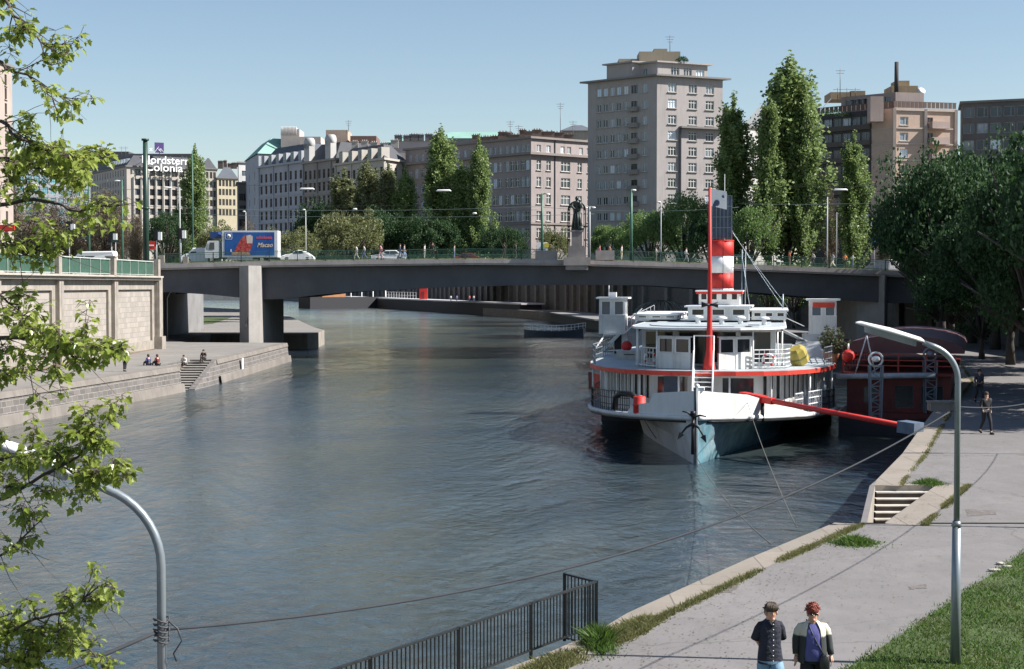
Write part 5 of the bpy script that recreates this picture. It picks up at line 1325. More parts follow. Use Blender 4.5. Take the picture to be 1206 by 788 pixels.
lg.bar(lp(-1.9,-2.0), lp(-.15,.35), .3,.1); lg.bar(lp(-.1,-1.2), lp(.3,-.3), .26,.1); lg.bar(lp(.3,-.3), lp(.75,-1.2), .26,.1); lg.bar(lp(.6,-.3), lp(1.5,-1.5), .3,.1); lg.bar(lp(-.7,-.2), lp(.6,-1.4), .26,.1)
for dx in (-3.6,-3.2): lg.bar(lp(dx,-1.4), lp(dx+.9,-.2), .25,.1); lg.bar(lp(dx+.1,-.3), lp(dx+.9,-1.4), .25,.1)
lg.build('emblem_mark', sw, sg)
fr2 = MB(); 
for u in (170,185,200,214): q = roofpt(u, 201.5); fr2.bar((q.x,q.y+.3,q.z),(q.x,q.y+.3,q.z+5.6),.12); fr2.bar((q.x,q.y+.3,q.z+5),(q.x,q.y+3.5,q.z+5),.1)
q0, q1 = roofpt(166,192.5), roofpt(216,192.5); fr2.bar((q0.x,q0.y+.3,q0.z),(q1.x,q1.y+.3,q1.z),.1); q0, q1 = roofpt(166,201.2), roofpt(216,201.2); fr2.bar((q0.x,q0.y+.3,q0.z),(q1.x,q1.y+.3,q1.z),.1); fr2.bar((p.x,p.y+.3,p.z-4),(p.x,p.y+.3,p.z+1),.2)
fr2.build('frame', roofd, sg)
def block(name, label, uL, YL, uC, YC, uR, YR, v_e, v_r, wm, roof, cu, rows, wme, ww, hh, cuL=None, inset=2.5, cat='building', flat=False, wmeL=None):
    L, C, R_ = pt(uL, YL), pt(uC, YC), pt(uR, YR); fp = footprint(L, C, R_); root = thing(name, label, cat, (*C, ZG)); mb = MB(); ze = zof(v_e, YC)
    rz_ = [(zof(v, YC)-hh/2, hh) for v in rows]
    facade(root, mb, C, R_, ZG, ze, colsU(cu, C, R_, ww, wme), rz_); facade(root, mb, L, C, ZG, ze, colsU(cuL or [], L, C, ww, wmeL or wme), rz_); backwalls(mb, fp, ZG, ze); mb.build('walls', wm, root)
    rr_ = MB(); rr_.prism(offfp(fp, -.45), ze+.002, ze+.4, 1)
    if not flat: mansard(rr_, fp, ze+.4, zof(v_r, YC), inset, 0, 1)
    rr_.build('roof', [roof, roofg], root); return root, fp, ze
b1 = block('office_wing', 'cream wing with small brown windows right of the poplar in front of the offices', 236, 545, 237, 532, 256, 535, 199, 185, wallmat('wing_cream', (.60,.55,.47)), roofd, [240.5,245,249.5,253.5], (206,217,228,239,250), win_mesh('w',.95,2.2,GB,BF,'two'), .95, 2.2)
b2 = block('cream_house', 'yellowish four storey house with grey dormered roof at the end of the offices', 255, 550, 256.5, 534, 281, 538, 210, 196, wallmat('house_yellow', (.68,.60,.42)), roofs, [260,264,268,272,276.5], (215.5,226,238,250), win_mesh('w',.9,2.2,GB,BF,'two'), .9, 2.2)
chimneys(b2[0], 4, pt(258,545), pt(280,545), zof(196,534), 1.6, 2.5)
block('white_house', 'small white modern house seen between the cream and pale grey houses', 281, 475, 282, 460, 293, 462, 192, 188, wallmat('white_plain', (.62,.62,.60)), roofg, [284.5,288.5], (204,216,), win_mesh('w',1.6,1.6,GB,GF,'two'), 1.6, 1.6, flat=True)
block('grey_house', 'low grey house below the small white modern house', 280, 440, 281, 428, 294, 430, 216, 213, wallmat('grey_plain', (.26,.25,.24)), roofd, [285,290], (232,246,262), win_mesh('w',1.3,2,GB,BF,'two'), 1.3, 2, flat=True)
# left background offices behind the branches
block('glass_office', 'pale blue glazed office block behind the overhanging branches on the left', -60, 520, 20, 480, 108, 505, 196, 193, wallmat('office_pale', (.30,.32,.34)), roofg, [26+9.5*i for i in range(9)], (196,209,222,235,248,262,276), win_mesh('w',2.2,2.4,glassmat('teal_glass',(.03,.09,.11)),GF,'triple'), 2.2, 2.4, flat=True)
block('long_office', 'long low grey roofed building between the branches and the sign building', 96, 640, 98, 620, 136, 628, 186, 178, wallmat('far_grey', (.40,.39,.38)), roofg, [104,112,120,128], (192,), GB and win_mesh('w',2,2,GB,GF,'two'), 2, 2, flat=True)
# sunlit house at the far left edge
k9 = win_mesh('w', 1.0, 1.9, GB, BF, 'two', Sill)
b9 = block('street_house', 'pinkish stone house with projecting cornice cut by the left picture edge', -70, 236, -69, 232, 17, 262, 47, 40, wallmat('house_pink', (.50,.42,.37)), roofd, [-60,-50,-40,-30,-20,-10,0,9.5], (66,84,104,124,144,164,184,204,224,246,268), k9, 1.0, 1.9, flat=True)

# -- buildings to the right of the tower ------------------------------------------
block('metal_roof_house', 'white house with ribbed light grey metal roof between tower and tall poplars', 868, 352, 874, 335, 925, 345, 150, 117, wallmat('white_house_r', (.66,.64,.60)), wallmat('metal_grey', (.22,.235,.24)), [885,900], (165,185,205), win_mesh('w',1.3,1.8,GB,WF,'two'), 1.3, 1.8, inset=5)
L, C, R_ = pt(955, 296), pt(1050.5, 284), pt(1124.5, 287); fp = footprint(L, C, R_)
root = thing('brick_apartments', 'tan brick apartment block with pink balconies and dark glazed left wing', 'apartment block', (*C, ZG))
tan = brickmat('tan_brick', (.46,.345,.27), (.42,.31,.25), (.36,.29,.23), .6, .2, .01, stain=.15, stainc=(.3,.22,.18)); pink = wallmat('pink_concrete', (.56,.44,.39))
zt_ = zof(127.5, 284); vs = (142,160.5,179.8,199,218,237,256)
p1 = win_mesh('w', 1.7, 1.55, GB, WF, 'side', Sill); p1b = win_mesh('w', 1.7, 1.55, GP, WF, 'side', Sill); p2 = win_mesh('w', 1.5, 2.2, GB, BF, 'two')
mb = MB(); cR = colsU([1063], C, R_, 1.7, (p1, p1b))+colsU([1092.5], C, R_, 1.5, p2); facade(root, mb, C, R_, ZG, zt_, cR, [(zof(v,284)-.8, 1.55 if True else 1) for v in vs])
M1 = facept(L, C, 1025)
mb.poly([(*M1, ZG), (*C, ZG), (*C, zt_), (*M1, zt_)]); backwalls(mb, fp, ZG, zt_); mb.build('walls', tan, root)
dkf = wallmat('dark_frame', (.07,.07,.075)); gw = win_mesh('w', 2.0, 1.7, GB, GF, 'two'); gw2 = win_mesh('w', 2.0, 1.7, GP, GF, 'side')
mb = MB(); facade(root, mb, L, M1, ZG, zt_, colsU([962,973,984,995,1006,1017], L, M1, 2.0, (gw, gw, gw2)), [(zof(v,288)-.9, 1.7) for v in vs], rec=.35); mb.build('glazed_wing', dkf, root)
fl_ = MB()
for v in vs: z = zof(v+8.5, 284); band(fl_, C, R_, z, .28, .2); band(fl_, M1, C, z, .22, .12)
for u in (1051.5,1088,1123.5): a = facept(C, R_, u); fl_.box((a[0],a[1]-.12,(ZG+zt_)/2),(.55,.5,zt_-ZG))
band(fl_, C, R_, zt_-.15, .5, .28); fl_.build('floor_bands', wallmat('band_pale', (.62,.52,.46)), root)
fb = MB()
for v in vs: a, b_ = facept(L, M1, 958), facept(L, M1, 1024); band(fb, a, b_, zof(v+7.5, 288), .9, .5)
build_each(fb, 'parapet_band', wallmat('dark_parapet', (.13,.11,.10)), root)
for v in vs[:7]:
    a, b_ = facept(C, R_, 1091), facept(C, R_, 1111); bq_ = MB(); z = zof(v+6.5, 284); band(bq_, a, b_, z+.3, 1.15, 1.7); band(bq_, a, b_, z-.35, .15, 1.8); bq_.build('balcony', pink, root)
ra = MB()
for A, B, n in ((C, R_, 15), (L, C, 18)):
    for i in range(n): p = vl((*A,0),(*B,0),(i+.5)/n); ra.box((p.x,p.y+.2,zt_+.75),(math.dist(A,B)/n-.18,.12,1.05),rz=math.atan2(B[1]-A[1],B[0]-A[0]))
    ra.bar((A[0],A[1]+.2,zt_+1.3),(B[0],B[1]+.2,zt_+1.3),.1)
ra.build('roof_railing', wallmat('rail_brown', (.17,.12,.10)), root)
q_ = offfp(fp, 2.6); zu = zof(111, 290); A1 = q_[0]; B1 = (q_[1][0]+.3, q_[1][1]); E1 = vl((*q_[1],0),(*q_[2],0),.92)[:2]
up = MB(); fpu = footprint(A1, B1, E1); facade(root, up, A1, B1, zt_, zu, [((i+.5)/8, 2.0, gw) for i in range(7)], [(zt_+.8, 1.5)]) if False else None
facade(root, up, A1, B1, zt_, zu, [((i+.5)/9, 2.0, gw) for i in range(8)], [(zt_+.9, 1.7)]); facade(root, up, B1, E1, zt_, zu, [], []); backwalls(up, fpu, zt_, zu); up.build('roof_storey', wallmat('storey_pink', (.40,.33,.31)), root)
def rbox(u0, u1, v, Y, zb, nm, m, d=6): a, _ = XZ(u0, 0, Y); b_, _ = XZ(u1, 0, Y); z = zof(v, Y); MB().bb((a,Y,zb),(b_,Y+d,z)).build(nm, m, root); return z
bt_ = wallmat('plant_tan', (.47,.35,.22)); rbox(1051, 1082, 101, 292, zu, 'plant_room', bt_); rbox(1056, 1072, 95, 293, zu, 'plant_room', bt_, 4); rbox(979, 1002, 108.5, 298, zu, 'plant_room', bt_); rbox(1003, 1020, 107, 298, zu, 'plant_room', bt_)
x, z = XZ(1056, 73, 291); MB().cyl((x,291,zu),(x,291,z),.42,.38,14).build('chimney', wallmat('flue_dark', (.08,.075,.075)), root)
x, z = XZ(1084, 106, 290); MB().lathe([(.1,0),(.5,.15),(.85,.45)],(x,290,z-.5),14,M=Matrix.Rotation(R(60),4,'X')).build('dish', WF, root)
for u, v in ((989,82),(986,104),(997,104),(1007,104)): x, z = XZ(u, v, 298); antenna(root, x, 297.5, zu, z-zu, 2 if v < 90 else 1)
x0, z0 = XZ(1026,118,281); g2 = MB(); g2.box((x0+1.6,284.5,zt_-.2),(2.4,2.6,4.6)); g2.build('slide_hood', pink, root)
for u in (963, 975): x, z = XZ(u, 131, 288); MB().bar((x-1.2,289,zt_+.2),(x+.8,289,zt_+2.4),.12).build('awning_arm', WF, root)

# far right office
gw3 = win_mesh('w', 2.0, 1.9, GP, GF, 'side', None, .1); gw4 = win_mesh('w', 2.0, 1.9, GB, GF, 'side', None, .1)
b8 = block('dark_office', 'dark grey concrete office block above the chestnut trees at the right edge', 1129, 300, 1131, 289, 1300, 279, 122, 120, wallmat('dark_concrete', (.17,.165,.165)), roofd, [1139+15.7*i for i in range(10)], (133,152,171.5,191,211,231,251), (gw3, gw4, gw4), 2.0, 1.9, flat=True, cat='office block')
# rooftops behind the corner block
def box_thing(name, label, cat, u0, u1, v, Y, d, m, roof=None, vr=None, zb=ZG):
    a, _ = XZ(u0, 0, Y); b_, _ = XZ(u1, 0, Y); z = zof(v, Y); t = thing(name, label, cat, ((a+b_)/2,Y,zb)); MB().bb((a,Y,zb),(b_,Y+d,z)).build('walls', m, t)
    if roof: r_ = MB(); mansard(r_, [(a-.5,Y-.5),(b_+.5,Y-.5),(b_+.5,Y+d+.5),(a-.5,Y+d+.5)], z, zof(vr, Y), d*.3); r_.build('roof', [roof, roof], t)
    return t
box_thing('copper_roof_hall', 'long building with pale green copper roof behind the corner building', 'building', 505, 622, 163, 430, 22, wallmat('behind_grey', (.35,.34,.33)), copper, 153)
box_thing('copper_roof_house', 'house with smaller pale green copper roof behind the cream house', 'building', 455, 484, 168, 440, 16, MATS['behind_grey'], copper, 159)
t = box_thing('terrace_house', 'roof terraces with white parapets between the two copper roofs', 'building', 462, 520, 166, 400, 14, wallmat('terrace_blocks', (.60,.55,.52)))
chimneys(t, 6, pt(466, 400), pt(518, 400), zof(166,400), 1.8, 1.5, wallmat('chim_dk', (.2,.19,.2)))
box_thing('penthouse_building', 'grey roofed building with a cream end wall tucked beside the tower', 'building', 662, 700, 154, 400, 12, wallmat('cream_behind', (.48,.43,.36)), roofs, 146)
flush_windows()
# ------------------------------------------------------------ trees
def leaf_quads(centres, size, seed, flat=0.0, aspect=.62, fold=0.0, upbias=0.3):
    """numpy: one bent rhombus per centre"""
    rs = np.random.RandomState(seed); n = len(centres); c = np.asarray(centres)
    d = rs.normal(size=(n, 3)); d /= np.linalg.norm(d, axis=1)[:, None]+1e-9
    k = rs.normal(size=(n, 3)); k[:, 2] += upbias; s = np.cross(d, k); s /= np.linalg.norm(s, axis=1)[:, None]+1e-9
    L = size*rs.uniform(.6, 1.25, n)[:, None]; W = L*aspect*.5
    v = np.stack([c-d*L*.5, c+s*W, c+d*L*.5, c-s*W], 1); return v
def quads_mesh(name, v, material):
    n = len(v); me = bpy.data.meshes.new(name); me.vertices.add(n*4); me.loops.add(n*4); me.polygons.add(n)
    me.vertices.foreach_set('co', v.reshape(-1).astype(np.float32)); me.loops.foreach_set('vertex_index', np.arange(n*4, dtype=np.int32))
    me.polygons.foreach_set('loop_start', np.arange(0, n*4, 4, dtype=np.int32)); me.polygons.foreach_set('loop_total', np.full(n, 4, dtype=np.int32))
    me.materials.append(material); me.update(); me.validate(); return me
L_pop = leafmat('poplar_leaf', (.12,.175,.055), (.25,.33,.12), .3); L_pop2 = leafmat('poplar_leaf_young', (.13,.15,.07), (.22,.24,.12), .3)
L_dark = leafmat('chestnut_leaf', (.016,.045,.016), (.05,.105,.032), .22, .7); L_mid = leafmat('maple_leaf_far', (.07,.135,.04), (.18,.27,.08), .3)
L_oliv = leafmat('bush_olive', (.11,.13,.05), (.20,.21,.09), .3); L_brown = leafmat('bud_brown', (.12,.09,.06), (.20,.16,.10), .1, .8)
bark = mat('bark', (.055,.048,.04), .95, 0, .3, 3, .5); barkl = mat('bark_pale', (.20,.18,.15), .95, 0, .3, 3, .5)
def poplar_meshes(seed, n=9000, leafm=None, dens=1.0, sz=.42, nbr=130):
    rs = np.random.RandomState(seed); H = 1.0; pts = []; tr = MB(); zs = np.linspace(0, .97, 9)
    tr.tube([(.006*math.sin(z*9+seed), .006*math.cos(z*7), z) for z in zs], [.018*(1-z)+.0016 for z in zs], 7)
    for i in range(nbr):
        h0 = rs.uniform(.04, .86); az = rs.uniform(0, 2*np.pi); ln = rs.uniform(.12, .30)*(1.22-h0)
        def prof(h): return .125*min(1, (h/.16)**.7 if h > 0 else 0)*max(0, (1-h))**.42*1.12*(1+.18*math.sin(az*3+h*9+seed))
        top = min(.985, h0+ln); rr = prof(top)*rs.uniform(.35, 1.15)
        p0 = np.array([0, 0, h0]); p1 = np.array([math.cos(az)*rr, math.sin(az)*rr, top])
        tr.tube([tuple(p0), tuple(p0+(p1-p0)*np.array([.7,.7,.45])), tuple(p1)], [.0045, .003, .001], 4)
        m = int(n/nbr); t = rs.uniform(.15, 1.06, m)[:, None]; q = p0+(p1-p0)*np.concatenate([t**.8, t**.8, t], 1)
        q += rs.normal(size=(m, 3))*np.array([.0105, .0105, .016]); pts.append(q)
    for k in range(5):
        a = rs.uniform(0, 6.28); r = rs.uniform(.015, .07); hh = rs.uniform(.80, .99)-r*.8; m = 420; t = rs.uniform(hh-.34, hh, m); q = np.stack([math.cos(a)*r+np.zeros(m), math.sin(a)*r+np.zeros(m), t], 1)+rs.normal(size=(m,3))*np.array([.011,.011,.008]); pts.append(q)
    for k in range(14):
        h = rs.uniform(.9, 1.0); pts.append(np.array([0,0,h])+rs.normal(size=(12,3))*np.array([.006,.006,.02]))
    pts = np.concatenate(pts); return pts, tr
def crown_blob(seed, n, R_=(1,1,1), nclump=60, cr=.28, hollow=.55):
    rs = np.random.RandomState(seed); pts = []; cl = []
    for i in range(nclump):
        d = rs.normal(size=3); d /= np.linalg.norm(d); d[2] = abs(d[2])*.9-.25 if rs.rand() < .75 else d[2]
        r = rs.uniform(hollow, 1.0)**.6; c = d*r*np.array(R_)*(1+.14*math.sin(d[0]*5+seed)*math.cos(d[1]*4)); cl.append(c)
        m = int(n/nclump*rs.uniform(.6, 1.4)); q = rs.normal(size=(m, 3)); q /= np.linalg.norm(q, axis=1)[:, None]; q *= (rs.uniform(.25, 1, m)**.45)[:, None]
        pts.append(c+q*cr*rs.uniform(.6, 1.25)*np.array([1,1,.8]))
    return np.concatenate(pts), cl
CM = {}
def tree(name, label, x, y, z0, H, rad, kind, seed, leafm=None, group=None, trunk_frac=None, n=None, sz=None):
    """every tree: an Empty with trunk and crown"""
    group = group
    t_ = thing(name, label, 'tree', (x, y, z0), random.Random(seed).uniform(0, 6), group, world=False)
    if kind == 'poplar':
        key = ('p', seed % 4, leafm.name)
        if key not in CM:
            pts, tr = poplar_meshes(seed % 4, n or 22000); s = leaf_quads(pts, .0145, seed, aspect=.8)
            o = tr.build('trunk', bark, None); mt = o.data; bpy.data.objects.remove(o); CM[key] = (mt, quads_mesh('crown', s, leafm))
        mt, mc = CM[key]; rad = rad*1.22; sc = (rad/.125, rad/.125, H)
        for nm, me in (('trunk', mt), ('crown', mc)):
            o = bpy.data.objects.new(nm, me); COL.objects.link(o); o.parent = t_; o.scale = (sc[0], sc[1], H) if nm == 'crown' else (H*.9, H*.9, H)
    else:
        tf = trunk_frac if trunk_frac is not None else .25; nn = n or 9000
        key = (kind, seed % 3, leafm.name, nn, tf)
        if key not in CM:
            Rz = (1-tf)/2; cz = tf+Rz
            if kind == 'bare':
                rs = np.random.RandomState(seed); tr = MB(); tr.tube([(0,0,0),(0,0,tf)], [.03,.022], 7); pts = []
                for i in range(46):
                    a = rs.uniform(0, 6.28); h1 = rs.uniform(tf, 1); r1 = .42*math.sin(math.pi*min(.96, max(.1, (h1-tf*.4)/(1.02-tf*.4))))**.6*rs.uniform(.6, 1)
                    p0 = (0,0,tf*rs.uniform(.6,1)); p1 = (math.cos(a)*r1*.5, math.sin(a)*r1*.5, (p0[2]+h1)/2+.06); p2 = (math.cos(a)*r1, math.sin(a)*r1, h1)
                    tr.tube([p0,p1,p2],[.012,.006,.0015],4); A = np.array(p1); B = np.array(p2); m = nn//46; tt = rs.uniform(-.2,1.08,m)[:,None]; pts.append(A+(B-A)*tt+rs.normal(size=(m,3))*.045)
                pts = np.concatenate(pts); s = leaf_quads(pts, .036, seed, aspect=.22)
            else:
                pts, cl = crown_blob(seed, nn, (.5, .5, Rz*.95), 110 if kind == 'dense' else 90, .13 if kind == 'dense' else .12, .35 if kind == 'dense' else .5); pts = pts+np.array([0,0,cz])
                s = leaf_quads(pts, .026 if kind == 'dense' else .028, seed, aspect=.7); tr = MB(); tr.tube([(0,0,0),(.005,0,tf*.6),(0,.005,tf*1.15),(0,0,cz)], [.026,.02,.017,.008], 9)
                for c in cl[::5]: c = c+np.array([0,0,cz]); tr.tube([(0,0,tf*.9),(c[0]*.4,c[1]*.4,(tf+c[2])/2),tuple(c)], [.012,.008,.003], 5)
            o = tr.build('trunk', bark, None); mt = o.data; bpy.data.objects.remove(o); CM[key] = (mt, quads_mesh('crown', s, leafm))
        mt, mc = CM[key]
        for nm, me in (('trunk', mt), ('crown', mc)):
            o = bpy.data.objects.new(nm, me); COL.objects.link(o); o.parent = t_; o.scale = (rad*2, rad*2, H) if nm == 'crown' else (H if kind != 'bare' else rad*2.2, H if kind != 'bare' else rad*2.2, H)
    return t_
def treepx(name, label, u, vtop, hw, Y, kind, seed, leafm, z0=9.0, group=None, **kw):
    x, zt_ = XZ(u, vtop, Y); return tree(name, label, x, Y, z0, zt_-z0, hw/F*Y, kind, seed, leafm, group, **kw)
PG = 'columnar poplars along the far bank'
treepx('poplar_tree', 'slim dark poplar in front of the cream office building', 229, 174, 17, 330, 'poplar', 1, L_pop, group=PG)
treepx('poplar_tree', 'lower poplar shoot leaning on the slim dark poplar by the offices', 211, 240, 11, 332, 'poplar', 2, L_pop, group=PG)
treepx('poplar_tree', 'sparse brownish poplar left in the middle group before the cream house', 432, 188, 19, 300, 'poplar', 3, L_pop2, group=PG)
treepx('poplar_tree', 'sparse poplar between its brownish and its green neighbour before the cream house', 457, 193, 18, 298, 'poplar', 0, L_pop2, group=PG)
treepx('poplar_tree', 'greener poplar at the right of the group before the cream house', 477, 199, 17, 296, 'poplar', 1, L_pop, group=PG)
treepx('poplar_tree', 'leafy olive poplar at the left of the group before the cream house', 405, 200, 24, 305, 'poplar', 2, L_pop2, group=PG)
treepx('poplar_tree', 'tallest poplar in front of the shaded side of the corner building', 519, 150, 23, 295, 'poplar', 3, L_pop, group=PG)
treepx('poplar_tree', 'lower poplar squeezed between two taller ones before the corner building', 543, 192, 18, 292, 'poplar', 0, L_pop, group=PG)
treepx('poplar_tree', 'narrow pointed poplar right of two others before the corner building', 564, 163, 16.5, 290, 'poplar', 1, L_pop, group=PG)
treepx('poplar_tree', 'broad dark poplar directly right of the apartment tower', 864, 112, 25, 238, 'poplar', 2, L_pop, group=PG)
treepx('poplar_tree', 'tallest poplar of all, towering over the steamer funnel', 930, 66, 41, 236, 'poplar', 3, L_pop, group=PG)
treepx('poplar_tree', 'shorter left stem growing against the tallest poplar', 906, 112, 21, 232, 'poplar', 0, L_pop, group=PG)
treepx('poplar_tree', 'shorter right stem growing against the tallest poplar', 948, 100, 20, 233, 'poplar', 1, L_pop, group=PG)
treepx('poplar_tree', 'isolated green poplar before the dark glazed apartment wing', 1006, 157, 19, 234, 'poplar', 2, L_pop, group=PG)
BG = 'round trees along the far bank'
for i, (u, v, hw, Y, lm, lab, kd) in enumerate([
    (806, 220, 42, 240, L_mid, 'bright green maple below the tower beside the red mast', 'dense'),
    (766, 238, 36, 246, L_mid, 'mid green tree left of the bright maple below the tower', 'dense'),
    (717, 256, 24, 250, L_mid, 'small green tree at the foot of the tower, right of the statue', 'loose'),
    (652, 262, 18, 260, L_oliv, 'small thin tree at the foot of the corner building, left of the statue', 'loose'),
    (602, 262, 18, 262, L_dark, 'dark shrub under the corner of the grey corner building', 'loose'),
    (378, 228, 36, 310, L_dark, 'dark green tree at the foot of the ornate house', 'dense'),
    (342, 264, 32, 262, L_oliv, 'olive bush behind the truck and the white beetle car', 'loose'),
    (410, 240, 40, 280, L_oliv, 'low olive tree behind the bridge pedestrians, right of the beetle car', 'loose'),
    (262, 258, 30, 275, L_oliv, 'yellowish bush behind the truck cab', 'loose'),
    (292, 258, 15, 300, L_brown, 'brown budding bush behind the truck box', 'bare'),
    (196, 236, 24, 320, L_dark, 'dark green bush beside the slim poplar by the offices', 'dense'),
    (450, 236, 36, 290, L_dark, 'dark low tree under the sparse poplars', 'loose'),
    (505, 245, 36, 285, L_dark, 'dark low tree under the tallest poplar of the middle group', 'loose'),
    (585, 262, 28, 283, L_dark, 'dark bush right below the narrow pointed poplar', 'loose'),
    (882, 232, 30, 228, L_mid, 'green bush at the foot of the broad dark poplar', 'loose'),
    (838, 240, 26, 232, L_dark, 'dark green bush right of the bright maple', 'loose')]):
    treepx('round_tree', lab, u, v, hw, Y, kd, i, lm, group=BG, trunk_frac=.14, n=14000)
for i, (u, v, hw, Y, lab) in enumerate([(126, 226, 42, 340, 'bare brown tree behind the green lamp post on the left bank'), (82, 228, 44, 345, 'bare brown tree behind the white van'), (26, 222, 52, 350, 'bare brown tree at the left edge behind the leafy branches'), (977, 222, 14, 245, 'thin brown tree between the tallest and the isolated poplar'), (1044, 226, 18, 250, 'brown budding tree in front of the brick apartments'), (160, 250, 18, 335, 'small bare tree beside the tall dark green pole')]):
    treepx('bare_tree', lab, u, v, hw, Y, 'bare', i, L_brown, group='brown trees not yet in leaf', n=16000, trunk_frac=.2)
# chestnuts on the right quay
CG = 'dense chestnut trees along the right quay'
labs = ['nearest chestnut beyond the right picture edge shading the quay', 'second chestnut beyond the right edge', 'chestnut with the thick dark crown at the right picture edge', 'chestnut with a pale trunk beside the quay path', 'chestnut in the second row behind the pale trunk', 'chestnut behind the barge terrace', 'chestnut hiding the right bridge pier', 'leftmost chestnut in front of the bridge end', 'rear chestnut filling the gap over the barge', 'rear chestnut near the bridge ramp', 'upper chestnut at street level by the bridge ramp', 'chestnut on the embankment above the quay path', 'second chestnut on the embankment', 'low chestnut leaning over the barge pylon', 'chestnut overhanging the far end of the barge']
cps = [(31.5,70.8,2,14.5,5.8),(34,81,2,17,5.8),(37.0,93,2,19,6.3),(36.4,106,2,16.5,5.2),(43,112,2,21,7),(39.5,121,2,16,5.6),(42.0,150,2,21,6),(38.6,137,2,19.8,5.4),(47.5,150,2,21,6.2),(50,166,2,21,6.5),(56,168,9,13.5,6),(54,128,9,15,7),(38.5,87,2,20,6),(40.0,130,2,11,5.0),(45.5,158,2,15,5)]  # includes one unseen chestnut added to shade the barge
for i, ((x, y, z, H, r), lab) in enumerate(zip(cps, labs)):
    tree('chestnut_tree', lab, x, y, z, H, r, 'dense', i, L_dark, CG, trunk_frac=.17 if z < 5 else .1, n=26000)
# trees seen through the bridge opening at the far right bank
for i, (u, Y, lab) in enumerate([(905, 228, 'leafy tree behind the bridge seen over the steamer roof'), (935, 222, 'second leafy tree behind the bridge seen under the deck')]):
    x, _ = XZ(u, 340, Y); tree('bank_tree', lab, x, Y, 2, 10, 3.6, 'loose', i, L_mid, 'trees seen under the bridge', trunk_frac=.25, n=9000)
# roof gardens
def leafclump(name, label, p, r, m, n, size, seed, cat='plant', group=None, kind=None):
    rs = np.random.RandomState(seed); q = rs.normal(size=(n,3)); q /= np.linalg.norm(q,axis=1)[:,None]; q *= (rs.uniform(.1,1,n)**.5)[:,None]; q = q*np.array(r); q[:,2] = np.abs(q[:,2])
    me = quads_mesh(name, leaf_quads(q, size, seed, aspect=.35, upbias=0), m); o = bpy.data.objects.new(name, me); COL.objects.link(o); o.location = p; return tag(o, label, cat, group, kind)

# ------------------------------------------------------------ grass
def blades(name, region, n, h, seed, m, lean=.4, w=.012):
    """region(rs, n) -> n x 3 base points"""
    rs = np.random.RandomState(seed); b = region(rs, n); n = len(b); a = rs.uniform(0, 2*np.pi, n); dx = np.stack([np.cos(a), np.sin(a), np.zeros(n)], 1)
    hh = h*rs.uniform(.5, 1.3, n)[:, None]; ln = np.stack([rs.normal(size=n), rs.normal(size=n), np.zeros(n)], 1)*lean*hh; up = np.array([0,0,1])
    if name == 'grass_tuft':
        cc = b.mean(0); sd_ = b.std(0)+1e-6; g_ = np.exp(-.5*(((b-cc)/sd_)[:, :2]**2).sum(1)); fz = (1.5*g_+.22*rs.uniform(.3, 1.6, n))[:, None]; hh = hh*fz; ln = ln*fz
    ww = w*rs.uniform(.6, 1.5, n)[:, None]
    v = np.stack([b-dx*ww, b+dx*ww, b+dx*ww*.5+ln*.5+up*hh*.6, b+ln+up*hh], 1)
    o = bpy.data.objects.new(name, quads_mesh(name, v, m)); COL.objects.link(o); return o
GRm = leafmat('grass_blade', (.035,.085,.012), (.10,.17,.03), .3, .6); GRd = leafmat('weed_dry', (.09,.11,.03), (.20,.19,.08), .3, .7)
def inpoly(px, py, poly):
    c = np.zeros(len(px), bool); n = len(poly)
    for i in range(n):
        x0, y0 = poly[i]; x1, y1 = poly[(i+1) % n]; cond = ((y0 > py) != (y1 > py)); xs = (x1-x0)*(py-y0)/(y1-y0+1e-12)+x0; c ^= cond & (px < xs)
    return c
def lawn_region(rs, n):
    x = rs.uniform(4, 22, n*2); y = 22*np.power(2.2, rs.uniform(0, 1, n*2)); jit = rs.normal(size=n*2)*.10
    k = inpoly(x+jit, y, lawn) & (x < y*.36+1); x, y = x[k], y[k]
    patch = np.sin(x*2.1+np.sin(y*1.3)*1.5)*np.sin(y*1.7+x*.6)+np.sin(x*.7+y*.9)*.5; k = rs.uniform(-1.6, .9, len(x)) < patch+.55; x, y = x[k], y[k]
    return np.stack([x, y, np.full(len(x), 2.02)], 1)
o = blades('grass', lawn_region, 170000, .07, 3, GRm, .6, .011); tag(o, 'short green lawn beside the quay path at the bottom right', 'grass', kind='stuff')
o = blades('dry_grass', lambda rs, n: (lambda p: p[(np.sin(p[:,0]*3.3+1)+np.sin(p[:,1]*2.7+p[:,0])) > .7])(lawn_region(rs, n)), 60000, .05, 13, leafmat('grass_straw', (.16,.15,.07), (.28,.25,.13), .2, .8), .9, .011); tag(o, 'straw coloured dry patches within the lawn', 'grass', kind='stuff')
def seam_region(pts, wd):
    segs = [(np.array(a), np.array(b_)) for a, b_ in zip(pts[:-1], pts[1:])]; Ls = np.array([np.linalg.norm(b_-a) for a, b_ in segs])
    def f(rs, n):
        i = rs.choice(len(segs), n, p=Ls/Ls.sum()); t = rs.uniform(0, 1, n)[:, None]; A = np.array([s[0] for s in segs])[i]; B = np.array([s[1] for s in segs])[i]
        p = A+(B-A)*t; cl = np.sin(p[:,0]*3.1)+np.sin(p[:,1]*2.3+1)+np.sin(p[:,1]*.7); k = rs.uniform(-2.2, 1.2, n) < cl; p = p[k]
        p = p+rs.normal(size=p.shape)*wd; return np.concatenate([p, np.full((len(p),1), 2.0)], 1)
    return f
o = blades('weeds', seam_region(seamA, .055), 26000, .085, 4, GRd, .6, .012); tag(o, 'line of weeds in the joint behind the near coping', 'weeds', kind='stuff')
o = blades('weeds', seam_region(seamB[:7], .05), 12000, .06, 5, GRd, .6, .012); tag(o, 'line of weeds in the coping joint beyond the stairs', 'weeds', kind='stuff')
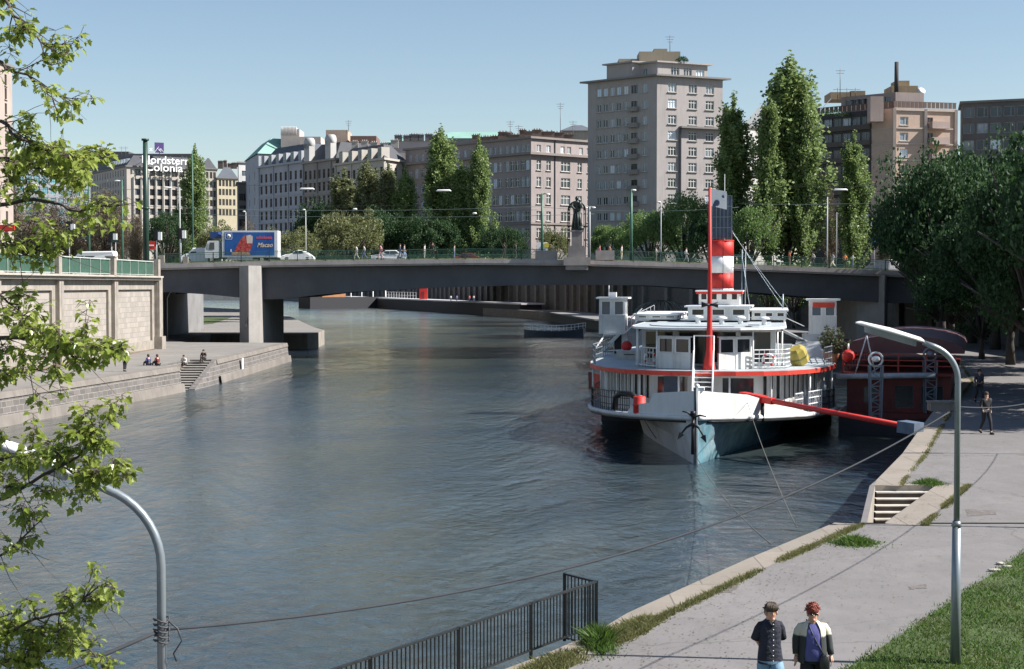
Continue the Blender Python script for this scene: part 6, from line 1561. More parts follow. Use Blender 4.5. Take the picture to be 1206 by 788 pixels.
o = blades('weeds', seam_region([(10.8,39.9),(14.4,48.0)], .05), 6000, .07, 6, GRd, .6, .012); tag(o, 'line of weeds along the inland coping of the quay stairs', 'weeds', kind='stuff')
def disc(c, r, z=2.0, ry=None):
    def f(rs, n): q = rs.normal(size=(n, 2))*np.array([r*.5, (ry or r)*.5])+np.array(c); return np.concatenate([q, np.full((n,1), z)], 1)
    return f
g = G(1006, 640); o = blades('grass_tuft', disc((g.x, g.y), .62, ry=.6), 1500, .13, 7, GRm, .5, .014); tag(o, 'green weed tuft on the quay just below the stairs', 'grass tuft', 'weed tufts on the quay')
g = G(1094, 570); o = blades('grass_tuft', disc((g.x, g.y), .52, ry=.6), 1200, .12, 8, GRm, .5, .014); tag(o, 'green weed tuft at the top of the quay stairs', 'grass tuft', 'weed tufts on the quay')
g = G(716, 757); o = blades('grass_tuft', disc((g.x-.15, g.y), .30, ry=.9), 2000, .17, 9, GRm, .5, .012); tag(o, 'tall grass clump at the foot of the railing corner', 'grass tuft', 'weed tufts on the quay')
o = blades('weeds', seam_region([(.25,24.6),(1.25,26.2),(1.95,27.5),(2.6,28.6)], .10), 6000, .12, 10, GRd, .6, .012); tag(o, 'dry weeds along the foot of the black railing', 'weeds', kind='stuff')
def greenpatch(rs, n): q = rs.uniform(size=(n,2))*np.array([9, 60])+np.array([-58, 250]); return np.concatenate([q, np.full((n,1), 2.0)], 1)
MB().poly([(-60,246,2.02),(-51,232,2.02),(-49,250,2.02),(-55,300,2.02),(-64,310,2.02)]).build('grass_verge', M_grassg); tag(bpy.data.objects['grass_verge'], kind='structure')
# pale stones at the lawn edge
for i, (u, v) in enumerate(((1178,665),(1186,669),(1171,673))):
    g = G(u, v); m = MB(); m.ball((g.x, g.y, 2.03), (.11+.03*(i % 3), .08, .035), 7); o = m.build('stone', mat('pale_stone', (.42,.39,.34), .9, 0, .2, 8, .3)); tag(o, 'flat pale stones lying at the edge of the lawn', 'stone', 'stones at the lawn edge')
x, z = XZ(803, 69, 304); leafclump('roof_shrub', 'small shrub on the roof edge of the apartment tower', (x, 304, z-.6), (1.4,1.2,1.1), L_dark, 500, .35, 1, group=None)
x, z = XZ(980, 131, 289); leafclump('roof_shrub', 'row of terrace plants on the dark glazed apartment wing', (x, 289.5, z-.9), (4.2,1.0,1.3), L_dark, 900, .35, 2)

# repairs, stains and grit on the quay path
def patch(uvs, z, m, nm):
    rp = random.Random(len(uvs)+int(uvs[0][0])); pts = []
    for i in range(len(uvs)):
        a = G(*uvs[i]); b_ = G(*uvs[(i+1) % len(uvs)])
        for k in range(5): p = a.lerp(b_, k/5); pts.append((p.x+rp.uniform(-.035,.035), p.y+rp.uniform(-.06,.06), z))
    o = MB().poly(pts).build(nm, m); tag(o, kind='structure')
pm1 = mat('path_repair', (.150,.142,.143), .9, 0, .3, 5, .2, dirt=.5, dirtcol=(.09,.085,.085)); pm2 = mat('path_stain', (.125,.11,.10), .9, 0, .35, 6, .2, dirt=.7, dirtcol=(.18,.17,.17))
patch([(1136,600),(1172,601),(1173,606),(1140,608)], 2.006, pm2, 'path_stain')
patch([(846,690),(872,688),(862,698),(838,699)], 2.006, pm2, 'path_stain')
patch([(1070,690),(1092,689),(1090,693),(1072,694)], 2.007, pm2, 'path_stain')
rs = np.random.RandomState(31); n = 5200; yy = 21*np.power(3.0, rs.uniform(0,1,n)); xe = np.interp(yy, [p[1] for p in RE+[(11.8,49.3),(17.2,64.8)]], [p[0] for p in RE+[(11.8,49.3),(17.2,64.8)]]); xx = xe+.85+np.abs(rs.normal(size=n))*2.2
kk = ~inpoly(xx, yy, [(9.2,40),(9.9,40),(13.6,48.2),(11.2,48.2)]); cc = np.stack([xx[kk], yy[kk], np.full(kk.sum(), 2.012)], 1)
v = leaf_quads(cc, .045, 3, aspect=.8, upbias=0); v[:,:,2] = 2.008+np.abs(v[:,:,2]-2.012)*.4
o = bpy.data.objects.new('grit', quads_mesh('grit', v, leafmat('grit_leaf', (.07,.055,.035), (.20,.17,.12), .0, .9))); COL.objects.link(o); tag(o, 'scattered grit and dry leaf litter on the quay path', 'litter', kind='stuff')
# ------------------------------------------------------------ lamps, cable, railing
lampm = mat('lamp_grey', (.24,.27,.29), .4, .4, .1, 3, dirt=.2); lampw = mat('lamp_white', (.72,.72,.70), .35, 0, .05, 2); lampu = mat('lamp_under', (.30,.31,.33), .5)
def street_lamp(label, x, y, ztop_, head_len, droop, z0=2.0, k=1.0, headdir=-1, rise=.28, yaw=0, Rb=.6, ext=.18):
    t_ = thing('street_lamp', label, 'street lamp', (x, y, z0), yaw, 'curved street lamps on the near quay', world=False)
    H = ztop_-z0; zc = H-1.15*k*.9; r = .05*k
    MB().tube([(0,0,0),(0,0,H*.44)], [.085*k,.07*k], 14).build('base_pole', lampm, t_)
    MB().tube([(0,0,H*.44-.03),(0,0,H*.44+.06)], [.09*k,.06*k], 14).build('collar', lampm, t_)
    pts = [(0,0,H*.44), (0,0,H-Rb)]
    for i in range(1, 10): a = R(70)*i/9; pts.append((headdir*Rb*(1-math.cos(a)), 0, H-Rb+Rb*math.sin(a)))
    e = pts[-1]; pts.append((e[0]+headdir*ext, 0, e[2]+ext*rise+.02)); MB().tube(pts, [r]*(len(pts)-1)+[r*.8], 12).build('curved_arm', lampm, t_)
    e = pts[-1]; L = head_len; d = Vector((headdir, 0, rise)).normalized(); up = Vector((0,0,1))
    hd = MB(); secs = []; W = .13*k
    for s, w_, h_ in ((0,.5,.5),(.05,.85,.8),(.5,1.0,1.0),(.93,.85,.7),(1.0,.4,.3)):
        c = Vector(e)+d*L*s; secs.append([tuple(c+Vector((0,yy*W*w_,0))+up*zz*.10*k*h_) for yy, zz in ((-1,0),(-.8,.55),(-.35,.9),(.35,.9),(.8,.55),(1,0))])
    hd.loft(secs, smooth=True, closed=True, cap=True); hd.build('lamp_head', lampw, t_)
    un = MB(); secs = []
    for s, w_ in ((.12,.6),(.18,.85),(.8,.85),(.86,.6)):
        c = Vector(e)+d*L*s; secs.append([tuple(c+Vector((0,yy*W*w_,0))+up*zz*.1*k) for yy, zz in ((-1,-.02),(-.7,-1.0),(.7,-1.0),(1,-.02))])
    un.loft(secs, closed=True, cap=True); un.build('lamp_cover', lampu, t_)
    return t_
p1 = G(1125, 783); street_lamp('slender curved street lamp standing on the lawn in front of the quay path', p1.x, p1.y, XZ(1110, 408, p1.y)[1]+.03, 1.16, 0)
street_lamp('nearest curved street lamp with its head in the left branches', XZ(190, 700, 14.5)[0], 14.5, XZ(110, 573, 14.5)[1]+.02, 1.1, 0, k=.86, rise=.40, Rb=.78, ext=.26)
street_lamp('street lamp mostly beyond the right edge, only its head in view', 15.0, 39.4, XZ(1188, 371, 39.4)[1]-.25, 1.3, 0)
street_lamp('farther street lamp beyond the right edge beside the first chestnut', 22.8, 56.5, 7.4, 1.3, 0)
cab = MB(); cm = mat('cable_grey', (.03,.034,.04), .9, 0, .1, 3)
LL = [Vector((XZ(190, 700, 14.5)[0], 14.5, XZ(190,742,14.5)[1])), Vector((p1.x, p1.y, XZ(1128,479,p1.y)[1])), Vector((15.0,39.4,6.0)), Vector((22.8,56.5,6.2))]
pts = []
a, b_ = LL[0], LL[1]-Vector((.12,0,.08))
# measured sag: the cable passes u=450, v=702
MB().tube(catenary(a, b_, .66, 40), .0135, 6).build('power_cable', cm); tag(bpy.data.objects['power_cable'], 'thick grey cable strung from the near lamp over the water to the slender lamp', 'cable', 'cables between the street lamps')
o = MB().tube(catenary(LL[1], LL[2], .28, 24), .012, 5).build('power_cable', cm); tag(o, 'thin cable running from the slender lamp out of the right edge', 'cable', 'cables between the street lamps')
o = MB().tube(catenary(LL[2], LL[3], .3, 20), .012, 5).build('power_cable', cm); tag(o, 'cable between the two lamps beyond the right edge', 'cable', 'cables between the street lamps')
o = MB().tube(catenary(a, a+Vector((-3.2,-3.4,-.75)), .06, 12), .018, 6).build('power_cable', cm); tag(o, 'cable end leaving the near lamp towards the bottom left', 'cable', 'cables between the street lamps')
ins = MB(); q = LL[1]-Vector((.16,.0,.10))
for k in range(4): ins.lathe([(.02,0),(.045,.02),(.02,.04)], (q.x-.03*k, q.y, q.z-.035*k), 8, M=Matrix.Rotation(R(60),4,'Y'))
ins.bar(q, LL[1]+Vector((0,0,.02)), .015); o = ins.build('insulator', mat('insulator_dark', (.16,.12,.09), .4)); tag(o, 'small ribbed insulator clamping the cable to the slender lamp', 'insulator')
ti = MB(); q = a
for k in range(5): ti.tube([(q.x+.075*math.cos(t), q.y+.075*math.sin(t), q.z-.10+.05*k+.02*math.sin(t*2)) for t in [i*.7 for i in range(10)]], .009, 5)
ti.tube([(q.x+.06,q.y-.02,q.z+.1),(q.x+.16,q.y-.03,q.z+.02),(q.x+.2,q.y-.03,q.z-.1),(q.x+.12,q.y-.03,q.z-.22),(q.x+.14,q.y,q.z-.3)], .009, 5)
o = ti.build('cable_tie', mat('tie_dark', (.05,.05,.055), .6)); tag(o, 'coil of thin black wire tied round the near lamp pole', 'wire')
# black railing at the bottom
t_ = thing('railing', 'black bar railing with a return panel over the water at the bottom', 'railing', (1.53,27.6,2))
ir = mat('railing_black', (.022,.025,.024), .45, .3, .3, 6, dirt=.3, dirtcol=(.10,.06,.04))
fp0 = [(1.53,27.6),(.32,25.72),(-.84,23.85),(-2.05,21.95),(-3.3,20.05)]
top = MB(); bars = MB()
for a, b_ in zip(fp0[:-1], fp0[1:]):
    m = MB(); m.bar((*a,2.92),(*b_,2.92),.055,.03); m.bar((*a,2.12),(*b_,2.12),.04,.03); n = 21
    for i in range(1, n): p = vl((*a,0),(*b_,0),i/n); m.bar((p.x,p.y,2.12),(p.x,p.y,2.92),.022,.022)
    m.build('railing_panel', ir, t_); MB().bar((*a,1.95),(*a,2.94),.06,.06).build('post', ir, t_)
m = MB(); a, b_ = (1.53,27.6), (.98,28.35)
m.bar((*a,2.92),(*b_,2.92),.055,.03); m.bar((*a,1.75),(*b_,1.72),.04,.03); m.bar((*b_,1.66),(*b_,2.94),.06,.06)
for i in range(1, 9): p = vl((*a,0),(*b_,0),i/9); m.bar((p.x,p.y,1.74),(p.x,p.y,2.92),.022,.022)
m.build('return_panel', ir, t_)
# quay bollards and bench-like block in the shade, path furniture
t_ = thing('concrete_block', 'low concrete block on the shaded quay beside the barge pylon', 'block', tuple(G(1108,484)))
g = G(1108,484); MB().bb((g.x-.5,g.y,2),(g.x+.9,g.y+.7,2.4)).bb((g.x-.55,g.y-.05,2.4),(g.x+.95,g.y+.75,2.48)).build('slab', M_conc, t_)

# ------------------------------------------------------------ foreground branches
L_near = leafmat('maple_leaf_near', (.12,.17,.02), (.36,.42,.10), .45, .28)
def leaf_shape():
    o = [(0,0),(.13,.10),(.40,.10),(.33,.30),(.50,.55),(.28,.60),(.20,.78),(0,1.05)]
    return [(x, y) for x, y in o]+[(-x, y) for x, y in reversed(o[1:-1])]
OUT = leaf_shape()
def add_leaf(mb, p, d, nrm, s, fold):
    d = d.normalized(); x = d.cross(nrm).normalized(); n = x.cross(d)
    vs = []
    for lx, ly in OUT: vs.append(p+x*lx*s+d*ly*s+n*(abs(lx)*fold*s-.12*ly*ly*s))
    k = len(OUT); mid = [0, 7]; right = list(range(0, 8)); left = [0]+list(range(k-1, 6, -1))
    mb.add(vs, [tuple(right), tuple(reversed(left))])
rnd = random.Random(5)
branchm = mat('branch_brown', (.075,.055,.045), .85, 0, .3, 12, .3)
tr_ = thing('maple_tree', 'near maple tree whose leafy branches hang in from the left edge', 'tree', (-5.6, 9.6, 2))
MB().tube([(-5.6,9.6,2),(-5.5,9.6,5),(-5.6,9.7,8),(-5.4,9.6,11.5)], [.22,.19,.15,.07], 12).build('trunk', branchm, tr_)
br = MB(); lf = MB(); nleaf = 0
def twig(p, d, L, r, depth, dens):
    global nleaf
    n = max(3, int(L/.065)); pts = [p]; cur = Vector(p); dd = Vector(d).normalized()
    for i in range(n):
        dd = (dd+Vector((rnd.uniform(-.28,.28), rnd.uniform(-.28,.28), rnd.uniform(-.24,.26)))*.6).normalized(); cur = cur+dd*(L/n); pts.append(cur.copy())
    br.tube(pts, [lerp(r, r*.35, i/n) for i in range(n+1)], 5)
    for i, q in enumerate(pts[1:], 1):
        if depth == 0 or i > n*.35:
            for k in range(dens if depth == 0 else max(1, dens//2)):
                if dens and rnd.random() < .99:
                    a = Vector((rnd.uniform(-1,1), rnd.uniform(-1,1), rnd.uniform(-.8,.5))).normalized(); st = q+a*rnd.uniform(.02,.06)
                    br.tube([q, st], .0016, 3, cap=False)
                    add_leaf(lf, st, Vector((a.x, a.y, a.z-.5)), Vector((rnd.uniform(-.7,.7), rnd.uniform(-.7,.7), 1)).normalized(), rnd.uniform(.024,.056), rnd.uniform(.05,.5)); nleaf += 1
        if depth > 0 and rnd.random() < .62:
            a = (dd+Vector((rnd.uniform(-1,1), rnd.uniform(-1,1), rnd.uniform(-.7,.8)))).normalized(); twig(q, a, L*rnd.uniform(.28,.5), r*.55, depth-1, dens)
def limb(path, r0, r1, dens=3, sub=.34, every=1):
    """path of (column, row, distance) measured along a bough"""
    P_ = [P(u, v, Y) for u, v, Y in path]; pts = []
    for i in range(len(P_)-1):
        for k in range(4): pts.append(P_[i].lerp(P_[i+1], k/4)+Vector((rnd.uniform(-.012,.012),)*3))
    pts.append(P_[-1]); n = len(pts); br.tube(pts, [lerp(r0, r1, i/(n-1)) for i in range(n)], 7)
    for i, q in enumerate(pts):
        if i >= n*.2 and rnd.random() < .8:
            for _ in range(every):
                dd = (pts[min(i+1, n-1)]-pts[max(i-1, 0)]).normalized(); a = (dd*.7+Vector((rnd.uniform(-1,1), rnd.uniform(-1,1), rnd.uniform(-.6,.9)))).normalized(); twig(q, a, sub*rnd.uniform(.5,1.1), r1*1.0, 1, dens)
    twig(pts[-1], pts[-1]-pts[-2], sub, r1, 1, dens)
    for _ in range(3): q = pts[rnd.randrange(n//3, n)]; twig(q, Vector((rnd.uniform(.2,1), rnd.uniform(-.5,.5), rnd.uniform(-1,.4))), sub*1.7, r1*.6, 0, 0)
T = lambda z: (-5.55, 9.6, z)
def root_to(z, u, v, Y): 
    a = Vector(T(z)); b_ = P(u, v, Y); m_ = a.lerp(b_, .5)+Vector((0,0,.12)); br.tube([a, m_, b_], [.05,.035,.022], 7)
specs = [
 (10.6, [(-60,60,9.4),(-10,70,9.2),(30,90,9.1),(60,110,9.0)], .012, .004, 2, .28, 1),
 (10.9, [(-60,-40,9.6),(-5,-10,9.4),(25,25,9.3),(48,50,9.2)], .014, .005, 4, .22, 2),
 (9.9, [(-60,130,9.4),(-10,140,9.2),(25,160,9.0),(55,178,9.1),(80,186,9.0)], .014, .005, 4, .22, 2),
 (9.8, [(-60,175,9.8),(0,185,9.7),(35,195,9.6),(60,205,9.5)], .012, .005, 5, .26, 2),
 (8.9, [(-60,250,9.3),(0,240,9.1),(50,236,9.0),(95,248,8.9),(128,243,8.8)], .016, .004, 2, .24, 1),
 (8.6, [(-60,300,9.4),(0,290,9.2),(30,300,9.1),(55,285,9.0)], .012, .005, 4, .34, 1),
 (8.2, [(-60,430,9.2),(0,398,9.0),(45,398,8.9),(80,415,8.8),(120,408,8.7)], .016, .004, 4, .20, 2),
 (8.0, [(-60,340,9.5),(-10,345,9.3),(20,360,9.2),(32,385,9.1)], .010, .004, 3, .20, 1),
 (7.6, [(-60,440,9.4),(-10,445,9.3),(20,440,9.2),(45,436,9.1)], .010, .004, 3, .22, 1),
 (7.2, [(-60,590,9.2),(0,590,9.0),(50,560,8.9),(90,540,8.8),(110,515,8.8)], .015, .004, 4, .20, 2),
 (6.9, [(-60,545,9.5),(0,540,9.3),(45,535,9.2),(85,560,9.1),(115,560,9.0)], .012, .004, 4, .20, 2),
 (6.6, [(-60,660,9.2),(0,655,9.0),(20,640,9.0),(40,620,8.9)], .010, .004, 2, .22, 1),
 (6.0, [(-60,760,9.4),(0,750,9.3),(40,730,9.2),(80,720,9.1),(105,700,9.0)], .013, .005, 4, .22, 2),
 (5.8, [(-60,800,9.6),(0,780,9.5),(40,770,9.4),(80,760,9.3),(110,770,9.2)], .012, .005, 5, .26, 2),
 (5.9, [(-60,700,9.6),(-10,720,9.5),(30,745,9.4),(60,740,9.3)], .012, .005, 4, .22, 2),
]
for z, path, r0, r1, dens, sub, ev in specs:
    root_to(z, *path[0]); limb(path, r0, r1, dens, sub, ev)
br.build('branches', branchm, tr_); lf.build('leaves', L_near, tr_)
print('near leaves', nleaf)
# ------------------------------------------------------------ people
SKINM = mat('skin', (.52,.30,.21), .55, 0, .06, 8); 
def skin_mesh(nodes, edges, sub=1, root=0):
    """nodes: (x,y,z,rx[,ry]); one continuous skinned surface"""
    me = bpy.data.meshes.new('sk'); me.from_pydata([n[:3] for n in nodes], edges, []); o = bpy.data.objects.new('sk', me); COL.objects.link(o)
    o.modifiers.new('s', 'SKIN'); 
    if sub: m = o.modifiers.new('u', 'SUBSURF'); m.levels = sub; m.render_levels = sub
    sv = me.skin_vertices[0].data
    for i, n in enumerate(nodes): sv[i].radius = (n[3], n[4] if len(n) > 4 else n[3]); sv[i].use_root = (i == root)
    dg = bpy.context.evaluated_depsgraph_get(); r = bpy.data.meshes.new_from_object(o.evaluated_get(dg)); bpy.data.objects.remove(o); bpy.data.meshes.remove(me)
    r.polygons.foreach_set('use_smooth', [True]*len(r.polygons)); return r
PM = {}
def pose_parts(kind):
    """local frame: x to the figure's left, -y forward, feet at z=0, height 1.72"""
    if kind in PM: return PM[kind]
    if kind == 'walk': hipL, hipR = (.09,0,.92), (-.09,0,.92); kL, aL, tL = (.10,-.20,.50), (.10,-.26,.08), (.10,-.42,.04); kR, aR, tR = (-.09,.04,.50), (-.09,.32,.14), (-.09,.24,.04)
    elif kind == 'sit': hipL, hipR = (.10,0,.10), (-.10,0,.10); kL, aL, tL = (.13,-.42,.30), (.13,-.50,-.10), (.13,-.66,-.13); kR, aR, tR = (-.13,-.40,.34), (-.12,-.44,-.10), (-.12,-.60,-.13)
    elif kind == 'bag': hipL, hipR = (.09,0,.92), (-.09,0,.92); kL, aL, tL = (.10,-.10,.50), (.10,-.08,.08), (.10,-.24,.04); kR, aR, tR = (-.10,.02,.49), (-.10,.16,.09), (-.10,.04,.04)
    else: hipL, hipR = (.09,0,.92), (-.09,0,.92); kL, aL, tL = (.10,-.01,.50), (.11,0,.08), (.12,-.16,.04); kR, aR, tR = (-.10,.0,.50), (-.11,.02,.08), (-.12,-.14,.04)
    dz = -.82 if kind == 'sit' else 0; ly = -.10 if kind == 'sit' else -.015
    pel = (0,0,.95+dz); waist = (0,ly*.4,1.10+dz); chest = (0,ly,1.32+dz); neck = (0,ly*1.1,1.47+dz); head = (0,ly*1.3-.01,1.56+dz); crown = (0,ly*1.3,1.66+dz)
    shL, shR = (.18,ly,1.40+dz), (-.18,ly,1.40+dz)
    if kind == 'walk': eL, wL, hL = (.25,.14,1.14), (.24,.06,.90), (.235,.0,.82); eR, wR, hR = (-.25,-.04,1.13), (-.24,-.22,.95), (-.235,-.29,.90)
    elif kind == 'sit': eL, wL, hL = (.25,-.12,.34), (.14,-.34,.34), (.08,-.40,.33); eR, wR, hR = (-.25,-.12,.34), (-.12,-.34,.33), (-.05,-.40,.31)
    elif kind == 'bag': eL, wL, hL = (.27,.0,1.14), (.27,-.05,.88), (.26,-.07,.80); eR, wR, hR = (-.26,-.02,1.13), (-.20,-.26,1.05), (-.12,-.32,1.04)
    else: eL, wL, hL = (.26,.03,1.13), (.26,-.05,.88), (.25,-.08,.80); eR, wR, hR = (-.26,.03,1.13), (-.26,-.05,.88), (-.25,-.08,.80)
    nodes = [(*pel,.13,.10),(*waist,.115,.09),(*chest,.15,.105),(*neck,.055,.055),(*head,.085,.10),(*crown,.075,.085),
             (*shL,.062,.06),(*eL,.042,.042),(*wL,.030,.026),(*hL,.035,.02),(*shR,.062,.06),(*eR,.042,.042),(*wR,.030,.026),(*hR,.035,.02),
             (*hipL,.09,.09),(*kL,.058,.058),(*aL,.040,.045),(*tL,.038,.03),(*hipR,.09,.09),(*kR,.058,.058),(*aR,.040,.045),(*tR,.038,.03)]
    ed = [(0,1),(1,2),(2,3),(3,4),(4,5),(2,6),(6,7),(7,8),(8,9),(2,10),(10,11),(11,12),(12,13),(0,14),(14,15),(15,16),(16,17),(0,18),(18,19),(19,20),(20,21)]
    body = skin_mesh(nodes, ed)
    g = 1.18
    def N_(p, r, r2=None): return (*p, r, r2 or r)
    tn = [N_(pel,.155,.125),N_(waist,.14,.115),N_(chest,.175,.13),N_(vl(chest,neck,.75),.085,.08),N_(shL,.078),N_(eL,.058),N_(vl(eL,wL,.9),.045),N_(shR,.078),N_(eR,.058),N_(vl(eR,wR,.9),.045)]
    top = skin_mesh(tn, [(0,1),(1,2),(2,3),(2,4),(4,5),(5,6),(2,7),(7,8),(8,9)])
    bn = [N_(vl(pel,waist,.3),.145,.115),N_(hipL,.105),N_(kL,.075),N_(vl(kL,aL,.93),.058),N_(hipR,.105),N_(kR,.075),N_(vl(kR,aR,.93),.058)]
    legs = skin_mesh(bn, [(0,1),(1,2),(2,3),(0,4),(4,5),(5,6)])
    hb = MB(); hb.ball((head[0],head[1]+.025,head[2]+.065),(.098,.112,.10),12); hb.ball((head[0],head[1]+.06,head[2]-.01),(.085,.07,.10),10); o = hb.build('h', []); hair = o.data; bpy.data.objects.remove(o)
    sb = MB()
    for a, t in ((aL,tL),(aR,tR)): sb.tube([(a[0],a[1]+.05,a[2]-.04),(a[0],(a[1]+t[1])/2,(a[2]+t[2])/2-.01),(t[0],t[1]-.04,t[2]-.005)],[.05,.052,.04],8)
    o = sb.build('s', []); shoes = o.data; bpy.data.objects.remove(o)
    PM[kind] = dict(body=body, top=top, legs=legs, hair=hair, shoes=shoes); return PM[kind]
def person(label, loc, rz, kind, top, legs, hair=(.05,.03,.02), H=1.72, group=None, skirt=None):
    t_ = thing('person', label, 'person', tuple(loc), rz, group, world=False); s = H/1.72; pp = pose_parts(kind)
    def add(nm, me, m):
        me = me.copy(); me.materials.clear(); me.materials.append(m); o = bpy.data.objects.new(nm, me); COL.objects.link(o); o.parent = t_; o.scale = (s,s,s)
    c = lambda col: mat('cloth_%.2f_%.2f_%.2f' % tuple(col), col, .85, 0, .12, 8)
    add('body', pp['body'], SKINM); add('jacket', pp['top'], c(top)); add('trousers', pp['legs'], c(legs)); add('hair', pp['hair'], c(hair)); add('shoes', pp['shoes'], c((.03,.028,.025)))
    return t_
W_ = (.62,.60,.57); K = (.025,.025,.03); B_ = (.07,.10,.22); 
def onbridge(u, dy=1.3): return Vector((XZ(u,300,BY0+dy)[0], BY0+dy, ztop(u)+.14))
BP = 'pedestrians crossing the bridge'
for u, dy, dirn, kd, tp, lg, lab, H in [
  (420,1.8,-1,'walk',W_,(.3,.3,.3),'person in a white top walking left, first pedestrian right of the beetle car',1.7),
  (429,1.2,-1,'walk',(.55,.5,.5),B_,'person in a pale top leaning forward left of the pink dressed one',1.72),
  (448.5,.9,-1,'walk',(.62,.33,.35),(.6,.34,.36),'person dressed all in pink in front of the small white car',1.78),
  (471,1.2,1,'walk',(.05,.06,.1),(.08,.10,.2),'person in dark clothes with a light bag walking right of the pink dressed one',1.75),
  (476,1.9,1,'walk',(.3,.3,.35),(.25,.3,.45),'person in blue grey close behind the one with dark clothes',1.7),
  (500,1.9,1,'stand',(.6,.6,.6),(.3,.3,.32),'person in a white hat and shirt beside the black figure mid-bridge',1.72),
  (509.5,.8,0,'stand',K,K,'person in black standing at the railing mid-bridge',1.85),
  (594,1.2,-1,'walk',K,K,'person in black striding, the left of a pair before the statue',1.8),
  (607.5,1.4,-1,'stand',(.05,.05,.05),(.04,.04,.05),'person in black following, the right of a pair before the statue',1.8),
  (535,2.0,1,'stand',(.3,.3,.3),B_,'person in grey half hidden behind the railing under the poplars',1.6),
  (706,1.3,1,'walk',(.5,.15,.2),(.5,.5,.5),'person in red top directly right of the statue balcony',1.7),
  (718,1.8,-1,'walk',(.35,.2,.15),(.15,.3,.45),'person with brown top and blue trousers, second right of the statue',1.8),
  (732,1.5,1,'stand',(.65,.63,.6),(.55,.5,.4),'person in white and beige, third right of the statue',1.8),
  (773,2.0,-1,'stand',(.5,.5,.5),(.1,.1,.1),'person in a light top between the green lamp post and the red mast',1.7),
  (808,1.6,1,'walk',(.7,.7,.68),(.2,.2,.25),'person in a white shirt left of the red mast',1.7),
  (930,1.3,-1,'stand',(.55,.16,.08),(.15,.12,.1),'person in an orange brown coat behind the rail right of the funnel',1.75),
  (958,1.2,-1,'walk',(.45,.42,.42),(.05,.05,.06),'person in a grey shirt, left of the striding black and white figures',1.72),
  (972,1.3,-1,'walk',K,K,'person in black striding, front of a close pair on the right half of the bridge',1.78),
  (981,1.5,-1,'walk',(.3,.3,.35),(.65,.62,.58),'person in white trousers striding behind the black figure',1.75),
  (995,1.2,0,'bag',(.65,.22,.06),(.05,.05,.05),'person in an orange jacket right of the striding pair',1.65),
  (1004,1.8,1,'stand',(.4,.4,.45),B_,'person in grey near the right end of the bridge',1.7)]:
    rz = {-1: R(-90), 1: R(90), 0: 0}[dirn]
    person(lab, onbridge(u, dy), rz, kd, tp, lg, H=H, group=BP)
def onquayL(u, v, z=2.0): return G(u, v, z)
QL = 'people on the far left quay'
person('person in a white shirt and dark trousers walking on the left quay', G(147,437.5), R(170), 'bag', (.70,.68,.64), (.03,.03,.035), H=1.78, group=QL)
person('person in a blue top sitting on the left quay edge', G(176,430.5), R(-120), 'sit', (.06,.07,.17), (.05,.05,.07), (.05,.03,.02), group=QL)
person('person with dark red hair sitting on the left quay edge beside the blue top', G(186.5,430.5), R(-120), 'sit', (.14,.03,.03), (.03,.02,.02), (.12,.03,.02), group=QL)
person('person in white and black sitting lower left on the left stairs', Vector((-27.3,127.2,1.62)), R(-15), 'sit', (.60,.56,.54), K, group=QL)
person('person in black with a white front sitting at the top of the left stairs', Vector((-26.0,128.9,2.0)), R(-10), 'sit', (.05,.045,.05), K, group=QL)
person('shaded person in black with light shoes walking on the tree shaded right quay', G(1161,511), R(10), 'walk', (.02,.02,.022), (.02,.02,.025), H=1.8)
person('shaded person in grey blue farther back on the right quay under the trees', G(1153,474), R(5), 'walk', (.06,.065,.09), (.03,.03,.04), H=1.8)
for u, c_, lab in ((531,(.6,.6,.6),'person in white on the far quay deck seen under the bridge'),(538,(.15,.2,.4),'person in blue on the far quay deck seen under the bridge'),(553,(.6,.12,.1),'person in red on the far quay deck seen under the bridge'),(558,(.6,.5,.45),'person in beige on the far quay deck seen under the bridge')):
    x, z = XZ(u, 355.5, 425); person(lab, (x,425,3.75), R(40), 'stand', c_, B_, H=1.8, group='people on the far quay under the bridge')

# ------------------------------------------------------------ far quay terrace seen under the bridge
def quad_slab(mb, a, b_, wdt, z0, z1, m=0):
    a, b_ = Vector((*a,0)), Vector((*b_,0)); d = (b_-a).normalized(); n = Vector((d.y,-d.x,0))*wdt
    p = [a, b_, b_-n, a-n]; mb.prism([(q.x,q.y) for q in p], z0, z1, m)
A_ = (XZ(400,357,640)[0], 640); B2_ = (XZ(612,374,392)[0], 392)
t_ = thing('far_quay_wall', 'long black landing stage with a pale deck strip at the far quay under the bridge', 'landing stage', (*B2_,0))
m_ = MB(); quad_slab(m_, A_, B2_, 6, -.5, 3.3); m_.build('hull', mat('wall_shade_black', (.02,.02,.024), .8), t_)  # black colour stands in for shade on the far quay wall
m_ = MB(); quad_slab(m_, A_, (B2_[0]+.4,B2_[1]-.6), 6.4, 3.302, 3.7); m_.build('deck', mat('pale_deck', (.50,.49,.50), .7), t_)
x, z = XZ(498.5, 351, 505); t_ = thing('phone_box', 'bright red upright kiosk box on the far landing stage', 'kiosk', (x,505,3.7)); MB().bb((x-1.3,505,3.7),(x+1.3,507,7.4)).build('cabinet', red, t_); MB().bb((x-.5,504.93,3.9),(x+.3,504.99,6.2)).build('dark_door', mat('kiosk_dark', (.2,.02,.02), .5), t_)
ral_ = MB(); a_ = Vector((XZ(455,350,560)[0],560,3.7)); b2 = Vector((XZ(490,350,515)[0],515,3.7))
for k in range(12): a = a_.lerp(b2, k/11); ral_.bar(a, a+Vector((0,0,2.2)), .14)
for h in (1.1,2.2): ral_.bar(a_+Vector((0,0,h)), b2+Vector((0,0,h)), .12)
o = ral_.build('far_quay_railing', whites); tag(o, 'white pipe railing at the left end of the far landing stage', 'railing')
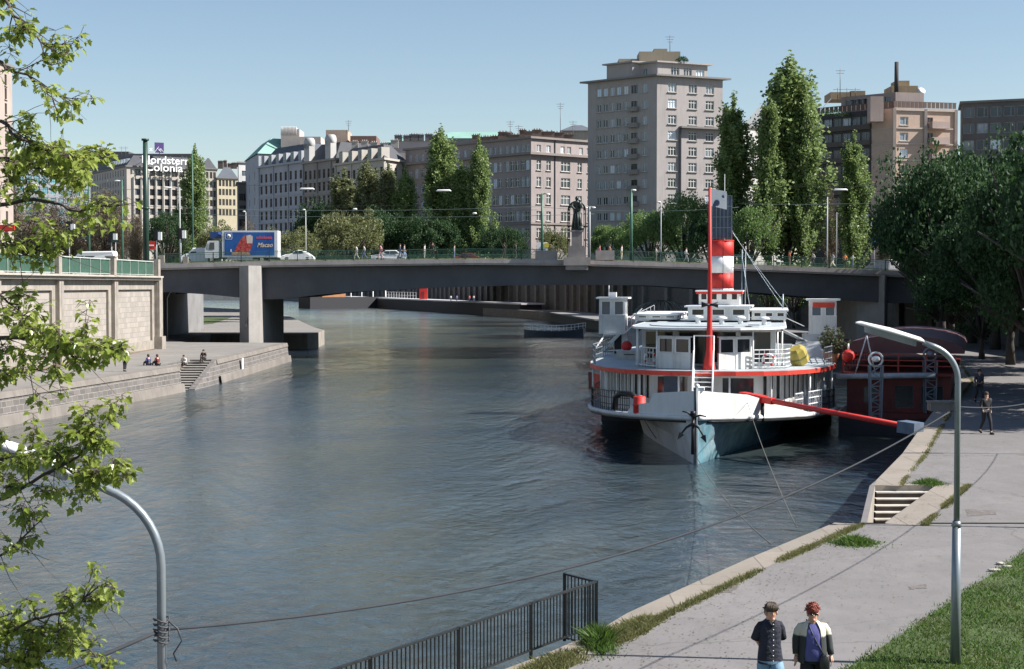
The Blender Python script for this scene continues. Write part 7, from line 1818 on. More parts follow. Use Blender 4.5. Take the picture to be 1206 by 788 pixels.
qs = MB(); quad_slab(qs, (XZ(640,376,352)[0],352), (XZ(700,391,270)[0],270), 8, 2.0, 2.3); o = qs.build('quay_ledge', M_conc_dark); tag(o, kind='structure')

# ------------------------------------------------------------ vehicles
tyre = mat('tyre', (.02,.02,.02), .8); cargl = glassmat('car_glass', (.015,.018,.02), .06); carw = mat('car_white', (.72,.72,.70), .25, 0, .03, 1); chrome = mat('chrome', (.5,.5,.5), .2, .9, .05, 1)
def wheel(t_, x, y, r, w=.2):
    o = MB().tube([(x,y-w/2,r),(x,y+w/2,r)], r, 18).build('wheel', tyre, t_, world=False); MB().tube([(x,y-w/2-.01,r),(x,y+w/2+.01,r)], r*.58, 14).build('rim', chrome, o, world=False)
def car(name, label, loc, rz, prof, W, glassprof, m, wheels, wr, group=None, cat='car'):
    t_ = thing(name, label, cat, tuple(loc), rz, group, world=False)
    b = MB(); secs = []
    for y, k in ((-W/2,.93),(-W/2+.10,1.0),(W/2-.10,1.0),(W/2,.93)):
        zc = .6; secs.append([(px*(.985 if k < 1 else 1), y*(1 if pz < .95 else .86), zc+(pz-zc)*k) for px, pz in prof])
    b.loft(secs, closed=True, smooth=False, cap=True); b.build('body', m, t_)
    g_ = MB()
    for y, s in ((-1,-1),(1,1)):
        for gp in glassprof: pts = [(px, s*(W/2*.5*(1+.86)+.0)+s*(-.0), pz) for px, pz in gp]; pts = [(p[0], s*(W/2*.905+.035-(p[2]-.95)*.12), p[2]) for p in pts]; q = MB(); q.poly(pts if s < 0 else list(reversed(pts))); q.build('side_window', cargl, t_)
    for wx_ in wheels:
        for s in (-1, 1): wheel(t_, wx_, s*(W/2-.11), wr)
    for s in (-1, 1): MB().ball((prof[0][0]+.02 if False else min(p[0] for p in prof)+.05, s*(W/2-.28), .68), (.05,.12,.1), 8).build('headlight', mat('lamp_glass', (.8,.8,.75), .1), t_)
    return t_
beetle = [(-2.0,.35),(-2.03,.55),(-1.9,.78),(-1.5,.95),(-.95,1.02),(-.62,1.12),(-.3,1.38),(.1,1.5),(.6,1.46),(1.1,1.25),(1.55,.98),(1.9,.7),(2.02,.45),(1.98,.32),(1.5,.28),(-1.5,.28)]
car('beetle_car', 'small rounded white beetle shaped car driving on the bridge right of the truck', Vector((XZ(351,300,183)[0],183,ztop(351)+.02)), 0, beetle, 1.6, [[(-.55,1.08),(.05,1.08),(.05,1.40),(-.25,1.34)],[(.12,1.08),(.75,1.08),(.6,1.36),(.12,1.41)]], carw, (-1.25,1.2), .33)
sedan = [(-2.1,.35),(-2.12,.6),(-2.0,.78),(-1.0,.90),(-.35,1.36),(.9,1.38),(1.45,.98),(2.05,.92),(2.12,.6),(2.05,.32),(1.5,.25),(-1.5,.25)]
sgl = [[(-.85,.94),(.1,.94),(.1,1.30),(-.35,1.28)],[(.18,.94),(1.25,.96),(.85,1.31),(.18,1.31)]]
car('parked_car', 'white saloon car behind the railing near the pink dressed pedestrian', Vector((XZ(458,300,184.5)[0],184.5,ztop(458)+.02)), 0, sedan, 1.7, sgl, carw, (-1.3,1.3), .31, 'saloon cars')
car('parked_car', 'pale green saloon car behind the no entry sign on the left bank', Vector((XZ(188,300,186)[0],186,9.55)), R(5), sedan, 1.7, sgl, mat('car_palegreen', (.45,.52,.50), .3), (-1.3,1.3), .31, 'saloon cars')
car('parked_car', 'dark saloon car parked right of the white van', Vector((XZ(126,300,150)[0],150,9.5)), R(4), sedan, 1.7, sgl, mat('car_dark', (.05,.055,.06), .3), (-1.3,1.3), .31, 'saloon cars')
car('parked_car', 'dark blue saloon car half hidden by leaves left of the white van', Vector((XZ(58,300,140)[0],140,9.4)), R(4), sedan, 1.7, sgl, mat('car_navy', (.03,.045,.08), .3), (-1.3,1.3), .31, 'saloon cars')
car('parked_car', 'silver saloon car behind the leaves at the far left street', Vector((XZ(28,300,136)[0],136,9.4)), R(4), sedan, 1.7, sgl, mat('car_silver', (.42,.42,.43), .3), (-1.3,1.3), .31, 'saloon cars')
car('parked_car', 'dark red saloon car behind the bridge railing before the corner building', Vector((XZ(553,300,199)[0],199,ztop(553)-.1)), R(180), sedan, 1.7, sgl, mat('car_red', (.16,.02,.015), .3), (-1.3,1.3), .31, 'saloon cars')
0 and car('parked_car', 'red saloon car close to the right end of the red cars before the corner building', Vector((XZ(562,300,185)[0],185,ztop(562)+.02)), R(180), sedan, 1.7, sgl, mat('car_red2', (.35,.05,.03), .3), (-1.3,1.3), .31, 'saloon cars')
van = [(-2.3,.35),(-2.35,.9),(-2.2,1.15),(-1.55,1.35),(-1.0,2.0),(2.2,2.05),(2.3,1.9),(2.3,.4),(1.6,.28),(-1.6,.28)]
car('white_van', 'white van parked behind the green railing on the left bank', Vector((XZ(108,300,146)[0],146,9.5)), 0, van, 1.8, [[(-1.35,1.35),(-.55,1.35),(-.55,1.85),(-.95,1.85)],[(-.45,1.35),(.6,1.35),(.6,1.85),(-.45,1.85)]], carw, (-1.5,1.45), .34, None, 'van')
car('white_car', 'small white van in front of the truck cab on the bridge', Vector((XZ(238,300,184)[0],184,ztop(238)+.02)), 0, van, 1.7, [[(-1.35,1.35),(-.55,1.35),(-.55,1.85),(-.95,1.85)]], carw, (-1.4,1.4), .32, None, 'van')
car('dark_bus', 'dark vehicle with a light roof near the right end of the bridge', Vector((XZ(1038,298,200)[0],200,9.6)), R(-60), van, 1.9, [[(-1.35,1.35),(-.55,1.35),(-.55,1.85),(-.95,1.85)]], mat('car_grey', (.3,.3,.31), .3), (-1.4,1.4), .34, None, 'van')
# box truck with printed side
Yt = 181.5; xL, zb_ = XZ(232, 304, Yt); s_ = Yt/F
zg = ztop(280)+.02; t_ = thing('box_truck', 'white cab truck with a blue ice cream advertisement on its box', 'truck', (XZ(280,300,Yt)[0],Yt,zg))
bx0, bz1 = XZ(261.5, 271.5, Yt); bx1, bz0 = XZ(327, 303, Yt)
MB().bb((bx0,Yt,bz0),(bx1,Yt+2.4,bz1)).build('box', carw, t_)
adm, nt_, b_, o_ = new_mat('advert_blue'); 
k = mixc(nt_, ramp(nt_, noise(nt_, .35, 3), [(.35,0),(.65,1)]), (.01,.05,.24), (.015,.14,.42)); nt_.links.new(k, b_.inputs['Base Color']); b_.inputs['Roughness'].default_value = .4
ax0, ax1 = bx0+.28, bx1-.38; az0, az1 = bz0+.22, bz1-.2
ad = MB(); ad.bb((ax0,Yt-.02,az0),(ax1,Yt-.001,az1)); ad.build('advert_panel', adm, t_)
def adp(fx_, fz_, d=.03): return Vector((lerp(ax0,ax1,fx_), Yt-d, lerp(az0,az1,fz_)))
cone = MB(); cone.poly([adp(*q) for q in ((.18,.05),(.30,.04),(.47,.06),(.53,.25),(.565,.5),(.56,.72),(.52,.85),(.46,.89),(.40,.86),(.345,.74),(.28,.52),(.22,.3))])
cone.build('ice_cream_print', mat('print_red_brown', (.42,.05,.04), .6, 0, .9, 5, dirt=.9, dirtcol=(.60,.36,.28)), t_)
cone = MB(); cone.poly([adp(*q, .034) for q in ((.45,.52),(.56,.52),(.57,.82),(.52,.89),(.44,.85))]); cone.build('print_cream', mat('print_cream', (.72,.58,.50), .6), t_)
cone = MB(); cone.poly([adp(*q, .034) for q in ((.14,.03),(.52,.03),(.50,.12),(.15,.14))]); cone.build('print_wafer', mat('print_wafer', (.55,.36,.20), .6, 0, .5, 6), t_)
cone = MB(); cone.poly([adp(*q, .036) for q in ((.115,.14),(.155,.12),(.14,.28),(.12,.26))]); cone.build('print_white', carw, t_)
sq = MB(); a, c = adp(.02,.70), adp(.15,.96)
for p, q in (((a.x,a.z),(c.x,a.z)),((c.x,a.z),(c.x,c.z)),((c.x,c.z),(a.x,c.z)),((a.x,c.z),(a.x,a.z))): sq.bar((p[0],Yt-.03,p[1]),(q[0],Yt-.03,q[1]),.05,.02,up=(0,1,0))
sq.lathe([(.24,0),(.24,.02)], tuple((a+c)/2+Vector((0,-.0,0))), 16, M=Matrix.Rotation(R(90),4,'X')); sq.build('logo_square', carw, t_)
sq = MB(); q = (a+c)/2; sq.lathe([(.10,0),(.10,.02)], (q.x+.05,q.y-.022,q.z), 12, M=Matrix.Rotation(R(90),4,'X')); sq.build('logo_dot', adm, t_)
text_obj('schokoeis', 'lettering_red', .46, mat('print_pinkred', (.75,.10,.10), .5), adp(.64,.72), (R(90),0,0), t_, .006, .016, 1.02)
text_obj('Macao', 'lettering_cream', .74, mat('print_sand', (.78,.62,.42), .5), adp(.65,.36), (R(90),0,0), t_, .006, .012, .95, shear=.35)
cx0 = XZ(241.5, 300, Yt)[0]; cx1 = XZ(258, 300, Yt)[0]; cz0 = XZ(250,304,Yt)[1]; cz1 = XZ(250,283.5,Yt)[1]
cb_ = MB(); pr = [(cx0,cz0),(cx0-.05,lerp(cz0,cz1,.45)),(cx0+.30,cz1-.05),(cx0+.5,cz1),(cx1,cz1),(cx1,cz0)]
cb_.loft([[(p[0],y,p[1]) for p in pr] for y in (Yt+.05,Yt+2.3)], closed=True, cap=True); cb_.build('cab', carw, t_)
dw = MB(); h_ = cz1-cz0; dw.poly([(cx0+.42,Yt+.03,cz0+h_*.48),(cx0+1.1,Yt+.03,cz0+h_*.48),(cx0+1.1,Yt+.03,cz0+h_*.9),(cx0+.55,Yt+.03,cz0+h_*.9)]); dw.poly([(cx0+.02,Yt+.08,cz0+h_*.47),(cx0+.25,Yt+.03,cz0+h_*.47),(cx0+.33,Yt+.03,cz0+h_*.88)]); dw.build('cab_window', cargl, t_)
MB().bb((cx0+.6,Yt+.2,cz1+.3),(cx0+1.55,Yt+2.1,cz1+1.05)).build('cooling_unit', mat('cooler_blue', (.02,.06,.22), .5), t_)
fr3 = MB(); fr3.bb((cx0+.5,Yt+.3,zg+.55),(bx1-.2,Yt+2.0,bz0-.02)); fr3.build('chassis', tyre, t_); fr3 = MB(); fr3.bb((bx0+.6,Yt+.02,zg+.42),(bx0+3.6,Yt+.1,zg+.9)); fr3.build('side_guard', mat('guard_grey', (.35,.36,.36), .5), t_)
for wx_ in (cx0+.75, bx1-1.9):
    for y in (Yt+.25, Yt+2.1): o = MB().tube([(wx_,y-.14,zg+.45),(wx_,y+.14,zg+.45)], .45, 18).build('wheel', tyre, t_); MB().tube([(wx_,y-.15,zg+.45),(wx_,y+.15,zg+.45)], .24, 12).build('rim', chrome, o)

# ------------------------------------------------------------ poles, lamps, signs, wires
pg = mat('pole_green', (.05,.13,.085), .45, 0, .15, 2); pgd = mat('pole_dark_green', (.02,.05,.035), .4, 0, .15, 2); pgr = mat('pole_grey', (.36,.37,.37), .5, 0, .1, 2); lw2 = mat('lantern_white', (.85,.85,.83), .4, 0, .02, 1)
def pole(u, v, Y, r, m, label, name='pole', zb=9.0, arms=(), cat='pole', group=None, rings=False):
    x, z = XZ(u, v, Y); t_ = thing(name, label, cat, (x,Y,zb), 0, group); MB().tube([(x,Y,zb),(x,Y,lerp(zb,z,.5)),(x,Y,z)], [r*1.15,r,r*.8], 12).build('shaft', m, t_)
    if rings: MB().tube([(x,Y,z-.15),(x,Y,z+.05)], r*1.3, 12).tube([(x,Y,lerp(zb,z,.5)),(x,Y,lerp(zb,z,.5)+.15)], r*1.4, 12).build('rings', m, t_)
    for (du, dv, kind) in arms:
        k = Y/F; e = Vector((x+du*k, Y, z-dv*k)); MB().tube([(x,Y,z-.1), (x+du*k*.5,Y,z-dv*k*.5+.05), e], r*.5, 6).build('arm', m, t_)
        MB().ball(tuple(e), (.5*abs(kind),.16,.11), 10).build('lantern', lw2, t_)
    return t_
pole(171, 164, 160, .30, pgd, 'tall thick dark green pole in front of the office sign', rings=True)
pole(143.5, 212, 210, .16, pg, 'green lamp post between the thick pole and the bare trees', 'lamp_post', arms=((-5,1,1.0),), cat='lamp post')
pole(104.5, 215, 200, .13, pg, 'green lamp post seen through the branches', 'lamp_post', cat='lamp post', arms=((-3,0,.8),))
pole(226.5, 178, 190, .09, pg, 'very thin tall green pole before the slim poplar', 'pole')
pole(211.5, 221, 185, .10, pgr, 'grey pole with traffic lights and a long white lantern before the poplar', 'lamp_post', arms=((-14,0,1.3),), cat='lamp post')
pole(360, 248, 240, .09, pgr, 'thin lamp post with a small white lantern above the olive bush', 'lamp_post', arms=((-2,-1,.5),), cat='lamp post')
pole(289.5, 250, 250, .09, pgr, 'thin lamp post above the left half of the truck', 'lamp_post', arms=((-2,-1,.5),), cat='lamp post')
pole(638.5, 228, 186, .14, pg, 'dark green post with a side arm before the lit corner wall', 'lamp_post', zb=ztop(638), arms=((7,1,.5),), cat='lamp post')
pole(694.5, 243, 188, .11, pgr, 'grey lamp post with twin white lanterns right of the statue', 'lamp_post', zb=ztop(694), arms=((-4.5,1.5,.55),(4.5,1.5,.55)), cat='lamp post')
pole(743.5, 223, 180, .17, pg, 'green lamp post with one white lantern below the tower', 'lamp_post', zb=ztop(743), arms=((3,1,.6),), cat='lamp post')
pole(778.5, 238, 215, .08, pgr, 'thin grey lamp post before the bright maple', 'lamp_post', arms=((-2.5,0,.6),), cat='lamp post')
pole(853.5, 205, 200, .06, pgr, 'thin grey mast before the broad dark poplar', 'pole')
pole(974.5, 232, 205, .10, pgr, 'grey pole standing between the tallest and the isolated poplar', 'pole')
pole(985.5, 250, 207, .05, pgr, 'very thin pole beside the grey pole at the isolated poplar', 'pole')
def hanging(u, v, Y, L, label):
    x, z = XZ(u, v, Y); t_ = thing('hanging_lamp', label, 'street light', (x,Y,z), 0, 'street lights hung on wires over the road'); MB().tube([(x-L,Y,z),(x-L*.8,Y,z+.07),(x+L*.8,Y,z+.07),(x+L,Y,z)], [.05,.12,.12,.05], 8).build('lantern', lw2, t_)
    MB().bar((x-8,Y,z+.5),(x+8,Y,z+.5),.03).bar((x,Y,z+.1),(x,Y,z+.5),.04).build('wire', mat('wire_dark', (.05,.05,.05), .6), t_)
for u, v, L, lab in ((361.5,223,.95,'long white street light hung before the ornate house'),(522.5,225,.95,'long white street light hung before the tallest poplar of the middle group'),(990,224,.9,'long white street light hung left of the isolated poplar'),(205,220.5,.0,''),(559,252,.25,'small round street light hung before the pointed poplar'),(418,247,.25,'small round street light hung before the sparse poplars')):
    if lab: hanging(u, v, 195, L, lab)
wm_ = mat('wire_thin', (.10,.14,.13), .6)
for j, (u0, v0, u1, v1, Y) in enumerate(((171,243,640,243,183),(640,244,870,244,183),(870,240,1210,228,183),(171,250,700,252,186),(0,214,171,222,170))):
    a, b_ = P(u0,v0,Y), P(u1,v1,Y); o = MB().tube(catenary(a, b_, .5, 20), .022, 4).build('overhead_wire', wm_); tag(o, ['tram wire above the left half of the bridge','tram wire between the statue and the tall poplars','tram wire rising over the right end of the bridge','second lower tram wire above the left half of the bridge','wire over the street behind the left branches'][j], 'wire', 'overhead wires over the bridge')
# no entry sign, signals, information posts
def sign_at(u, v, Y, zb, label, cat='traffic sign'):
    x, z = XZ(u, v, Y); t_ = thing('traffic_sign', label, cat, (x,Y,zb)); MB().cyl((x,Y+.05,zb),(x,Y+.05,z),.045,n=8).build('post', pgr, t_); return t_, x, z
t_, x, z = sign_at(178, 289, 168, 9.2, 'red rectangular no entry sign with a white bar beside the thick green pole')
MB().box((x,168,z),(.78,.05,.95)).build('plate', red, t_); MB().box((x,167.96,z),(.60,.03,.15)).build('white_bar', lw2, t_)
def traffic_light(u, v, Y, label, zb=9.2):
    x, z = XZ(u, v, Y); t_ = thing('traffic_light', label, 'traffic light', (x,Y,zb), 0, 'traffic lights on the left bank'); MB().cyl((x,Y+.1,zb),(x,Y+.1,z+.4),.07,n=8).build('post', pgr, t_)
    MB().bb((x-.18,Y-.12,z-.5),(x+.18,Y+.12,z+.5)).bb((x-.32,Y+.0,z-.62),(x+.32,Y+.03,z+.62)).build('signal_head', blk, t_)
    MB().box((x+.42,Y,z-.1),(.4,.25,.9)).build('backplate', lw2, t_)
traffic_light(184, 277, 172, 'traffic light with a round white backplate above the no entry sign'); traffic_light(212.5, 275, 176, 'traffic light with white box on the grey pole before the poplar'); traffic_light(81, 268, 158, 'traffic light with white boxes seen between the branches'); traffic_light(131, 279, 165, 'traffic light on a white post right of the white van')
t_, x, z = sign_at(136, 284, 164, 9.2, 'dark street name sign on a thin post right of the white van', 'street sign'); MB().box((x,163.9,z),(.9,.05,.28)).build('plate', pgd, t_)
x, z = XZ(1030.5, 267, 198); t_ = thing('advertising_pillar', 'slim blue, white and yellow sign pillar at the right end of the bridge', 'sign pillar', (x,198,9.4)); MB().bb((x-.45,198,z-.2),(x+.45,198.3,z+.75)).build('white_panel', lw2, t_); MB().bb((x-.45,197.98,z-1.0),(x+.45,198.3,z-.24)).build('yellow_panel', mat('panel_yellow', (.65,.55,.05), .5), t_); MB().bb((x-.35,197.98,z-2.2),(x+.45,198.3,z-1.04)).build('blue_panel', mat('panel_sign_blue', (.05,.12,.35), .5), t_); MB().cyl((x,198.4,9.4),(x,198.4,z+.6),.07,n=8).build('post', pgr, t_)
x, z = XZ(642, 296, 188); t_ = thing('sign_board', 'small yellow and white notice board behind the bridge railing left of the statue', 'notice board', (x,188,ztop(642))); MB().bb((x-1.0,188,z+.1),(x+.3,188.1,z+1.1)).build('white_panel', lw2, t_); MB().bb((x-.1,187.9,z+.5),(x+.45,187.98,z+1.0)).build('yellow_panel', MATS['panel_yellow'], t_); MB().cyl((x,188.15,ztop(642)),(x,188.15,z+.8),.05,n=6).build('post', pgr, t_)
# lamp under the left abutment
x, z = XZ(197, 345, 176); t_ = thing('wall_lamp', 'curved lamp at the mouth of the left underpass beside the bridge', 'lamp', (x,176,2)); MB().tube([(x,176,2),(x,176,z-.6),(x+.3,176,z),(x+.9,176,z+.25)], .06, 6).build('post', pgr, t_); MB().ball((x+1.4,176,z+.3),(.65,.16,.12),8).build('lantern', lw2, t_)
# red shop sign seen through the branches
x, z = XZ(6, 269, 150); t_ = thing('shop_sign', 'red illuminated shop board behind the branches at the left edge', 'sign', (x,150,9.2)); MB().bb((x-1.5,150,z-.3),(x+.9,150.2,z+.35)).build('board', red, t_); MB().cyl((x,150.25,9.2),(x,150.25,z),.06,n=6).build('post', pgr, t_)

# ------------------------------------------------------------ the couple on the near path
def figure(label, base, rz, H, spec):
    t_ = thing('person', label, 'person', tuple(base), rz, None, world=False); s = H/1.72
    def part(nm, me, m):
        me.materials.clear()
        for q in (m if isinstance(m, (list, tuple)) else [m]): me.materials.append(q)
        o = bpy.data.objects.new(nm, me); COL.objects.link(o); o.parent = t_; o.scale = (s,s,s); return o
    spec(part, t_, s); return t_
def head_detail(mb, hd, fwd=.0):
    """nose, ears and chin as extra lumps in the body mesh"""
    x, y, z = hd
    mb.ball((x,y-.098,z-.005),(.014,.022,.026),8); mb.ball((x-.082,y+.0,z-.0),(.014,.022,.034),8); mb.ball((x+.082,y+.0,z-.0),(.014,.022,.034),8); mb.ball((x,y-.072,z-.075),(.035,.03,.025),8)
def join_mesh(me, mb):
    o = mb.build('j', []); b = MB(); 
    for src in (me, o.data):
        off = len(b.v); b.v.extend([tuple(v.co) for v in src.vertices])
        for f in src.polygons: b.f.append(tuple(i+off for i in f.vertices)); b.mi.append(0); b.sm.append(True)
    bpy.data.objects.remove(o); o2 = b.build('j', []); r = o2.data; bpy.data.objects.remove(o2); return r
def fingers(mb, wrist, d, side, curl, r=.0085):
    """palm and five fingers from a wrist point, d: pointing direction, side: thumb side"""
    d = Vector(d).normalized(); side = Vector(side).normalized(); nrm = d.cross(side).normalized(); w = Vector(wrist)
    mb.tube([w-d*.02, w+d*.02, w+d*.06, w+d*.085], [.024,.032,.036,.03], 8)
    for k, L in enumerate((.066,.076,.072,.056)):
        b = w+d*.08+side*(.026-.0175*k); c1 = b+d*L*.42+nrm*curl*.012; c2 = c1+(d*(1-curl*.5)+nrm*curl).normalized()*L*.33; c3 = c2+(d*(1-curl)+nrm*curl*1.2).normalized()*L*.28
        mb.tube([b-d*.02, b, c1, c2, c3], [r*1.1,r*1.1,r,r*.92,r*.7], 6)
    b = w+d*.03+side*.03; mb.tube([w+d*.01+side*.015, b+side*.012, b+side*.022+d*.03, b+side*.02+d*.055], [r*1.4,r*1.3,r*1.1,r*.8], 6)
def face(part, hd, lipc=(.42,.12,.10), shades=False):
    x, y, z = hd; m = MB()
    if not shades:
        for sx in (-1, 1): m.ball((x+sx*.033,y-.088,z+.022),(.014,.008,.008),8)
        e = m.build('e', []); me = e.data; bpy.data.objects.remove(e); part('eyes', me, mat('eye_dark', (.03,.02,.02), .2))
    m = MB(); m.ball((x,y-.093,z-.042),(.024,.009,.007),8); e = m.build('e', []); me = e.data; bpy.data.objects.remove(e); part('lips', me, mat('lip', lipc, .5))
    if shades:
        m = MB()
        for sx in (-1, 1): m.ball((x+sx*.034,y-.092,z+.020),(.030,.012,.021),10)
        m.tube([(x-.034,y-.102,z+.026),(x+.034,y-.102,z+.026)],.004,5)
        for sx in (-1, 1): m.tube([(x+sx*.062,y-.09,z+.025),(x+sx*.088,y+.0,z+.02)],.004,5)
        e = m.build('e', []); me = e.data; bpy.data.objects.remove(e); part('sunglasses', me, mat('shades_black', (.01,.01,.012), .1))
def mk(mb):
    e = mb.build('e', []); me = e.data; bpy.data.objects.remove(e); return me
def rings(mb, secs, n=20, e=2.6):
    out = []
    for cx, cy, z, rx, ry in secs:
        r_ = []
        for k in range(n):
            a = 2*math.pi*k/n; c, s_ = math.cos(a), math.sin(a); r_.append((cx+rx*math.copysign(abs(c)**(2/e), c), cy+ry*math.copysign(abs(s_)**(2/e), s_), z))
        out.append(r_)
    mb.loft(out, closed=True, smooth=True); return mb
def sleeve(mb, pts, rs): mb.tube(pts, rs, 12, cap=True)
def man(part, t_, s):
    hd = (.0,-.075,1.555)
    nodes = [(0,.0,.95,.135,.105),(0,.005,1.10,.125,.10),(0,.0,1.32,.155,.11),(0,-.02,1.46,.055,.055),(*hd,.080,.095),(0,-.055,1.645,.07,.085),
      (.14,.0,1.365,.045),(.195,.085,1.16,.038),(.10,.20,1.02,.03),(-.14,.0,1.365,.045),(-.195,.085,1.16,.038),(-.10,.20,1.02,.03),
      (.09,0,.92,.09),(.10,-.20,.52,.058),(.10,-.24,.09,.04),(-.09,0,.92,.09),(-.09,.02,.50,.058),(-.09,.26,.15,.04)]
    me = skin_mesh(nodes, [(0,1),(1,2),(2,3),(3,4),(4,5),(2,6),(6,7),(7,8),(2,9),(9,10),(10,11),(0,12),(12,13),(13,14),(0,15),(15,16),(16,17)], 2)
    x = MB(); head_detail(x, hd); fingers(x, (.10,.20,1.02), (-.9,.15,-.3), (0,0,1), .4); fingers(x, (-.10,.20,1.02), (.9,.2,-.2), (0,0,1), .4)
    part('body', join_mesh(me, x), SKINM); face(part, hd)
    navy = mat('shirt_navy', (.016,.018,.032), .85, 0, .5, 3, .9)
    q = MB(); rings(q, [(0,-.005,.80,.186,.135),(.004,-.005,.86,.188,.14),(0,-.005,.95,.176,.135),(0,0,1.08,.160,.126),(0,0,1.20,.163,.13),(0,0,1.30,.168,.13),(0,0,1.36,.162,.118),(0,-.002,1.40,.138,.10),(0,-.008,1.435,.098,.08),(0,-.02,1.462,.066,.066)])
    for sx in (-1, 1): sleeve(q, [(sx*.08,0,1.39),(sx*.140,.0,1.365),(sx*.170,.018,1.31),(sx*.192,.045,1.22),(sx*.208,.072,1.145)], [.045,.062,.064,.064,.068])
    sh = mk(q)
    part('shirt', sh, navy)
    b = MB()
    for k in range(8): z = 1.40-.078*k; b.ball((.012,-.142-(.006 if 2<k<6 else 0)-.0*k,z),(.009,.007,.009),8)
    part('buttons', mk(b), lw2)
    b = MB(); b.tube([(-.055,-.075,1.45),(-.02,-.115,1.40),(.012,-.13,1.37)],[.02,.017,.01],6); b.tube([(.07,-.075,1.45),(.04,-.115,1.40),(.012,-.13,1.37)],[.02,.017,.01],6); part('collar', mk(b), navy)
    q = MB(); rings(q, [(0,0,.97,.15,.12),(0,0,.90,.178,.135),(0,-.005,.84,.185,.14),(0,-.01,.80,.17,.13)])
    sleeve(q, [(.085,0,.88),(.095,-.05,.76),(.103,-.12,.66),(.105,-.17,.58)], [.09,.105,.100,.098]); sleeve(q, [(-.085,0,.88),(-.092,.005,.76),(-.092,.01,.66),(-.092,.015,.56)], [.09,.105,.100,.098])
    part('shorts', mk(q), mat('denim_light', (.17,.28,.38), .85, 0, .2, 10, .2))
    h = MB(); h.ball((0,-.045,1.625),(.098,.112,.088),16); h.ball((0,.0,1.57),(.094,.085,.10),14)
    for k in range(9): a = -1.2+k*.3; h.tube([(math.sin(a)*.05,-.08,1.70),(math.sin(a)*.085,-.145+abs(a)*.02,1.665),(math.sin(a)*.088,-.158+abs(a)*.032,1.605-.01*(k%2))],[.025,.02,.008],6)
    rr = random.Random(4)
    for k in range(150):
        a = rr.uniform(0,6.28); e = rr.uniform(-.15,1.45); c = Vector((math.cos(a)*math.cos(e)*.096, -.045+math.sin(a)*math.cos(e)*.110, 1.625+math.sin(e)*.088))
        if math.sin(a) < -.5 and e < .25: continue
        d = Vector((rr.uniform(-1,1), rr.uniform(-1,1), rr.uniform(-1.2,.1))).normalized(); n_ = (c-Vector((0,-.045,1.61))).normalized(); h.tube([c, c+n_*.012+d*.018, c+n_*.006+d*.042], [.006,.005,.002], 4)
    part('hair', mk(h), mat('hair_brown', (.07,.05,.035), .6, 0, .4, 20, .5))
    f = MB()
    for a, sgn in (((.10,-.24,.09),1),((-.09,.26,.15),1)): f.tube([(a[0],a[1]+.05,a[2]-.045),(a[0],a[1]-.06,a[2]-.05),(a[0],a[1]-.17,a[2]-.05)],[.045,.048,.035],8)
    part('shoes', mk(f), mat('shoe_dark', (.03,.03,.03), .6))
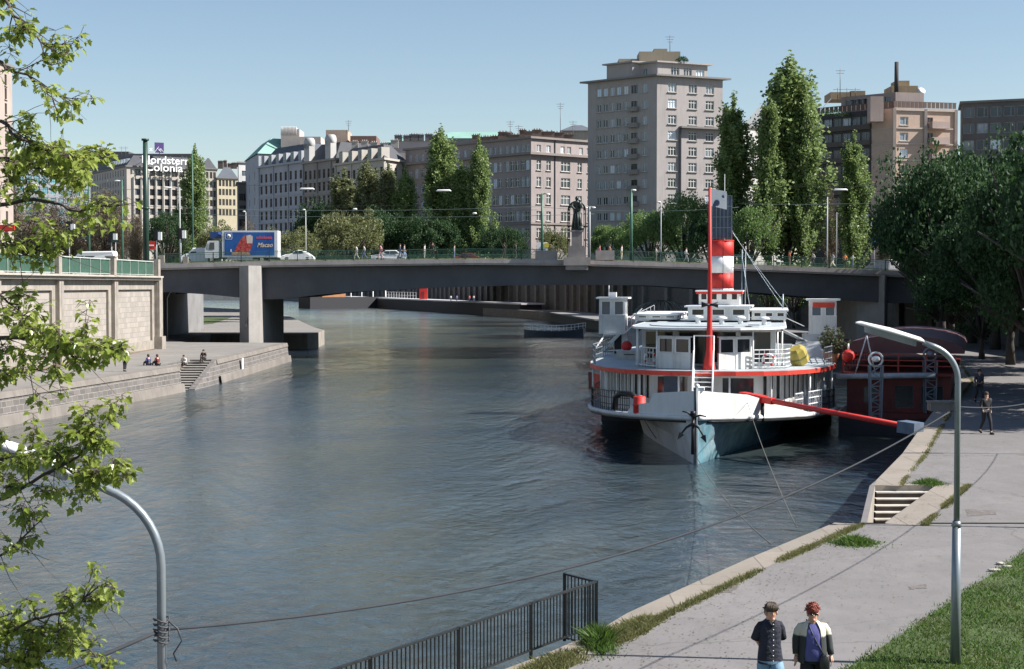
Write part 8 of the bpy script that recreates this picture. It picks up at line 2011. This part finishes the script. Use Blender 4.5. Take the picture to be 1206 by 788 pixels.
def woman(part, t_, s):
    hd = (.0,-.045,1.56)
    nodes = [(0,.0,.95,.155,.125),(0,-.01,1.10,.15,.13),(0,-.01,1.31,.16,.125),(0,-.015,1.46,.055,.055),(*hd,.080,.095),(0,-.035,1.645,.07,.085),
      (.16,.0,1.36,.05),(.25,.02,1.13,.045),(.285,-.06,.90,.030),(-.16,.0,1.36,.05),(-.25,.02,1.13,.045),(-.26,-.05,.89,.030),
      (.09,0,.92,.10),(.10,.02,.50,.065),(.10,.22,.14,.043),(-.09,0,.92,.10),(-.09,-.18,.51,.065),(-.09,-.22,.09,.043)]
    me = skin_mesh(nodes, [(0,1),(1,2),(2,3),(3,4),(4,5),(2,6),(6,7),(7,8),(2,9),(9,10),(10,11),(0,12),(12,13),(13,14),(0,15),(15,16),(16,17)], 2)
    x = MB(); head_detail(x, hd); fingers(x, (.285,-.06,.90), (.1,-.2,-1), (-.2,-1,.1), .35); fingers(x, (-.26,-.05,.89), (-.05,-.2,-1), (.2,-1,.1), .35)
    part('body', join_mesh(me, x), SKINM); face(part, hd, shades=True)
    q = MB(); rings(q, [(0,-.02,.84,.178,.150),(0,-.03,.92,.186,.168),(0,-.03,1.02,.184,.172),(0,-.02,1.12,.172,.158),(0,-.025,1.24,.168,.158),(0,-.02,1.32,.162,.135),(0,-.01,1.38,.140,.105),(0,-.01,1.42,.09,.075)]); part('top', mk(q), mat('top_violet', (.085,.085,.26), .8, 0, .15, 8, .2))
    # open jacket: pale shoulders, dark lower half
    jm = new_mat('jacket_two_tone'); m_, nt, b, out = jm; tc = N(nt, 'ShaderNodeTexCoord'); sp = N(nt, 'ShaderNodeSeparateXYZ'); nt.links.new(tc.outputs['Object'], sp.inputs[0])
    ad_ = N(nt, 'ShaderNodeMath', operation='ADD'); nt.links.new(sp.outputs['Z'], ad_.inputs[0]); nz_ = N(nt, 'ShaderNodeMath', operation='MULTIPLY'); nt.links.new(noise(nt, 6, 3), nz_.inputs[0]); nz_.inputs[1].default_value = .10; nt.links.new(nz_.outputs[0], ad_.inputs[1])
    f = ramp(nt, ad_.outputs[0], [(.0, 0), (1, 1)]); mr = N(nt, 'ShaderNodeMapRange'); nt.links.new(ad_.outputs[0], mr.inputs[0]); mr.inputs[1].default_value = 1.27; mr.inputs[2].default_value = 1.30
    nt.links.new(mixc(nt, mr.outputs[0], (.035,.04,.04), (.62,.58,.46)), b.inputs['Base Color']); b.inputs['Roughness'].default_value = .85
    jk_ = MB(); secs = []
    for z, rx, ry, op in ((.80,.225,.175,.62),(.90,.228,.182,.58),(1.02,.222,.182,.55),(1.14,.212,.172,.52),(1.26,.208,.168,.50),(1.33,.205,.150,.46),(1.385,.182,.122,.42),(1.425,.125,.095,.50),(1.46,.078,.075,.55)):
        r_ = []
        for k in range(23):
            a = -math.pi/2+op+(2*math.pi-2*op)*k/22; c, s2 = math.cos(a), math.sin(a); r_.append((rx*math.copysign(abs(c)**.8, c), -.012+ry*math.copysign(abs(s2)**.8, s2), z))
        secs.append(r_)
    jk_.loft(secs, smooth=True)
    jk_.loft([[(p[0]*.96, p[1]*.96, p[2]) for p in r_] for r_ in reversed(secs)], smooth=True)
    for sx in (-1, 1): sleeve(jk_, [(sx*.11,0,1.385),(sx*.172,.0,1.355),(sx*.215,.006,1.29),(sx*.25,.018,1.15),(sx*(.272 if sx > 0 else .262),-.02,1.02),(sx*(.285 if sx > 0 else .262),-.052,.93)], [.05,.074,.076,.066,.056,.050])
    jk = mk(jk_)
    part('jacket', jk, m_)
    q = MB(); rings(q, [(0,0,.99,.155,.13),(0,0,.92,.178,.15),(0,0,.84,.19,.155),(0,0,.79,.17,.14)])
    sleeve(q, [(.09,0,.88),(.098,.015,.70),(.10,.03,.50),(.10,.12,.32),(.10,.20,.15)], [.09,.108,.086,.075,.07]); sleeve(q, [(-.09,0,.88),(-.095,-.08,.70),(-.09,-.17,.51),(-.09,-.19,.32),(-.09,-.21,.12)], [.09,.108,.086,.075,.07])
    part('trousers', mk(q), mat('trousers_black', (.015,.015,.017), .85))
    h = MB(); h.ball((0,-.03,1.635),(.10,.115,.092),16); h.ball((0,.02,1.575),(.095,.085,.09),14)
    rr = random.Random(2)
    for k in range(46): a = rr.uniform(0,6.28); e = rr.uniform(.1,1.4); h.ball((math.cos(a)*math.cos(e)*.095,-.03+math.sin(a)*math.cos(e)*.105,1.64+math.sin(e)*.085),(.024,.024,.02),6)
    for k in range(140):
        a = rr.uniform(0,6.28); e = rr.uniform(-.1,1.45); c = Vector((math.cos(a)*math.cos(e)*.104, -.03+math.sin(a)*math.cos(e)*.116, 1.635+math.sin(e)*.094))
        if math.sin(a) < -.5 and e < .35: continue
        d = Vector((rr.uniform(-1,1), rr.uniform(-1,1), rr.uniform(-1,1))).normalized(); n_ = (c-Vector((0,-.03,1.61))).normalized(); h.tube([c, c+n_*.014+d*.014, c+n_*.010+d*.034], [.007,.006,.002], 4)
    part('hair', mk(h), mat('hair_red', (.20,.035,.018), .55, 0, .4, 20, .5))
    st_ = MB(); st_.tube([(-.09,.03,1.46),(-.075,-.09,1.42),(-.02,-.165,1.28),(.06,-.19,1.12),(.14,-.185,.98),(.17,-.17,.92)],.011,6); part('bag_strap', mk(st_), blk)
    bg_ = MB(); bg_.loft([[(.10+dx*w*.9,-.20+dy*.045,z) for dx, dy in ((-1,-.6),(-.7,-1),(.7,-1),(1,-.6),(1,.6),(.7,1),(-.7,1),(-1,.6))] for z, w in ((.70,.05),(.72,.085),(.84,.09),(.93,.075),(.955,.04))], closed=True, cap=True, smooth=True)
    o = part('handbag', mk(bg_), mat('leather_black', (.02,.02,.022), .35, 0, .2, 15, .3)); o.location = (.065*s,0,0)
    f = MB()
    for a in ((.10,.22,.14),(-.09,-.22,.09)): f.tube([(a[0],a[1]+.05,a[2]-.045),(a[0],a[1]-.06,a[2]-.05),(a[0],a[1]-.17,a[2]-.05)],[.045,.045,.033],8)
    part('shoes', mk(f), mat('shoe_dark', (.03,.03,.03), .6))
b_ = P(907, 708, 22.2); hz_ = b_.z-2
figure('person in a dark short sleeved button shirt and light blue shorts, arms behind the back', (b_.x, 22.2, 2.0), R(6), hz_, man)
b_ = P(957, 711, 22.4); hz_ = b_.z-2.0
figure('person with short red hair, sunglasses and a black shoulder bag over a violet top', (b_.x, 22.4, 2.0), R(-4), hz_, woman)
print('couple heights', hz_)

# loose pieces on the left quay
a = P(283, 427, 138); o = MB().box((-24.62,139.5,1.15),(.05,.75,1.0)).build('notice', lw2); tag(o, 'small white plate fixed to the left quay wall beyond the stairs', 'plate')
